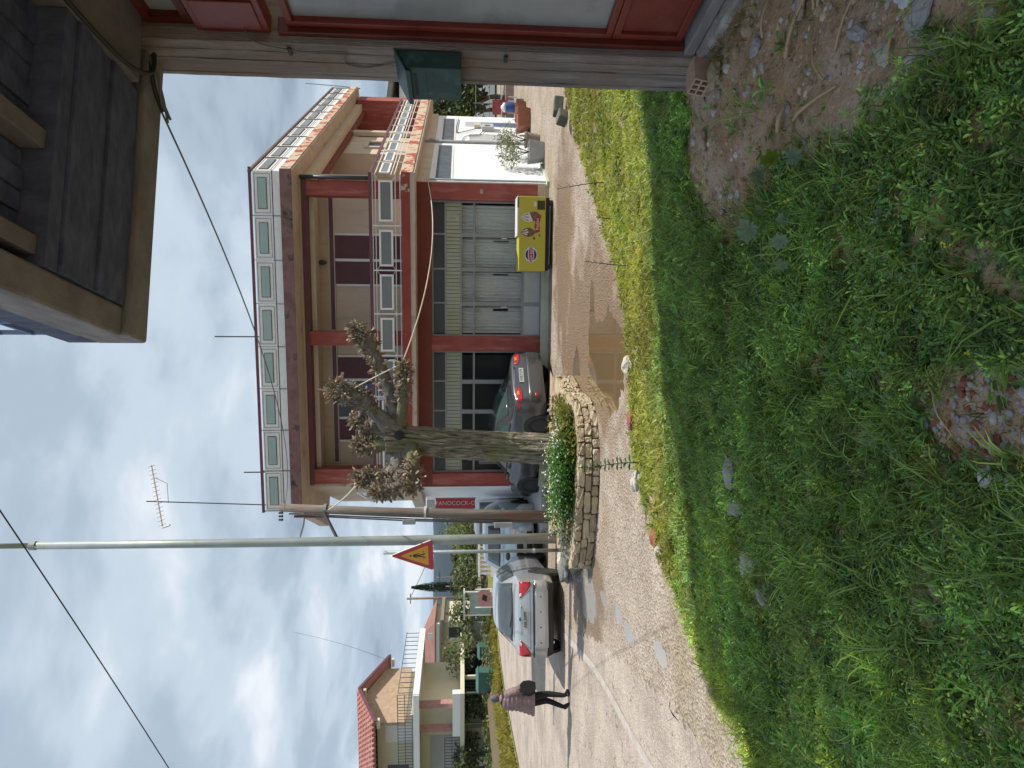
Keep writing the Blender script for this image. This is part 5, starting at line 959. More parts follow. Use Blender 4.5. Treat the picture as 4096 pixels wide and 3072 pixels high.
def pot(name, lab, x, y, z, w, hgt, mt, tree, square=True):
    t = thing(name, lab, 'plant pot', (x, y, z)); tp_ = .5*w
    m_ = MB()
    if square:
        for q, zz in ((.40, 0), (.5, hgt), (.46, hgt), (.44, hgt-.04)): m_.v += [(x+q*w*a, y+q*w*b, z+zz) for a, b in ((-1, -1), (1, -1), (1, 1), (-1, 1))]
        for i in range(3):
            for j in range(4): a, b = i*4+j, i*4+(j+1) % 4; m_.f.append((a, b, b+4, a+4))
        m_.f += [(3, 2, 1, 0), (12, 13, 14, 15)]
    else: m_.lathe([(.36*w, 0), (.5*w, hgt*.9), (.54*w, hgt*.9), (.54*w, hgt), (.46*w, hgt), (.45*w, hgt-.04)], (x, y, z), 18)
    build('container', m_, mt, t, bevel=.008)
    if tree:
        st_ = MB()
        for k in range(5): a = k*1.3; st_.tube([(x, y, z+hgt-.04), (x+.1*math.cos(a), y+.1*math.sin(a), z+hgt+.25), (x+.28*math.cos(a), y+.28*math.sin(a), z+hgt+.62)], [.012, .01, .005], 5)
        build('stem', st_, 'bark_knob', t); leafobj('foliage', cluster_leaves(520, tree, tree*.8, tree*.75, .11, .026, OL, .4, (x, y, z+hgt+.50)), t)
    return t
pq = lambda s, n: FS.p(s, n, 0)[:2]
x, y = pq(1.55, .45); pot('oleander_pot', 'grey square concrete pot with a leafy shrub, nearer of two by white wall', x, y, 0, .52, .42, 'concrete_pot', .48)
x, y = pq(2.75, .5); pot('oleander_pot', 'brown clay pot with a leafy shrub, second along the white wall', x, y, 0, .44, .42, 'clay_grey', .5, False)
x, y = pq(5.9, .45); pot('empty_planter', 'empty terracotta trough under the meter box on the white wall', x, y, 0, .7, .42, 'terracotta', 0)
x, y = pq(7.7, .4); pot('low_block', 'low terracotta planter beside the blue side door', x, y, 0, .6, .34, 'terracotta', 0)
bk = thing('paint_bucket', 'white and blue plastic drum standing at the far end of white wall', 'drum', (*pq(8.6, .35), .25)); x, y = pq(8.6, .35)
build('drum', MB().lathe([(.15, 0), (.17, .05), (.17, .36), (.15, .4)], (x, y, .25), 16), 'bucket_blue', bk, smooth=True); build('white_lid', MB().lathe([(.165, .4), (.16, .47), (.08, .52), (.05, .56)], (x, y, .25), 16), 'white_plastic', bk, smooth=True); build('stand', MB().box(x-.25, x+.25, y-.2, y+.2, 0, .25), 'clay_grey', bk)
rc_ = thing('garden_chair', 'small red plastic chair with white frame in the yard beyond the white wall', 'chair', (11.5, 27.3, 0))
build('seat', MB().box(11.2, 11.8, 27.0, 27.5, .35, .41), 'red_plastic', rc_); build('backrest', MB().box(11.2, 11.8, 27.46, 27.52, .41, .95), 'red_plastic', rc_)
for dx, dy in ((11.24, 27.05), (11.74, 27.05), (11.24, 27.46), (11.74, 27.46)): build('leg', MB().box(dx, dx+.04, dy, dy+.04, 0, .35), 'white_plastic', rc_)
build('arm', MB().box(11.16, 11.2, 27.0, 27.5, .55, .6), 'white_plastic', rc_); build('arm', MB().box(11.8, 11.84, 27.0, 27.5, .55, .6), 'white_plastic', rc_)
kb = build('low_wall', MB().box(10.4, 16, 28.2, 28.5, 0, .35).box(10.2, 16, 28.5, 29, 0, .2), 'clay_grey'); tag(kb, 'low brown kerb wall closing the yard behind the white wall', 'wall')
fe = thing('wire_fence', 'wire fence of thin posts in front of the dark trees at right', 'fence', (13, 29.2, 0))
for i in range(7): build('post', MB().tube([(10.6+i*.9, 29.3, 0), (10.6+i*.9, 29.3, 1.7)], .03, 6), 'fence_metal', fe)
for z in (.5, 1.0, 1.6): build('rail', MB().tube([(10.6, 29.3, z), (16, 29.3, z)], .012, 5), 'fence_metal', fe)
dk = [(.035, .055, .02), (.06, .085, .03), (.09, .12, .045), (.025, .035, .015)]
def tree(name, lab, x, y, z, hgt, r, cols, n=1600, trunk=.18, group=None, L=.22, W=.1, cr=None, cz=.62, lobes=7):
    t = thing(name, lab, 'tree', (x, y, z), group); m_ = MB(); rr = random.Random(int(x*31+y*7)); th = hgt*cz*.72
    m_.tube(spline([(x, y, z-.1), (x+rr.uniform(-.1, .1)*r, y, z+th*.5), (x+rr.uniform(-.15, .15)*r, y, z+th)], 5), [trunk*(1-.05*i) for i in range(11)], 9, wob=.1)
    p = Proto(); tips = []
    for k in range(lobes):
        a = k*2*math.pi/lobes+rr.uniform(-.4, .4); e = Vector((x+math.cos(a)*r*rr.uniform(.4, .75), y+math.sin(a)*r*rr.uniform(.4, .75), z+hgt*rr.uniform(cz*.75, .9))); tips.append(e); s0 = Vector((x, y, z+th*rr.uniform(.55, .95)))
        m_.tube([s0, s0.lerp(e, .5)+Vector((0, 0, .1*r)), e], [trunk*.55, trunk*.35, trunk*.15], 6)
    build('trunk', m_, 'bark_knob', t, smooth=True); tips.append(Vector((x, y, z+hgt*.85)))
    for i in range(n):
        c0 = tips[i % len(tips)]; d = Vector((random.gauss(0, 1), random.gauss(0, 1), random.gauss(0, 1))).normalized()*(r*.52*random.random()**.4)*(1+.3*mnoise.noise(Vector((i % 7, i % 5, 0)))); d.z *= .8; c = random.choice(cols); v = random.uniform(.6, 1.4)*(1+.25*mnoise.noise((c0+d)*1.5))
        p.leaf(c0+d, (random.gauss(0, 1), random.gauss(0, 1), random.gauss(0, .8)), (random.gauss(0, .7), random.gauss(0, .7), 1), L*random.uniform(.6, 1.4), W*random.uniform(.7, 1.3), [q*v for q in c])
    leafobj('crown', p.done(), t); return t
for i, (x, y, hgt, r) in enumerate(((11.6, 31, 3.6, 1.7), (13.6, 31.5, 4.2, 2.1), (15.8, 32, 4.0, 2.0), (12.6, 34, 4.4, 2.2), (17.5, 34, 4.6, 2.3), (15, 36, 4.6, 2.2))):
    tree('orchard_tree', 'dark leafy orchard tree behind the wire fence at right, %s' % ('nearest the white wall', 'second from the white wall', 'third from the white wall', 'in the row behind, left', 'at the far right', 'in the row behind, right')[i], x, y, 0, hgt, r, dk, 1300, .14, 'orchard trees behind the wire fence', .26, .13, cz=.5)
fh = thing('far_white_house', 'plain pale house end with tilted roof seen behind the balcony at right', 'house', (17, 44, 0)); build('wall', MB().box(16.5, 26, 44, 50, 0, 6.3), 'white_plaster', fh); build('roof', MB().add([(16, 43.5, 7.4), (26, 43.5, 6.2), (26, 50.5, 6.2), (16, 50.5, 7.4), (16, 43.5, 7.1), (26, 43.5, 5.9), (26, 50.5, 5.9), (16, 50.5, 7.1)], [(0, 1, 2, 3), (7, 6, 5, 4), (0, 4, 5, 1), (1, 5, 6, 2), (2, 6, 7, 3), (3, 7, 4, 0)]), 'clay_grey', fh)
for i, (x, y, a, lb) in enumerate(((5.9, 14.0, .3, 'dark mossy concrete block at the grass edge by the road, right one'), (5.45, 13.5, .8, 'dark mossy concrete block tipped at the grass edge, left one'))):
    o = build('concrete_block', MB().box(-.2, .2, -.11, .11, 0, .2), 'moss_block', bevel=.02); o.location = (x, y, .08); o.rotation_euler = (.25*i, .1, a); tag(o, lb, 'block')
# left of the shop: hanging sign, potted palm, gas drum, awning clutter
hs = thing('hanging_sign', 'vertical pink and red shop sign hanging beside the left red column', 'sign', (*FL.p(.9, .3, 0)[:2], 2.0)); q = FL.p(.9, .42, 0)
sgx = Vector((1, 0, 0)); build('board', MB().box(q[0]-.13, q[0]+.13, q[1]-.03, q[1]+.03, 1.85, 2.95), 'print_red', hs, bevel=.01); build('rim', MB().box(q[0]-.15, q[0]-.131, q[1]-.035, q[1]+.035, 1.83, 2.97).box(q[0]+.131, q[0]+.15, q[1]-.035, q[1]+.035, 1.83, 2.97), 'scarf', hs)
build('lamp_box', MB().box(q[0]-.12, q[0]+.1, q[1]-.05, q[1]+.03, 2.98, 3.2), 'plate_white', hs)
text('sign_text', 'FANOCOCK-O', .165, 'plate_white', hs, Matrix(((0, 1, 0, q[0]), (0, 0, -1, q[1]-.032), (-1, 0, 0, 2.4), (0, 0, 0, 1))))
q = FL.p(2.2, .9, 0); pot('potted_shrub', 'terracotta pot with a dark bushy shrub beyond the left red column', q[0], q[1], .1, .5, .45, 'terracotta', .42, False)
for k, (s, n, w_, h_, mt, lb) in enumerate(((1.6, .55, .14, .5, 'plate_white', 'small white gas bottle beside the terracotta pot'), (3.6, .8, .2, .7, 'galvanised', 'grey metal drum beyond the terracotta pot'))):
    q = FL.p(s, n, 0); tag(build('gas_bottle', MB().lathe([(w_*.9, 0), (w_, .05), (w_, h_*.75), (w_*.6, h_*.92), (w_*.25, h_), (w_*.25, h_+.06)], (q[0], q[1], .1), 14), mt, smooth=True), lb, 'bottle')
sh2 = thing('far_shop', 'narrow shop front with blue and grey goods seen left of the corner building', 'shop', (-5.2, 27, 0)); build('wall', MB().box(-5.5, -4.2, 27.2, 31, 0, 3.1), 'white_plaster', sh2); build('blue_display', MB().box(-5.4, -4.9, 27.1, 27.19, 1.2, 2.6), 'blue_rail', sh2); build('shelf', MB().box(-5.4, -4.4, 26.8, 27.15, .1, 1.0), 'dark_panel', sh2); build('awning', MB().box(-5.5, -4.3, 26.6, 27.19, 2.75, 2.85), 'light_grey', sh2)
tag(build('pavement', MB().prism([FL.p(.5, 1.4, 0)[:2], FL.p(-.4, 1.2, 0)[:2], FL.p(-.3, .1, 0)[:2], FL.p(6, 0, 0)[:2], FL.p(6, 1.4, 0)[:2]], -.02, .12), 'light_grey'), kind='structure')
tp2 = FW.p(5.9, 1.35, 0); tb = thing('blue_pump', 'small blue pump or toolbox standing behind the planter flowers', 'toolbox', (-.55, 13.9, 0)); build('case', MB().box(-.85, -.5, 13.8, 14.1, .02, .30), 'bucket_blue', tb, bevel=.04); build('cap', MB().box(-.8, -.66, 13.84, 14.0, .301, .42), 'sign_black', tb, bevel=.02); build('spout', MB().tube([(-.6, 13.9, .30), (-.55, 13.9, .42)], .03, 8), 'white_plastic', tb)

# ================================================================== left background: houses, trees, street furniture
mat('roof_tile', (.34, .15, .125), .85, (.27, .115, .10), 6, bump=.3, bscale=20, dirt=(.40, .22, .19), dscale=1.5); mat('house_cream', (.66, .61, .47), .85, (.60, .55, .42), .6); mat('house_tan', (.44, .32, .22), .85); mat('house_pink', (.43, .22, .20), .8)
mat('pale_grey_wall', (.47, .47, .46), .85, (.42, .42, .41), .5); mat('iron', (.10, .10, .105), .6); mat('green_iron', (.08, .12, .085), .6); mat('beam_cream', (.62, .60, .46), .8)
ridge = Vector((-1, .06, 0)).normalized(); HF = Frame((-19.6, 42), (-.985, .17), (-.17, -.985)); HG = Frame((-19.6, 42), (.17, .985), (.985, -.17))
lh = thing('tiled_house', 'cream two-storey house with red tiled roof and balconies at far left', 'house', (-21, 42, .6))
def house_tiles(F, s0, s1, n0, z0, n1, z1, par, mt, wdt=.34, rows=9):
    """slope from eave (n0,z0) to ridge (n1,z1): one roll of barrel tiles per column"""
    k = int((s1-s0)/wdt); r_ = random.Random(3)
    bs = MB(); bs.add([F.p(s, n, z-.05) for s, n, z in ((s0, n0, z0), (s1, n0, z0), (s1, n1, z1), (s0, n1, z1))], [(0, 1, 2, 3)]); build('roof_base', bs, mt, par)
    for i in range(k):
        m_ = MB(); c = s0+(i+.5)*wdt
        for j in range(rows):
            t0, t1 = j/rows, (j+1.12)/rows; pa = Vector(F.p(c, n0+(n1-n0)*t0, z0+(z1-z0)*t0+.03)); pb = Vector(F.p(c, n0+(n1-n0)*min(1, t1), z0+(z1-z0)*min(1, t1)))
            m_.tube([pa, pb], [wdt*.42, wdt*.34], 7, cap=True)
        build('tile_row', m_, mt, par, smooth=False)
# ridge runs along HF.s; front eave nearer to us
zr, ze = 8.75, 7.35
house_tiles(HF, -.2, 9.5, 2.6, ze, -.6, zr, lh, 'roof_tile')
bs = MB(); bs.add([HF.p(s, n, z) for s, n, z in ((-.2, -.6, zr), (9.5, -.6, zr), (9.5, -4.2, 7.2), (-.2, -4.2, 7.2), (-.2, -.6, zr-.12), (9.5, -.6, zr-.12), (9.5, -4.2, 7.05), (-.2, -4.2, 7.05))], [(3, 2, 1, 0), (4, 5, 6, 7), (0, 1, 5, 4), (2, 3, 7, 6), (0, 4, 7, 3), (1, 2, 6, 5)]); build('roof_back', bs, 'roof_tile', lh)
vb = MB(); 
for a, b in (((2.6, ze), (-.6, zr)), ((-.6, zr), (-4.2, 7.2))): vb.hexa([HF.p(s, n, z+dz) for dz in (-.16, .02) for s, (n, z) in ((-.28, a), (-.2, a), (-.2, b), (-.28, b))])
build('verge_board', vb, 'maroon', lh)
gw = MB(); gw.add([HF.p(s, n, z) for s in (.4, .6) for n, z in ((1.9, 5.6), (-3.6, 5.6), (-3.6, 7.3), (-.6, 8.5), (1.9, 7.5))], [(0, 1, 2, 3, 4), (9, 8, 7, 6, 5)]+[(i, i+5, (i+1) % 5+5, (i+1) % 5) for i in range(5)]); build('gable_wall', gw, 'house_tan', lh)
for n, z in ((2.3, 7.25), (-.6, 8.45), (-3.9, 7.0)): HF.part('roof_beam', 'beam_cream', lh, -.15, .4, n-.12, n+.12, z-.2, z-.02)
HF.part('upper_wall', 'house_cream', lh, .6, 9.5, -3.5, 1.0, 5.0, 7.4); HF.part('upper_door', 'white_paint', lh, 1.2, 2.4, 1.001, 1.03, 5.1, 6.9); HF.part('upper_window', 'dark_panel', lh, 4, 5.6, 1.001, 1.03, 5.5, 6.8)
HF.part('upper_slab', 'pale_grey_wall', lh, -1.9, 9.5, -4.5, 2.7, 4.75, 5.0); HF.part('slab_edge', 'white_plaster', lh, -1.92, 9.5, 2.701, 2.76, 4.7, 5.05); HF.part('slab_edge', 'white_plaster', lh, -1.98, -1.901, -4.5, 2.7, 4.7, 5.05)
HF.part('middle_wall', 'house_cream', lh, .3, 9.5, -4, .6, 2.3, 4.75); HF.part('garage_door', 'pale_grey_wall', lh, 2.4, 6.5, .601, .64, 2.4, 4.2)
for s in (.6, -1.0): HF.part('pillar', 'house_pink', lh, s, s+.26, 1.9, 2.3, 2.3, 4.75)
HF.part('middle_slab', 'house_cream', lh, -1.9, 9.5, -4, 2.7, 2.05, 2.3); HF.part('white_parapet', 'white_plaster', lh, -1.9, .9, 2.3, 2.69, 2.301, 2.75)
HF.part('lower_wall', 'house_cream', lh, 1.4, 9.5, -4, 1.4, .5, 2.05); HF.part('lower_door', 'brown_frame', lh, 5.1, 6.4, 1.401, 1.44, .6, 1.7); HF.part('dark_opening', 'dark_panel', lh, -1.5, 1.39, -3, -2.5, .5, 2.0)
for s in (-1.8, .2, 2.4, 3.2, 6.2): HF.part('post', 'green_iron', lh, s, s+.09, 2.4, 2.5, .5, 2.05)
def iron_rail(F, s0, s1, n, z0, z1, par, step=.2):
    m_ = MB(); k = int((s1-s0)/step)
    for i in range(k+1): F.box(m_, s0+i*step, s0+i*step+.025, n, n+.025, z0, z1)
    for z in (z0, (z0+z1)/2, z1): F.box(m_, s0, s1, n+.001, n+.024, z, z+.04)
    build('railing', m_, 'iron', par)
iron_rail(HF, -1.9, 9.4, 2.6, 5.1, 5.95, lh); iron_rail(HF, 1.0, 9.4, 2.6, 2.35, 3.2, lh)
m_ = MB(); 
for i in range(14): HG.box(m_, -2.4+i*.5, -2.37+i*.5, 1.85, 1.88, 5.1, 5.95)
HG.box(m_, -2.4, 4.3, 1.85, 1.88, 5.93, 5.97); build('railing', m_, 'iron', lh); dmd = [HF.p(4.6+a, 2.63, 2.8+b) for a, b in ((0, .42), (.32, 0), (0, -.42), (-.32, 0), (0, .42))]; build('diamond', MB().tube(dmd, .03, 4), 'iron', lh)
hb = thing('low_tiled_house', 'low house with faded brown hip roof between the trees, far left', 'house', (-26, 60, 0)); BF = Frame((-21.8, 60), (-1, 0), (0, -1))
mat('roof_faded', (.26, .125, .10), .85, (.20, .10, .085), 2, bump=.3, bscale=12)
BF.part('wall', 'house_cream', hb, 0, 9, -6, 0, 0, 4.6); build('roof', MB().add([BF.p(*q) for q in ((-.5, .6, 4.6), (9.5, .6, 4.6), (9.5, -6.6, 4.6), (-.5, -6.6, 4.6), (2.0, -3, 6.1), (7.5, -3, 6.1))], [(0, 1, 5, 4), (1, 2, 5), (2, 3, 4, 5), (3, 0, 4), (3, 2, 1, 0)]), 'roof_faded', hb); BF.part('wall_strip', 'white_plaster', hb, -.3, 9.3, .001, .3, 4.2, 4.55); BF.part('window', 'dark_panel', hb, 1.5, 2.8, .001, .03, 3.2, 4.1)
BF.part('dish', 'white_plastic', hb, .6, 1.2, .05, .1, 4.8, 5.2)
ch = thing('cream_house', 'small cream block house with flat roof beyond the olive trees', 'house', (-17.5, 52, 0)); build('wall', MB().box(-22, -18.6, 52, 57, 0, 3.6), 'house_cream', ch); build('roof', MB().box(-22.3, -18.3, 51.6, 57.2, 3.6, 3.85), 'clay_grey', ch); build('window', MB().box(-19.8, -19.0, 51.94, 51.99, 2.1, 3.2), 'dark_panel', ch); build('door', MB().box(-21.4, -20.5, 51.94, 51.99, .2, 2.3), 'light_grey', ch)
oc = [(.11, .14, .06), (.16, .19, .09), (.07, .09, .04), (.2, .22, .13)]
for i, (x, y, hgt, r, lb) in enumerate(((-17.6, 44, 3.4, 1.6, 'grey green olive tree with bare lower trunk right of the tiled house'), (-16.0, 46, 2.9, 1.4, 'rounded olive tree beside the grey gate pillars'), (-14.4, 50, 2.6, 1.3, 'small olive tree behind the glass shelter'), (-13.6, 60, 3.6, 1.9, 'dense green tree left of the cypress'), (-12.2, 56, 3.0, 1.9, 'broad bush above the red banner'), (-10.4, 52, 2.9, 1.9, 'dark bush behind the white balustrade'), (-8.6, 56, 2.8, 1.7, 'pale yellow green tree between the two posts'), (-22.4, 40.2, 2.6, 1.1, 'leafy lemon tree in front of the tiled house'), (-19.6, 40.6, 2.2, .9, 'small green shrub tree by the green gate posts'))):
    tree('garden_tree', lb, x, y, .1, hgt, r, oc if i not in (3, 6) else ([(.10, .15, .04), (.16, .2, .05)] if i == 3 else [(.26, .26, .07), (.2, .21, .06)]), 800, .11, None, .26, .13)
def conifer(x, y, hgt, r):
    t = thing('cypress', 'tall narrow dark cypress standing against the blue hill', 'tree', (x, y, 0)); build('trunk', MB().tube([(x, y, 0), (x, y, hgt*.5)], [.2, .1], 7), 'bark_knob', t); p = Proto()
    for i in range(2200):
        z = hgt*(.12+.88*random.random()**.8); w_ = r*min(1, (1-z/hgt)*3+.12)*(1+.2*mnoise.noise(Vector((z*1.2, 0, 0)))); a = random.random()*6.28; q = w_*random.random()**.4; v = random.uniform(.6, 1.4)
        p.leaf((x+q*math.cos(a), y+q*math.sin(a), z), (math.cos(a)*.5, math.sin(a)*.5, 1), (math.cos(a), math.sin(a), .2), .32, .09, [c*v for c in (.022, .04, .022)])
    leafobj('crown', p.done(), t)
conifer(-27.4, 90, 8.7, .62)
# far hedge and wood: one mass
pts = np.stack([rng.uniform(-62, 40, 900), rng.uniform(95, 180, 900), np.zeros(900)], -1); fo = Proto()
fw1 = cluster_leaves(60, 1.8, 1.8, 1.4, .9, .5, [(.06, .09, .03), (.10, .12, .05), (.045, .06, .025)], .2, (0, 0, 1.3)); tag(scatter('far_wood', [fw1], pts, rng.uniform(.6, 1.5, 900), leaf, .1), 'mass of distant trees and hedges below the blue hill', 'wood')
pts = np.stack([rng.uniform(-26, -15.5, 420), rng.uniform(38, 48, 420), np.full(420, .4)], -1); hg = cluster_leaves(36, .3, .3, .3, .16, .08, oc, .4, (0, 0, .25)); tag(scatter('garden_hedge', [hg], pts, rng.uniform(.5, 1.3, 420), leaf, .2), 'low garden weeds and shrubs along the far bank', 'shrubs')
vx = [(a, b) for (a, b) in zip(off(VA, -.2, .05), off(VA, -1.7, .3))]
vp = []
for i in range(1700):
    k = random.randint(1, len(VA)-4); t = random.random(); u = random.random(); x0 = VA[k][0]+(VA[k+1][0]-VA[k][0])*t; y0 = VA[k][1]+(VA[k+1][1]-VA[k][1])*t; vp.append((x0-.1-1.7*u, y0+.3*u, .03+.25*u))
gt = Proto()
for _ in range(9): a = random.random()*6.3; gt.strip([(0, 0, 0), (.05*math.cos(a), .05*math.sin(a), .14), (.14*math.cos(a), .14*math.sin(a), .24)], [.02, .015, 0], (math.sin(a), -math.cos(a), .2), (.26, .24, .045), (.3, .27, .07))
tag(scatter('verge_weeds', [gt.done()], np.array(vp), rng.uniform(.6, 1.5, len(vp)), leaf, .2), 'yellow green grass along the far edge of the street', 'grass')
# street furniture over there
bm_ = mat('bin_green', (.06, .14, .12), .6, (.05, .12, .10), 3)
def bin_(x, y, w_, h_, lb):
    t = thing('waste_bin', lb, 'bin', (x, y, .3)); m_ = MB(); m_.hexa([(x-w_*.42, y-.35, .4), (x+w_*.42, y-.35, .4), (x+w_*.42, y+.35, .4), (x-w_*.42, y+.35, .4), (x-w_*.5, y-.42, .4+h_), (x+w_*.5, y-.42, .4+h_), (x+w_*.5, y+.42, .4+h_), (x-w_*.5, y+.42, .4+h_)]); build('tub', m_, 'bin_green', t, bevel=.03); build('lid', MB().add([(x-w_*.52, y-.45, .401+h_), (x+w_*.52, y-.45, .401+h_), (x+w_*.52, y+.45, .401+h_), (x-w_*.52, y+.45, .401+h_), (x-w_*.5, y, .55+h_), (x+w_*.5, y, .55+h_)], [(0, 1, 5, 4), (2, 3, 4, 5), (0, 4, 3), (1, 2, 5), (3, 2, 1, 0)]), 'bin_green', t)
    for s in (-1, 1): build('wheel', MB().tube([(x+s*w_*.4, y-.3, .35), (x+s*w_*.4+.05, y-.3, .35)], .1, 10), 'black', t)
bin_(-17.2, 38.6, 1.2, .85, 'green waste bin on the far verge, nearer the walking person'); bin_(-16.7, 41.5, .8, .7, 'green waste bin on the far verge under the olive trees')
mat('shelter_glass', (.30, .42, .38), .1, spec=.7); bs_ = thing('glass_shelter', 'small glazed bus shelter at the far side of the street', 'shelter', (-14.2, 43, 0))
for x in (-15.0, -13.5): build('post', MB().box(x, x+.08, 42.9, 43, 0, 2.0), 'white_paint', bs_)
build('pane', MB().box(-14.9, -13.52, 42.94, 42.96, .3, 1.7), 'shelter_glass', bs_); build('roof', MB().box(-15.1, -13.4, 42.5, 43.6, 2.0, 2.1), 'light_grey', bs_); build('bench', MB().box(-14.8, -13.6, 43, 43.3, .4, .46), 'light_grey', bs_)
bn = thing('red_banner', 'dull red banner with a dark emblem fixed by the roadside', 'banner', (-11.2, 35, 0)); build('cloth', MB().add([(-11.75, 35, .55), (-10.85, 35, .75), (-10.95, 35, 1.35), (-11.7, 35, 1.35), (-11.75, 35.02, .55), (-10.85, 35.02, .75), (-10.95, 35.02, 1.35), (-11.7, 35.02, 1.35)], [(0, 1, 2, 3), (7, 6, 5, 4), (0, 4, 5, 1), (1, 5, 6, 2), (2, 6, 7, 3), (3, 7, 4, 0)]), 'house_pink', bn); build('emblem', MB().add([(-11.5, 34.995, .9), (-11.2, 34.995, .86), (-11.1, 34.995, 1.1), (-11.4, 34.995, 1.15)], [(0, 1, 2, 3)]), 'sign_black', bn)
for x in (-11.8, -10.85): build('pole', MB().tube([(x, 35.03, 0), (x, 35.03, 1.5)], .03, 6), 'white_paint', bn)
bl = thing('balustrade', 'short white balustrade of turned posts behind the pale blue car', 'balustrade', (-11, 42, 0))
for i in range(9): build('baluster', MB().lathe([(.09, 0), (.05, .12), (.1, .35), (.05, .6), (.09, .7)], (-12.0+i*.28, 42, .35), 8), 'white_plaster', bl, smooth=True)
build('top_rail', MB().box(-12.2, -9.5, 41.88, 42.12, 1.05, 1.17), 'white_plaster', bl); build('plinth', MB().box(-12.2, -9.5, 41.88, 42.12, .05, .35), 'white_plaster', bl)
for x, y, hgt, lb, rr_ in ((-21.2, 66, 7.6, 'leaning dark utility pole beside the low tiled house', .13), (-23.5, 100, 6.6, 'thin far pole right of the cypress', .09), (-15.2, 50, 3.4, 'slim grey post near the glass shelter', .05), (-18.0, 62, 4.6, 'thin grey pole above the olive trees', .06)):
    t = thing('street_pole', lb, 'pole', (x, y, 0)); build('shaft', MB().tube([(x, y, 0), (x, y, hgt)], [rr_, rr_*.8], 8), 'pole_wood', t, smooth=True); build('crosspiece', MB().box(x-.5, x+.5, y-.04, y+.04, hgt-.4, hgt-.32), 'iron', t)
wire((-21.2, 66, 7.3), (-19, 120, 4), .6, .03, 'dark_cable', 'dark wire dropping right from the far leaning pole')
mat('wall_grey', (.40, .41, .40), .9, (.34, .35, .34), .8); tag(build('garden_wall', MB().box(-26, -15.8, 48, 48.3, 0, 1.6).box(-17.4, -16.2, 45, 45.3, 0, 1.4), 'wall_grey'), 'pale grey garden wall under the olive trees', 'wall')
gt_ = thing('iron_gate', 'dark iron gate between cream posts right of the tiled house', 'gate', (-19.2, 41, .6))
for x in (-20.0, -18.2): build('post', MB().box(x, x+.2, 40.9, 41.1, .4, 2.3), 'house_cream', gt_)
for i in range(9): build('bar', MB().box(-19.75+i*.18, -19.71+i*.18, 40.98, 41.02, .6, 2.0), 'iron', gt_)

# ================================================================== foreground lot: weeds, grass, dirt, rubble
def grass_tuft(n, hgt, spread, wid, c0, c1, curl=.5, seg=4):
    p = Proto()
    for _ in range(n):
        a = random.random()*6.283; b = a+random.gauss(0, .6); r0 = spread*.25*random.random(); h_ = hgt*random.uniform(.5, 1.15); ln_ = spread*random.uniform(.3, 1.1); v = random.uniform(.7, 1.3); pts = []
        for i in range(seg):
            t = i/(seg-1); k = t**1.6; pts.append((r0*math.cos(a)+ln_*k*math.cos(b), r0*math.sin(a)+ln_*k*math.sin(b), h_*(t-curl*.55*t*t*t)))
        w_ = wid*random.uniform(.7, 1.3); p.strip(pts, [w_*.8, w_, w_*.7, 0][:seg] if seg == 4 else [w_, w_*.8, 0], (random.gauss(0, .5), random.gauss(0, .5), 1), [c*v*.75 for c in c0], [c*v for c in c1])
    return p.done()
def mallow(n, r, hgt, leafr, col):
    p = Proto()
    for _ in range(n):
        a = random.random()*6.283; q = r*math.sqrt(random.random()); z = hgt*random.uniform(.25, 1); v = random.uniform(.65, 1.35); c = [x*v for x in col]
        p.strip([(0, 0, 0), (q*.5*math.cos(a), q*.5*math.sin(a), z*.7), (q*math.cos(a), q*math.sin(a), z)], [.0025, .002, 0], (math.sin(a), -math.cos(a), .3), [c[0]*1.2, c[1], c[2]])
        p.disc((q*math.cos(a), q*math.sin(a), z), (random.gauss(0, .45)+.4*math.cos(a), random.gauss(0, .45)+.4*math.sin(a), 1), leafr*random.uniform(.55, 1.2), c, 5, .22, 12, .22)
    return p.done()
def broad(n, r, hgt, L, Wd, col, shape=None):
    p = Proto()
    for _ in range(n):
        a = random.random()*6.283; v = random.uniform(.65, 1.4); z = hgt*random.random(); q = r*random.random()*.5
        p.leaf((q*math.cos(a), q*math.sin(a), z), (math.cos(a), math.sin(a), random.uniform(.1, 1.1)), (random.gauss(0, .3), random.gauss(0, .3), 1), L*random.uniform(.6, 1.2), Wd*random.uniform(.7, 1.2), [x*v for x in col], shape, .25)
    return p.done()
LOBED = [(0, .05), (.12, .3), (.2, .2), (.35, .5), (.45, .32), (.62, .55), (.72, .35), (.86, .3), (1, 0)]
def samples(n, x0, x1, y0, y1, fn):
    x = rng.uniform(x0, x1, n); y = rng.uniform(y0, y1, n); ok = (rng.random(n) < fn(x, y)); x, y = x[ok], y[ok]; return np.stack([x, y, height(x, y)-.004], -1)
def inview(x, y): return (np.abs(x) < .64*y+.5) & (y > 1.45)
PEB = (-.12, 2.2, .20, .42)      # pebble spill: centre and half-axes
def bare(x, y):
    b = inpoly(x+.09*wav(x, y, 9)+.05*wav(x, y, 23, 2), y+.09*wav(x, y, 8, 1)+.05*wav(x, y, 19), DIRT).astype(float)
    b = np.maximum(b, (((x-PEB[0])/PEB[2])**2+((y-PEB[1])/PEB[3])**2 < 1+.4*wav(x, y, 9, 2)))
    b = np.maximum(b, (np.hypot((x+1.02)/.17, (y-2.42)/.08) < 1+.5*wav(x, y, 12)))              # soil patch, lower left
    b = np.maximum(b, (np.abs(y-4.62-.12*x-.08*wav(x, y, 3)) < .05) & (x > -1.9) & (x < -.35))           # row of stones in the grass
    return b
patch = lambda x, y, f, s, t=0: 1/(1+np.exp(-6*(wav(x, y, f, s)+.4*wav(x, y, f*2.7, s+1)-t)))
shadeline = 6.25
lotmask = lambda x, y: (edge_dist(x, y) > .02+.12*wav(x, y, 6))*inview(x, y)
G = lambda r, g, b: (r, g, b)
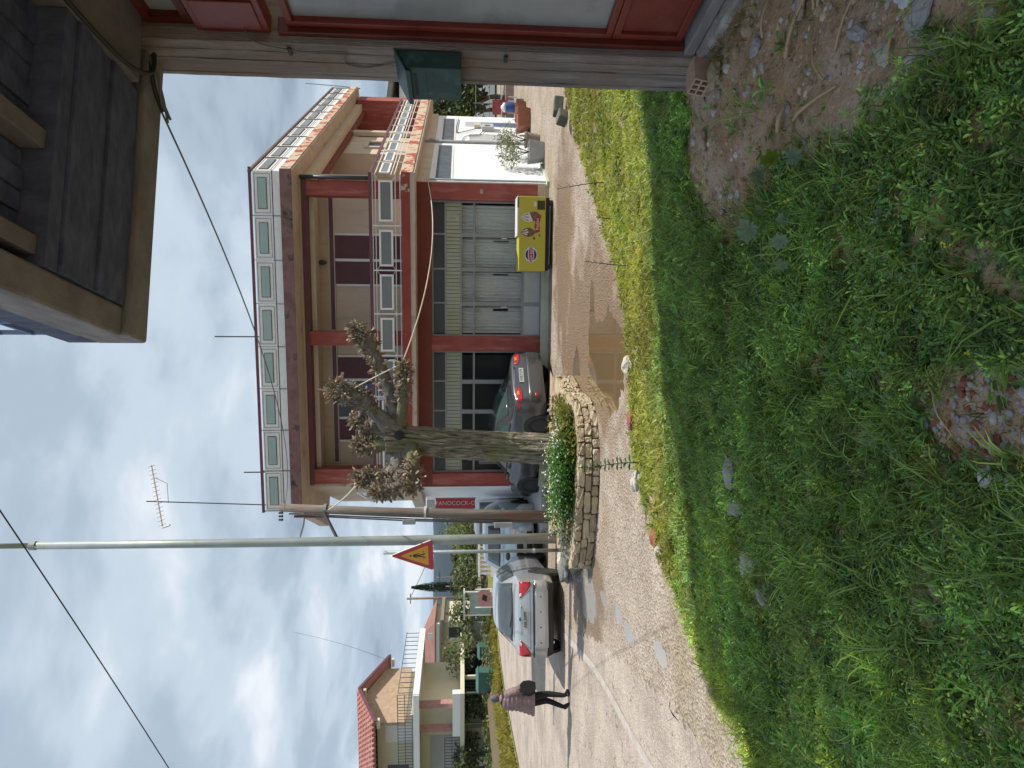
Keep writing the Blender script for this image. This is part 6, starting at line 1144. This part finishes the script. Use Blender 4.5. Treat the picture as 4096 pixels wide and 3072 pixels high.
g_dark, g_mid, g_yel = G(.10, .21, .05), G(.19, .33, .075), G(.34, .40, .10)
blades = [grass_tuft(9, .13, .12, .0026, g_dark, g_mid), grass_tuft(11, .16, .15, .0026, g_dark, G(.20, .32, .09)), grass_tuft(8, .10, .13, .0024, g_mid, g_yel, .8), grass_tuft(7, .2, .2, .003, g_dark, G(.23, .32, .10), .7), grass_tuft(6, .17, .18, .0034, g_mid, G(.30, .38, .14), .7), grass_tuft(12, .07, .1, .0022, g_dark, g_yel, .6)]
dryb = [grass_tuft(9, .09, .14, .0026, G(.2, .15, .06), G(.30, .23, .10), .9), grass_tuft(7, .12, .12, .0026, G(.16, .15, .05), G(.25, .22, .07), .8)]
weeds = [mallow(9, .07, .05, .011, G(.15, .29, .075)), mallow(10, .08, .06, .013, G(.19, .33, .08)), broad(12, .05, .05, .04, .012, G(.16, .31, .075)), broad(12, .06, .05, .05, .017, G(.14, .27, .08), LOBED), broad(16, .06, .07, .03, .010, G(.26, .40, .09)), broad(10, .05, .04, .045, .010, G(.21, .32, .12)), broad(11, .06, .06, .06, .012, G(.17, .30, .07)), broad(9, .05, .04, .075, .018, G(.15, .29, .07)), mallow(6, .08, .08, .019, G(.13, .24, .09)), broad(14, .07, .07, .04, .009, G(.30, .40, .12))]
fine = [broad(30, .08, .08, .02, .007, G(.17, .31, .085)), broad(28, .07, .07, .018, .008, G(.26, .36, .085)), broad(24, .08, .09, .028, .006, G(.14, .26, .12))]
grassf = vcol('grass_blade', .45, .48, .4)
def tints(P, var=.0):
    x, y = P[:, 0], P[:, 1]; k = patch(x, y, 1.1, 3.0, .1)[:, None]; ye = np.clip((-x-.5)/2.2, 0, 1)[:, None]*patch(x, y, 1.9, 5)[:, None]
    return np.array([[1, 1, 1.]])*(1.0+.55*k)*(1+.34*np.clip(wav(x, y, 7.3, 4)+.5*wav(x, y, 17, 2), -1, 1))[:, None]*(1+ye*np.array([[.75, .22, -.1]]))
gaps = lambda x, y: 1/(1+np.exp(-9*(wav(x, y, 5.5, 2.2)+.5*wav(x, y, 11, 1)-.62)))
def thin(x, y):
    q = sum(bare(x+dx, y+dy) for dx, dy in ((0, 0), (.1, 0), (-.1, 0), (0, .1), (0, -.1), (.2, .05), (-.2, 0), (.05, .2), (0, -.2)))/9
    return np.clip(1-1.15*q, .012, 1)
dens = lambda x, y: lotmask(x, y)*thin(x, y)*(1-.8*gaps(x, y))
near = lambda x, y: (y < shadeline+.35)
P1 = samples(26000, -3.6, 3.2, 1.5, 6.7, lambda x, y: dens(x, y)*near(x, y)*(.18+.82*patch(x, y, 1.5, 1.0, .0))*np.clip(1.25-.12*y, .35, 1)); tag(scatter('lot_grass', blades, P1, rng.uniform(.5, 1.25, len(P1)), grassf, .3, .32, tints(P1)), 'long green grass of the shaded lot in the foreground', 'grass')
P2 = samples(84000, -3.6, 3.2, 1.5, 6.7, lambda x, y: dens(x, y)*near(x, y)*(.45+.55*(1-patch(x, y, 1.5, 1.0, .1)))*np.clip(1.3-.16*y, .25, 1)); tag(scatter('lot_weeds', weeds, P2, np.where(P2[:, 1] < 3.2, .75, 1.0)*rng.uniform(.5, 1.3, len(P2)), leaf, .25, .34, tints(P2)), 'broad leaved weeds covering the shaded lot in the foreground', 'weeds')
P3 = samples(28000, -3.6, 3.2, 1.5, 6.7, lambda x, y: dens(x, y)*near(x, y)*np.clip(.15+.25*y, .2, 1)*.8); tag(scatter('lot_fine_weeds', fine, P3, rng.uniform(.5, 1.15, len(P3)), leaf, .25, .3, tints(P3)), 'fine leaved low weeds among the foreground grass', 'weeds')
P4 = samples(16000, -3.6, 3.2, 1.5, 6.7, lambda x, y: lotmask(x, y)*near(x, y)*np.clip(.05+.35*patch(x, y, 2.3, 7, .5)+.35*np.clip(1-edge_dist(x, y)/.8, 0, 1)+.25*gaps(x, y)-.30*bare(x, y), 0, 1)); tag(scatter('dry_grass', dryb, P4, rng.uniform(.5, 1.2, len(P4)), grassf, .3, .2), 'straw coloured dry grass between the green weeds', 'grass')
longb = [grass_tuft(12, .17, .2, .0030, G(.16, .28, .06), G(.34, .46, .13), .75), grass_tuft(10, .2, .24, .0034, G(.14, .26, .06), G(.28, .40, .12), .8), grass_tuft(9, .12, .2, .0028, G(.22, .30, .07), G(.42, .46, .16), .8)]
P1b = samples(6000, -3.2, 2.4, 1.5, 6.3, lambda x, y: dens(x, y)*near(x, y)*(.10+.5*patch(x, y, 2.6, 4.0, .25)+.3*np.clip(-x/2, 0, 1))); tag(scatter('long_grass_clumps', longb, P1b, rng.uniform(.5, 1.15, len(P1b)), grassf, .35, .2), 'longer arching bright green grass clumps in the foreground', 'grass')
straw = []
for _ in range(4):
    p = Proto()
    for k in range(5): a = random.random()*6.3; l_ = random.uniform(.03, .11); q = (random.uniform(-.06, .06), random.uniform(-.06, .06)); p.strip([(q[0], q[1], .004), (q[0]+l_*.5*math.cos(a), q[1]+l_*.5*math.sin(a), .010), (q[0]+l_*math.cos(a+.15), q[1]+l_*math.sin(a+.15), .006)], [.0016, .0016, 0], (0, 0, 1), random.choice([(.42, .33, .2), (.33, .25, .16), (.5, .41, .27)]))
    straw.append(p.done())
PS = samples(9000, -2.6, 3.3, 1.5, 5.6, lambda x, y: inview(x, y)*(edge_dist(x, y) > .1)*np.clip(.05+.55*bare(x, y), 0, 1)); tag(scatter('straw_litter', straw, PS, rng.uniform(.6, 1.3, len(PS)), grassf, .08, .2), 'bits of straw and dead stems lying on the soil', 'straw')
# sunlit strip: short yellow-green turf
turf = [grass_tuft(10, .07, .09, .0045, G(.18, .25, .05), G(.31, .39, .085), .6, 3), grass_tuft(10, .085, .1, .0045, G(.18, .24, .05), G(.31, .37, .085), .6, 3), broad(10, .07, .05, .035, .018, G(.24, .27, .07)), grass_tuft(9, .07, .1, .004, G(.26, .25, .07), G(.36, .34, .11), .6, 3)]
P5 = samples(46000, -2.6, 9.2, 5.9, 15.2, lambda x, y: (edge_dist(x, y) > .0+.1*wav(x, y, 5))*(x < .62*y+.3)*(y > shadeline-.3)*np.clip(1.15-.05*y, .4, 1)); t5 = np.array([[1, 1, 1.]])*(.72+.5*patch(P5[:, 0], P5[:, 1], 1.3, 2))[:, None]*(1+np.array([[.12, .03, -.05]])*patch(P5[:, 0], P5[:, 1], .9, 6)[:, None]); tag(scatter('sunlit_turf', turf, P5, rng.uniform(.8, 1.8, len(P5)), grassf, .25, .2, t5), 'bright yellow green turf in the sun along the road edge', 'grass')
P6 = samples(2600, -3.4, 4.2, 4.6, 9.2, lambda x, y: (np.abs(edge_dist(x, y)-.02) < .16)*.9*inview(x, y)); tag(scatter('edge_weeds', fine+weeds[2:5]+blades[2:3], P6, rng.uniform(.5, 1.1, len(P6)), leaf, .3, .25, tints(P6)), 'ragged weeds spilling over the broken road edge', 'weeds')
# yellow, white and purple flower heads
def blossom(col, stem):
    p = Proto(); p.strip([(0, 0, 0), (.01, 0, stem*.6), (.015, .005, stem)], [.0015, .0015, 0], (0, 1, 0), (.06, .13, .03)); 
    for k in range(4): p.disc((random.gauss(.015, .008), random.gauss(0, .008), stem+random.gauss(0, .006)), (random.gauss(0, .4), -.5, 1), .005, col, 4, .35, 7, .1)
    return p.done()
P7 = samples(420, -3, 2, 1.8, 7.5, lambda x, y: dens(x, y)*.45); scf = scatter('weed_flowers', [blossom((.75, .55, .02), .09), blossom((.70, .60, .05), .07), blossom((.45, .33, .5), .06), blossom((.75, .75, .7), .06), blossom((.75, .62, .03), .10)], P7, rng.uniform(.8, 1.5, len(P7)), leaf, .2, .1); tag(scf, 'tiny yellow and pale flowers dotted among the weeds', 'flowers')
# rubble: crumbs on the dirt as one mass, larger stones as things
mat('stone_grey', (.34, .33, .335), .85, (.24, .235, .245), 6, bump=.5, bscale=40); mat('stone_tan', (.36, .28, .20), .9, (.27, .205, .145), 6, bump=.5, bscale=40); mat('stone_white', (.46, .44, .405), .85, (.34, .32, .29), 6, bump=.4, bscale=40); mat('tile_red', (.26, .095, .06), .85, (.17, .065, .045), 6, bump=.4, bscale=40); mat('pebble_blue', (.30, .30, .34), .7, (.22, .22, .25), 5, bump=.2, bscale=60)
def chunk(seed, col):
    me = rockmesh(seed, .4, .6, 1); V = np.array([v.co[:] for v in me.vertices]); F = np.array([p.vertices[:] for p in me.polygons]); C = np.tile(np.array([col]), (len(V), 1))*np.random.default_rng(seed).uniform(.85, 1.1, (len(V), 1)); bpy.data.meshes.remove(me); return V, F, C
crumbs = [chunk(31, (.36, .27, .19)), chunk(32, (.28, .21, .15)), chunk(33, (.46, .38, .30)), chunk(34, (.40, .37, .37)), chunk(35, (.24, .18, .14))]
P8 = samples(42000, -1.6, 3.4, 1.5, 5.6, lambda x, y: (inpoly(x, y, DIRT) | (rng.random(len(x)) < .05) | (bare(x, y) > .5))*(.3+.6*patch(x, y, 2.2, 3, .2))*inview(x, y)); s8 = np.clip(rng.lognormal(-4.75, .55, len(P8)), .003, .026); vcol('crumb', .95, 0, .2); tag(scatter('dirt_crumbs', crumbs, P8, s8, 'crumb', .2, .15), 'small stones and crumbs of earth on the bare dirt', 'gravel')
P9 = samples(5000, -3.6, 3, 1.5, 9.2, lambda x, y: (edge_dist(x, y) < .25)*(edge_dist(x, y) > -.45)*inview(x, y)*.6); tag(scatter('road_crumbs', crumbs, P9, np.clip(rng.lognormal(-4.7, .5, len(P9)), .004, .025), 'crumb', .2, .15), 'loose chippings along the broken edge of the road', 'gravel')
def stick_on(o, x, y, dz=0): o.location = (x, y, hz(x, y)+dz); return o
rk = random.Random(21); shapes = [rockmesh(100+i, .45, .65, 2) for i in range(10)]
def stones(n, region, smin, smax, mts, name, lab, grp):
    k = 0; tries = 0
    while k < n and tries < 4000:
        tries += 1; x = rk.uniform(region[0], region[1]); y = rk.uniform(region[2], region[3])
        if region[4] == 'dirt' and not inpoly(np.array([x]), np.array([y]), DIRT)[0]: continue
        if not inview(np.array([x]), np.array([y]))[0]: continue
        s = smin*(smax/smin)**rk.random(); mt = rk.choice(mts); me = rk.choice(shapes).copy(); o = link(name, me, mt); me.polygons.foreach_set('use_smooth', [rk.random() < .4]*len(me.polygons)); stick_on(o, x, y, s*.05); o.scale = (s, s*rk.uniform(.7, 1), s*rk.uniform(.6, 1)); o.rotation_euler = (rk.uniform(-.3, .3), rk.uniform(-.3, .3), rk.uniform(0, 6)); tag(o, lab, 'stone', grp); k += 1
stones(70, (.9, 2.6, 1.9, 5.0, 'dirt'), .014, .042, ['stone_tan', 'stone_tan', 'stone_grey', 'stone_white'], 'rubble_stone', 'stone lying loose on the bare dirt before the pillar', 'loose stones on the bare dirt')
for i, (x, y, s, mt, lb) in enumerate(((1.95, 4.05, .09, 'stone_tan', 'large tan clod of earth near the hollow brick'), (2.02, 3.65, .07, 'stone_tan', 'tan lump of dry mud below the concrete step'), (1.86, 3.55, .06, 'stone_grey', 'grey rounded stone below the concrete step'), (1.62, 4.3, .08, 'stone_tan', 'flat tan stone left of the hollow brick'), (1.45, 2.62, .055, 'stone_grey', 'grey stone at the right among dry canes'), (1.14, 3.05, .065, 'stone_tan', 'reddish flat stone at the grass and dirt border'), (1.28, 2.45, .05, 'stone_white', 'pale broken plaster piece at the lower right'), (1.32, 2.25, .06, 'stone_grey', 'bluish grey stone at the lower right edge'))):
    o = link('stone', rockmesh(60+i, .5, .55, 3), mt); stick_on(o, x, y, s*.2); o.scale = (s, s*.8, s*.8); o.rotation_euler = (0, 0, i); tag(o, lb, 'stone')
for i, (x, y, s, mt, lb) in enumerate(((-.62, 4.55, .085, 'stone_grey', 'grey stone in the foreground grass, nearest the centre of the row'), (-.88, 4.6, .09, 'stone_grey', 'grey stone in the foreground grass, second in the row'), (-1.25, 4.55, .095, 'stone_white', 'pale stone in the foreground grass, third in the row'), (-1.45, 4.45, .08, 'stone_grey', 'flat grey stone at the left end of the row in the grass'), (-.5, 4.0, .05, 'tile_red', 'brown tile shard half hidden in the weeds'), (-.28, 2.72, .04, 'stone_white', 'white shell-like stone above the pebble spill'), (.06, 2.9, .05, 'stone_white', 'round white stone with brown crust above the pebbles'), (-1.2, 8.1, .13, 'stone_white', 'white broken slab at the sunlit road edge'), (-.45, 8.35, .12, 'tile_red', 'orange broken brick lump at the sunlit road edge'), (.25, 8.5, .14, 'pale_rock', 'long pale stone lying at the road edge by the puddle'), (-1.75, 7.35, .1, 'tile_red', 'orange tile shard at the road edge below the planter'), (-1.85, 7.2, .09, 'stone_white', 'white rubble piece below the orange tile shard'))):
    o = link('stone', rockmesh(80+i, .5, .6, 3), mt); stick_on(o, x, y, s*.3); o.scale = (s*1.2, s*.8, s*.8); o.rotation_euler = (.1, 0, i*1.3); tag(o, lb, 'stone')
pb = thing('pebble_spill', 'spill of grey pebbles and red tile shards in the grass at the bottom', 'pebbles', (PEB[0], PEB[1], hz(PEB[0], PEB[1])))
psh = []
for i in range(8):
    for mt in ('pebble_blue', 'stone_grey', 'stone_tan', 'tile_red', 'stone_white'):
        me = rockmesh(200+i, .18 if mt != 'tile_red' else .5, .62, 2); me.materials.append(MATS[mt]); me.polygons.foreach_set('use_smooth', [mt != 'tile_red']*len(me.polygons)); psh.append((mt, me))
k = 0
while k < 290:
    x = rk.gauss(PEB[0], PEB[2]*.55); y = rk.uniform(PEB[1]-PEB[3]-.05, PEB[1]+PEB[3]); low = (PEB[1]+.1-y)/.5
    if ((x-PEB[0])/PEB[2])**2 > 1.1: continue
    want = rk.choices(['pebble_blue', 'stone_grey', 'stone_tan', 'tile_red', 'stone_white'], [.45*max(.1, low+.3), .3, .16, .24, .06])[0]; me = rk.choice([m_ for t_, m_ in psh if t_ == want]); o = link('pebble' if want != 'tile_red' else 'tile_shard', me, None, pb)
    s = rk.uniform(.008, .019) if want != 'tile_red' else rk.uniform(.010, .026); o.location = (x, y, hz(x, y)+s*.2); o.scale = (s, s*rk.uniform(.65, 1), s*rk.uniform(.5, 1)); o.rotation_euler = (rk.uniform(-.5, .5), rk.uniform(-.5, .5), rk.uniform(0, 6)); k += 1
# hollow brick
mat('brick_clay', (.46, .31, .23), .85, (.38, .25, .18), 5, bump=.3, bscale=40, dirt=(.50, .40, .32), dscale=5)
hbk = thing('hollow_brick', 'pinkish hollow clay brick leaning at the foot of the pillar', 'brick', (2.1, 4.28, hz(2.1, 4.28)), rz=R(62), local=True); bw, bh, bl_ = .13, .11, .20
m_ = MB(); 
for i in range(4): m_.box(-bw/2+i*(bw-.012)/3, -bw/2+i*(bw-.012)/3+.012, 0, bl_, .012, bh-.012)
m_.box(-bw/2, bw/2, 0, bl_, 0, .0118).box(-bw/2, bw/2, 0, bl_, bh-.0118, bh).box(-bw/2+.012, bw/2-.012, .004, bl_-.001, bh/2-.006, bh/2+.006); build('shell', m_, 'brick_clay', hbk); build('cell_dark', MB().box(-bw/2+.006, bw/2-.006, bl_*.5-.01, bl_*.5+.01, .006, bh-.006), 'black', hbk); hbk.rotation_euler = (.12, -.1, R(112)); hbk.location.z += .02  # black block inside the brick stands in for shade in its hollows
# dry canes and a plank on the dirt
mat('cane', (.46, .34, .21), .7, (.38, .27, .16), 6, stretch=(1, 1, 1), bump=.3, bscale=60); mat('old_plank', (.40, .32, .25), .85, (.30, .24, .19), 5, bump=.4, bscale=40)
CN = [((1.63, 3.2), (1.84, 2.98), .011, 'thick split dry cane pointing away from the step, upper right'), ((1.30, 3.16), (1.31, 2.78), .010, 'long pale dry cane lying slantwise in the middle of the dirt'), ((1.44, 2.76), (1.66, 2.62), .007, 'thin dry cane at the right, lower of the long pair'), ((1.33, 3.38), (1.43, 3.28), .014, 'short curved brown stick on the bare dirt'), ((1.38, 2.88), (1.55, 2.92), .006, 'thin reed stem beside the long slanting cane'), ((1.74, 2.95), (1.95, 2.9), .008, 'dry cane in the bundle at the right edge, first'), ((1.72, 2.9), (1.95, 2.83), .007, 'dry cane in the bundle at the right edge, second'), ((1.7, 2.83), (1.92, 2.76), .007, 'dry cane in the bundle at the right edge, third'), ((1.22, 2.42), (1.36, 2.36), .006, 'thin dry stem near the lower right weeds'), ((1.86, 3.45), (2.05, 3.36), .008, 'short dry cane under the concrete step'), ((1.12, 3.75), (1.02, 3.62), .006, 'thin pale twig by the mallow leaves'), ((-.16, 2.12), (-.30, 2.05), .009, 'pale stick lying beside the grey pebbles'), ((.0, 2.42), (-.2, 2.3), .005, 'thin white stalk across the pebble spill'), ((.06, 2.62), (-.06, 2.75), .004, 'curved dry grass stalk above the tile shards')]
for i, (a, b, r_, lb) in enumerate(CN):
    pts = []; n = 7
    for k in range(n): t = k/(n-1); x = a[0]+(b[0]-a[0])*t+.012*math.sin(t*3+i); y = a[1]+(b[1]-a[1])*t+.008*math.sin(t*4+i); pts.append((x, y, hz(x, y)+r_*.8+.012+.015*math.sin(t*3.1)))
    tag(build('dry_cane', MB().tube(pts, [r_*(1-.45*k/(n-1))*(1.15 if k in (2, 4) else 1) for k in range(n)], 7), 'cane', smooth=True), lb, 'cane')
x, y = 1.85, 3.03; o = build('plank', MB().box(-.16, .16, -.03, .03, 0, .012), 'old_plank', bevel=.004); stick_on(o, 1.9, 3.02, .02); o.rotation_euler = (.1, -.05, -.35); tag(o, 'short flat wooden board among the canes at the right edge', 'plank')
mat('litter', (.52, .53, .55), .5, (.36, .38, .42), 12); 
for i, (x, y, s, lb) in enumerate(((1.42, 2.30, .05, 'crumpled white plastic scrap at the lower right edge'), (-.32, 2.16, .035, 'crumpled pale plastic wrapper left of the pebbles'), (.72, 6.0, .03, 'small white paper scrap in the sunlit grass edge'), (.45, 3.3, .025, 'tiny white scrap in the dark weeds'), (-1.1, 5.55, .05, 'bluish plastic bottle scrap lying in the grass'), (-.34, 2.04, .03, 'torn white wrapper just below the pale stick'))):
    o = link('litter', rockmesh(300+i, .9, .5, 2), 'litter'); stick_on(o, x, y, .03); o.scale = (s, s*.8, s); tag(o, lb, 'litter')
# big mallow plant at the dirt edge, a tall thistle stem, thin dead stalks
mp = thing('mallow_plant', 'mallow plant with large rounded grey green leaves beside the bare dirt', 'plant', (.98, 3.35, hz(.98, 3.35)))
LEAFS = [((.82, 3.42, .20), .075, (-.3, -.5, .8), (0.186, 0.259, 0.164)), ((1.12, 3.46, .10), .055, (.1, -.6, .8), (0.175, 0.239, 0.137)), ((1.13, 3.24, .14), .06, (.4, -.5, .6), (0.153, 0.239, 0.027)), ((1.08, 3.05, .12), .05, (.1, -.9, .5), (0.175, 0.259, 0.178)), ((.72, 3.22, .13), .05, (-.5, -.7, .4), (0.197, 0.279, 0.192)), ((.84, 3.25, .08), .04, (-.2, -.6, .7), (0.218, 0.279, 0.178)), ((.74, 3.36, .07), .045, (-.4, -.3, .8), (0.218, 0.299, 0.178)), ((.62, 3.3, .10), .04, (-.5, -.6, .6), (0.175, 0.259, 0.150)), ((.5, 3.38, .09), .045, (-.2, -.7, .7), (0.197, 0.339, 0.027)), ((.95, 3.5, .08), .04, (0, -.5, .8), (0.131, 0.239, 0.068))]
for (x, y, dz), r_, nn, c in LEAFS:
    p = Proto(); z = hz(x, y)+dz; p.disc((x, y, z), nn, r_, c, 7, .26, 49, .42); me_ = leafobj('leaf', p.done(), mp); me_.data.polygons.foreach_set('use_smooth', [True]*len(me_.data.polygons))
    build('leaf_stalk', MB().tube(spline([(.98, 3.38, hz(.98, 3.38)), ((x+.98)/2, (y+3.38)/2, z-.01), (x, y, z)], 4), .0035, 5), 'moss_bark', mp)
th = thing('thistle', 'single upright thistle stem with spiny leaves against the stone planter', 'weed', (-.95, 7.9, hz(-.95, 7.9))); zb_ = hz(-.95, 7.9); stem = spline([(-.95, 7.9, zb_), (-.955, 7.9, zb_+.25), (-.985, 7.9, zb_+.5), (-1.01, 7.9, zb_+.72)], 5)
build('stem', MB().tube(stem, [.009*(1-.04*i) for i in range(len(stem))], 6), 'moss_bark', th); p = Proto()
for i, q in enumerate(stem[3:]): 
    for k in range(2): a = i*2.1+k*3; p.leaf(q, (math.cos(a), math.sin(a)*.5, .35), (0, -.4, 1), .10*(1-.03*i), .045, (.06, .12, .045), LOBED, .3)
leafobj('spiny_leaves', p.done(), th)
for x, y, hgt, ln_, lb in ((3.0, 9.7, .75, -.12, 'thin dead brown stalk standing in the sunlit grass at right'), (1.55, 8.55, .62, .05, 'thin leaning dry stalk in the sunlit grass by the road'), (2.3, 9.1, .3, .02, 'short bare twig in the sunlit grass')):
    z = hz(x, y); m_ = MB().tube(spline([(x, y, z), (x+ln_*.3, y, z+hgt*.4), (x+ln_, y, z+hgt)], 5), [.008]*8+[.005]*3, 5)
    for k in range(6): t = .5+.08*k; m_.tube([(x+ln_*t*t, y, z+hgt*t), (x+ln_*t*t+(.05 if k % 2 else -.05), y, z+hgt*t+.06)], [.004, .002], 4)
    tag(build('dead_stalk', m_, 'bark_knob'), lb, 'weed')
for nm, lb in (('planter_groundcover', 'low yellow green groundcover filling the planter'), ('planter_flowers', 'white flowering bushes at the left of the planter'), ('planter_white_flowers', 'small white blossoms round the foot of the tree'), ('silver_leaved_plant', 'silvery leaved plant at the left end of the planter')): tag(bpy.data.objects[nm], lb, 'flowers')

# ================================================================== air
hm = bpy.data.materials.new('air'); hm.use_nodes = True; t = hm.node_tree; t.nodes.remove(t.nodes['Principled BSDF']); pv = t.nodes.new('ShaderNodeVolumePrincipled'); pv.inputs['Density'].default_value = .00004; pv.inputs['Color'].default_value = (.50, .72, 1, 1); pv.inputs['Anisotropy'].default_value = 0; t.links.new(pv.outputs[0], t.nodes['Material Output'].inputs['Volume']); MATS['air'] = hm
hzb = build('haze', MB().box(-4200, 3900, -60, 3600, -3.5, 185), 'air'); tag(hzb, 'thin bluish air lying over the whole place', 'haze', kind='stuff')
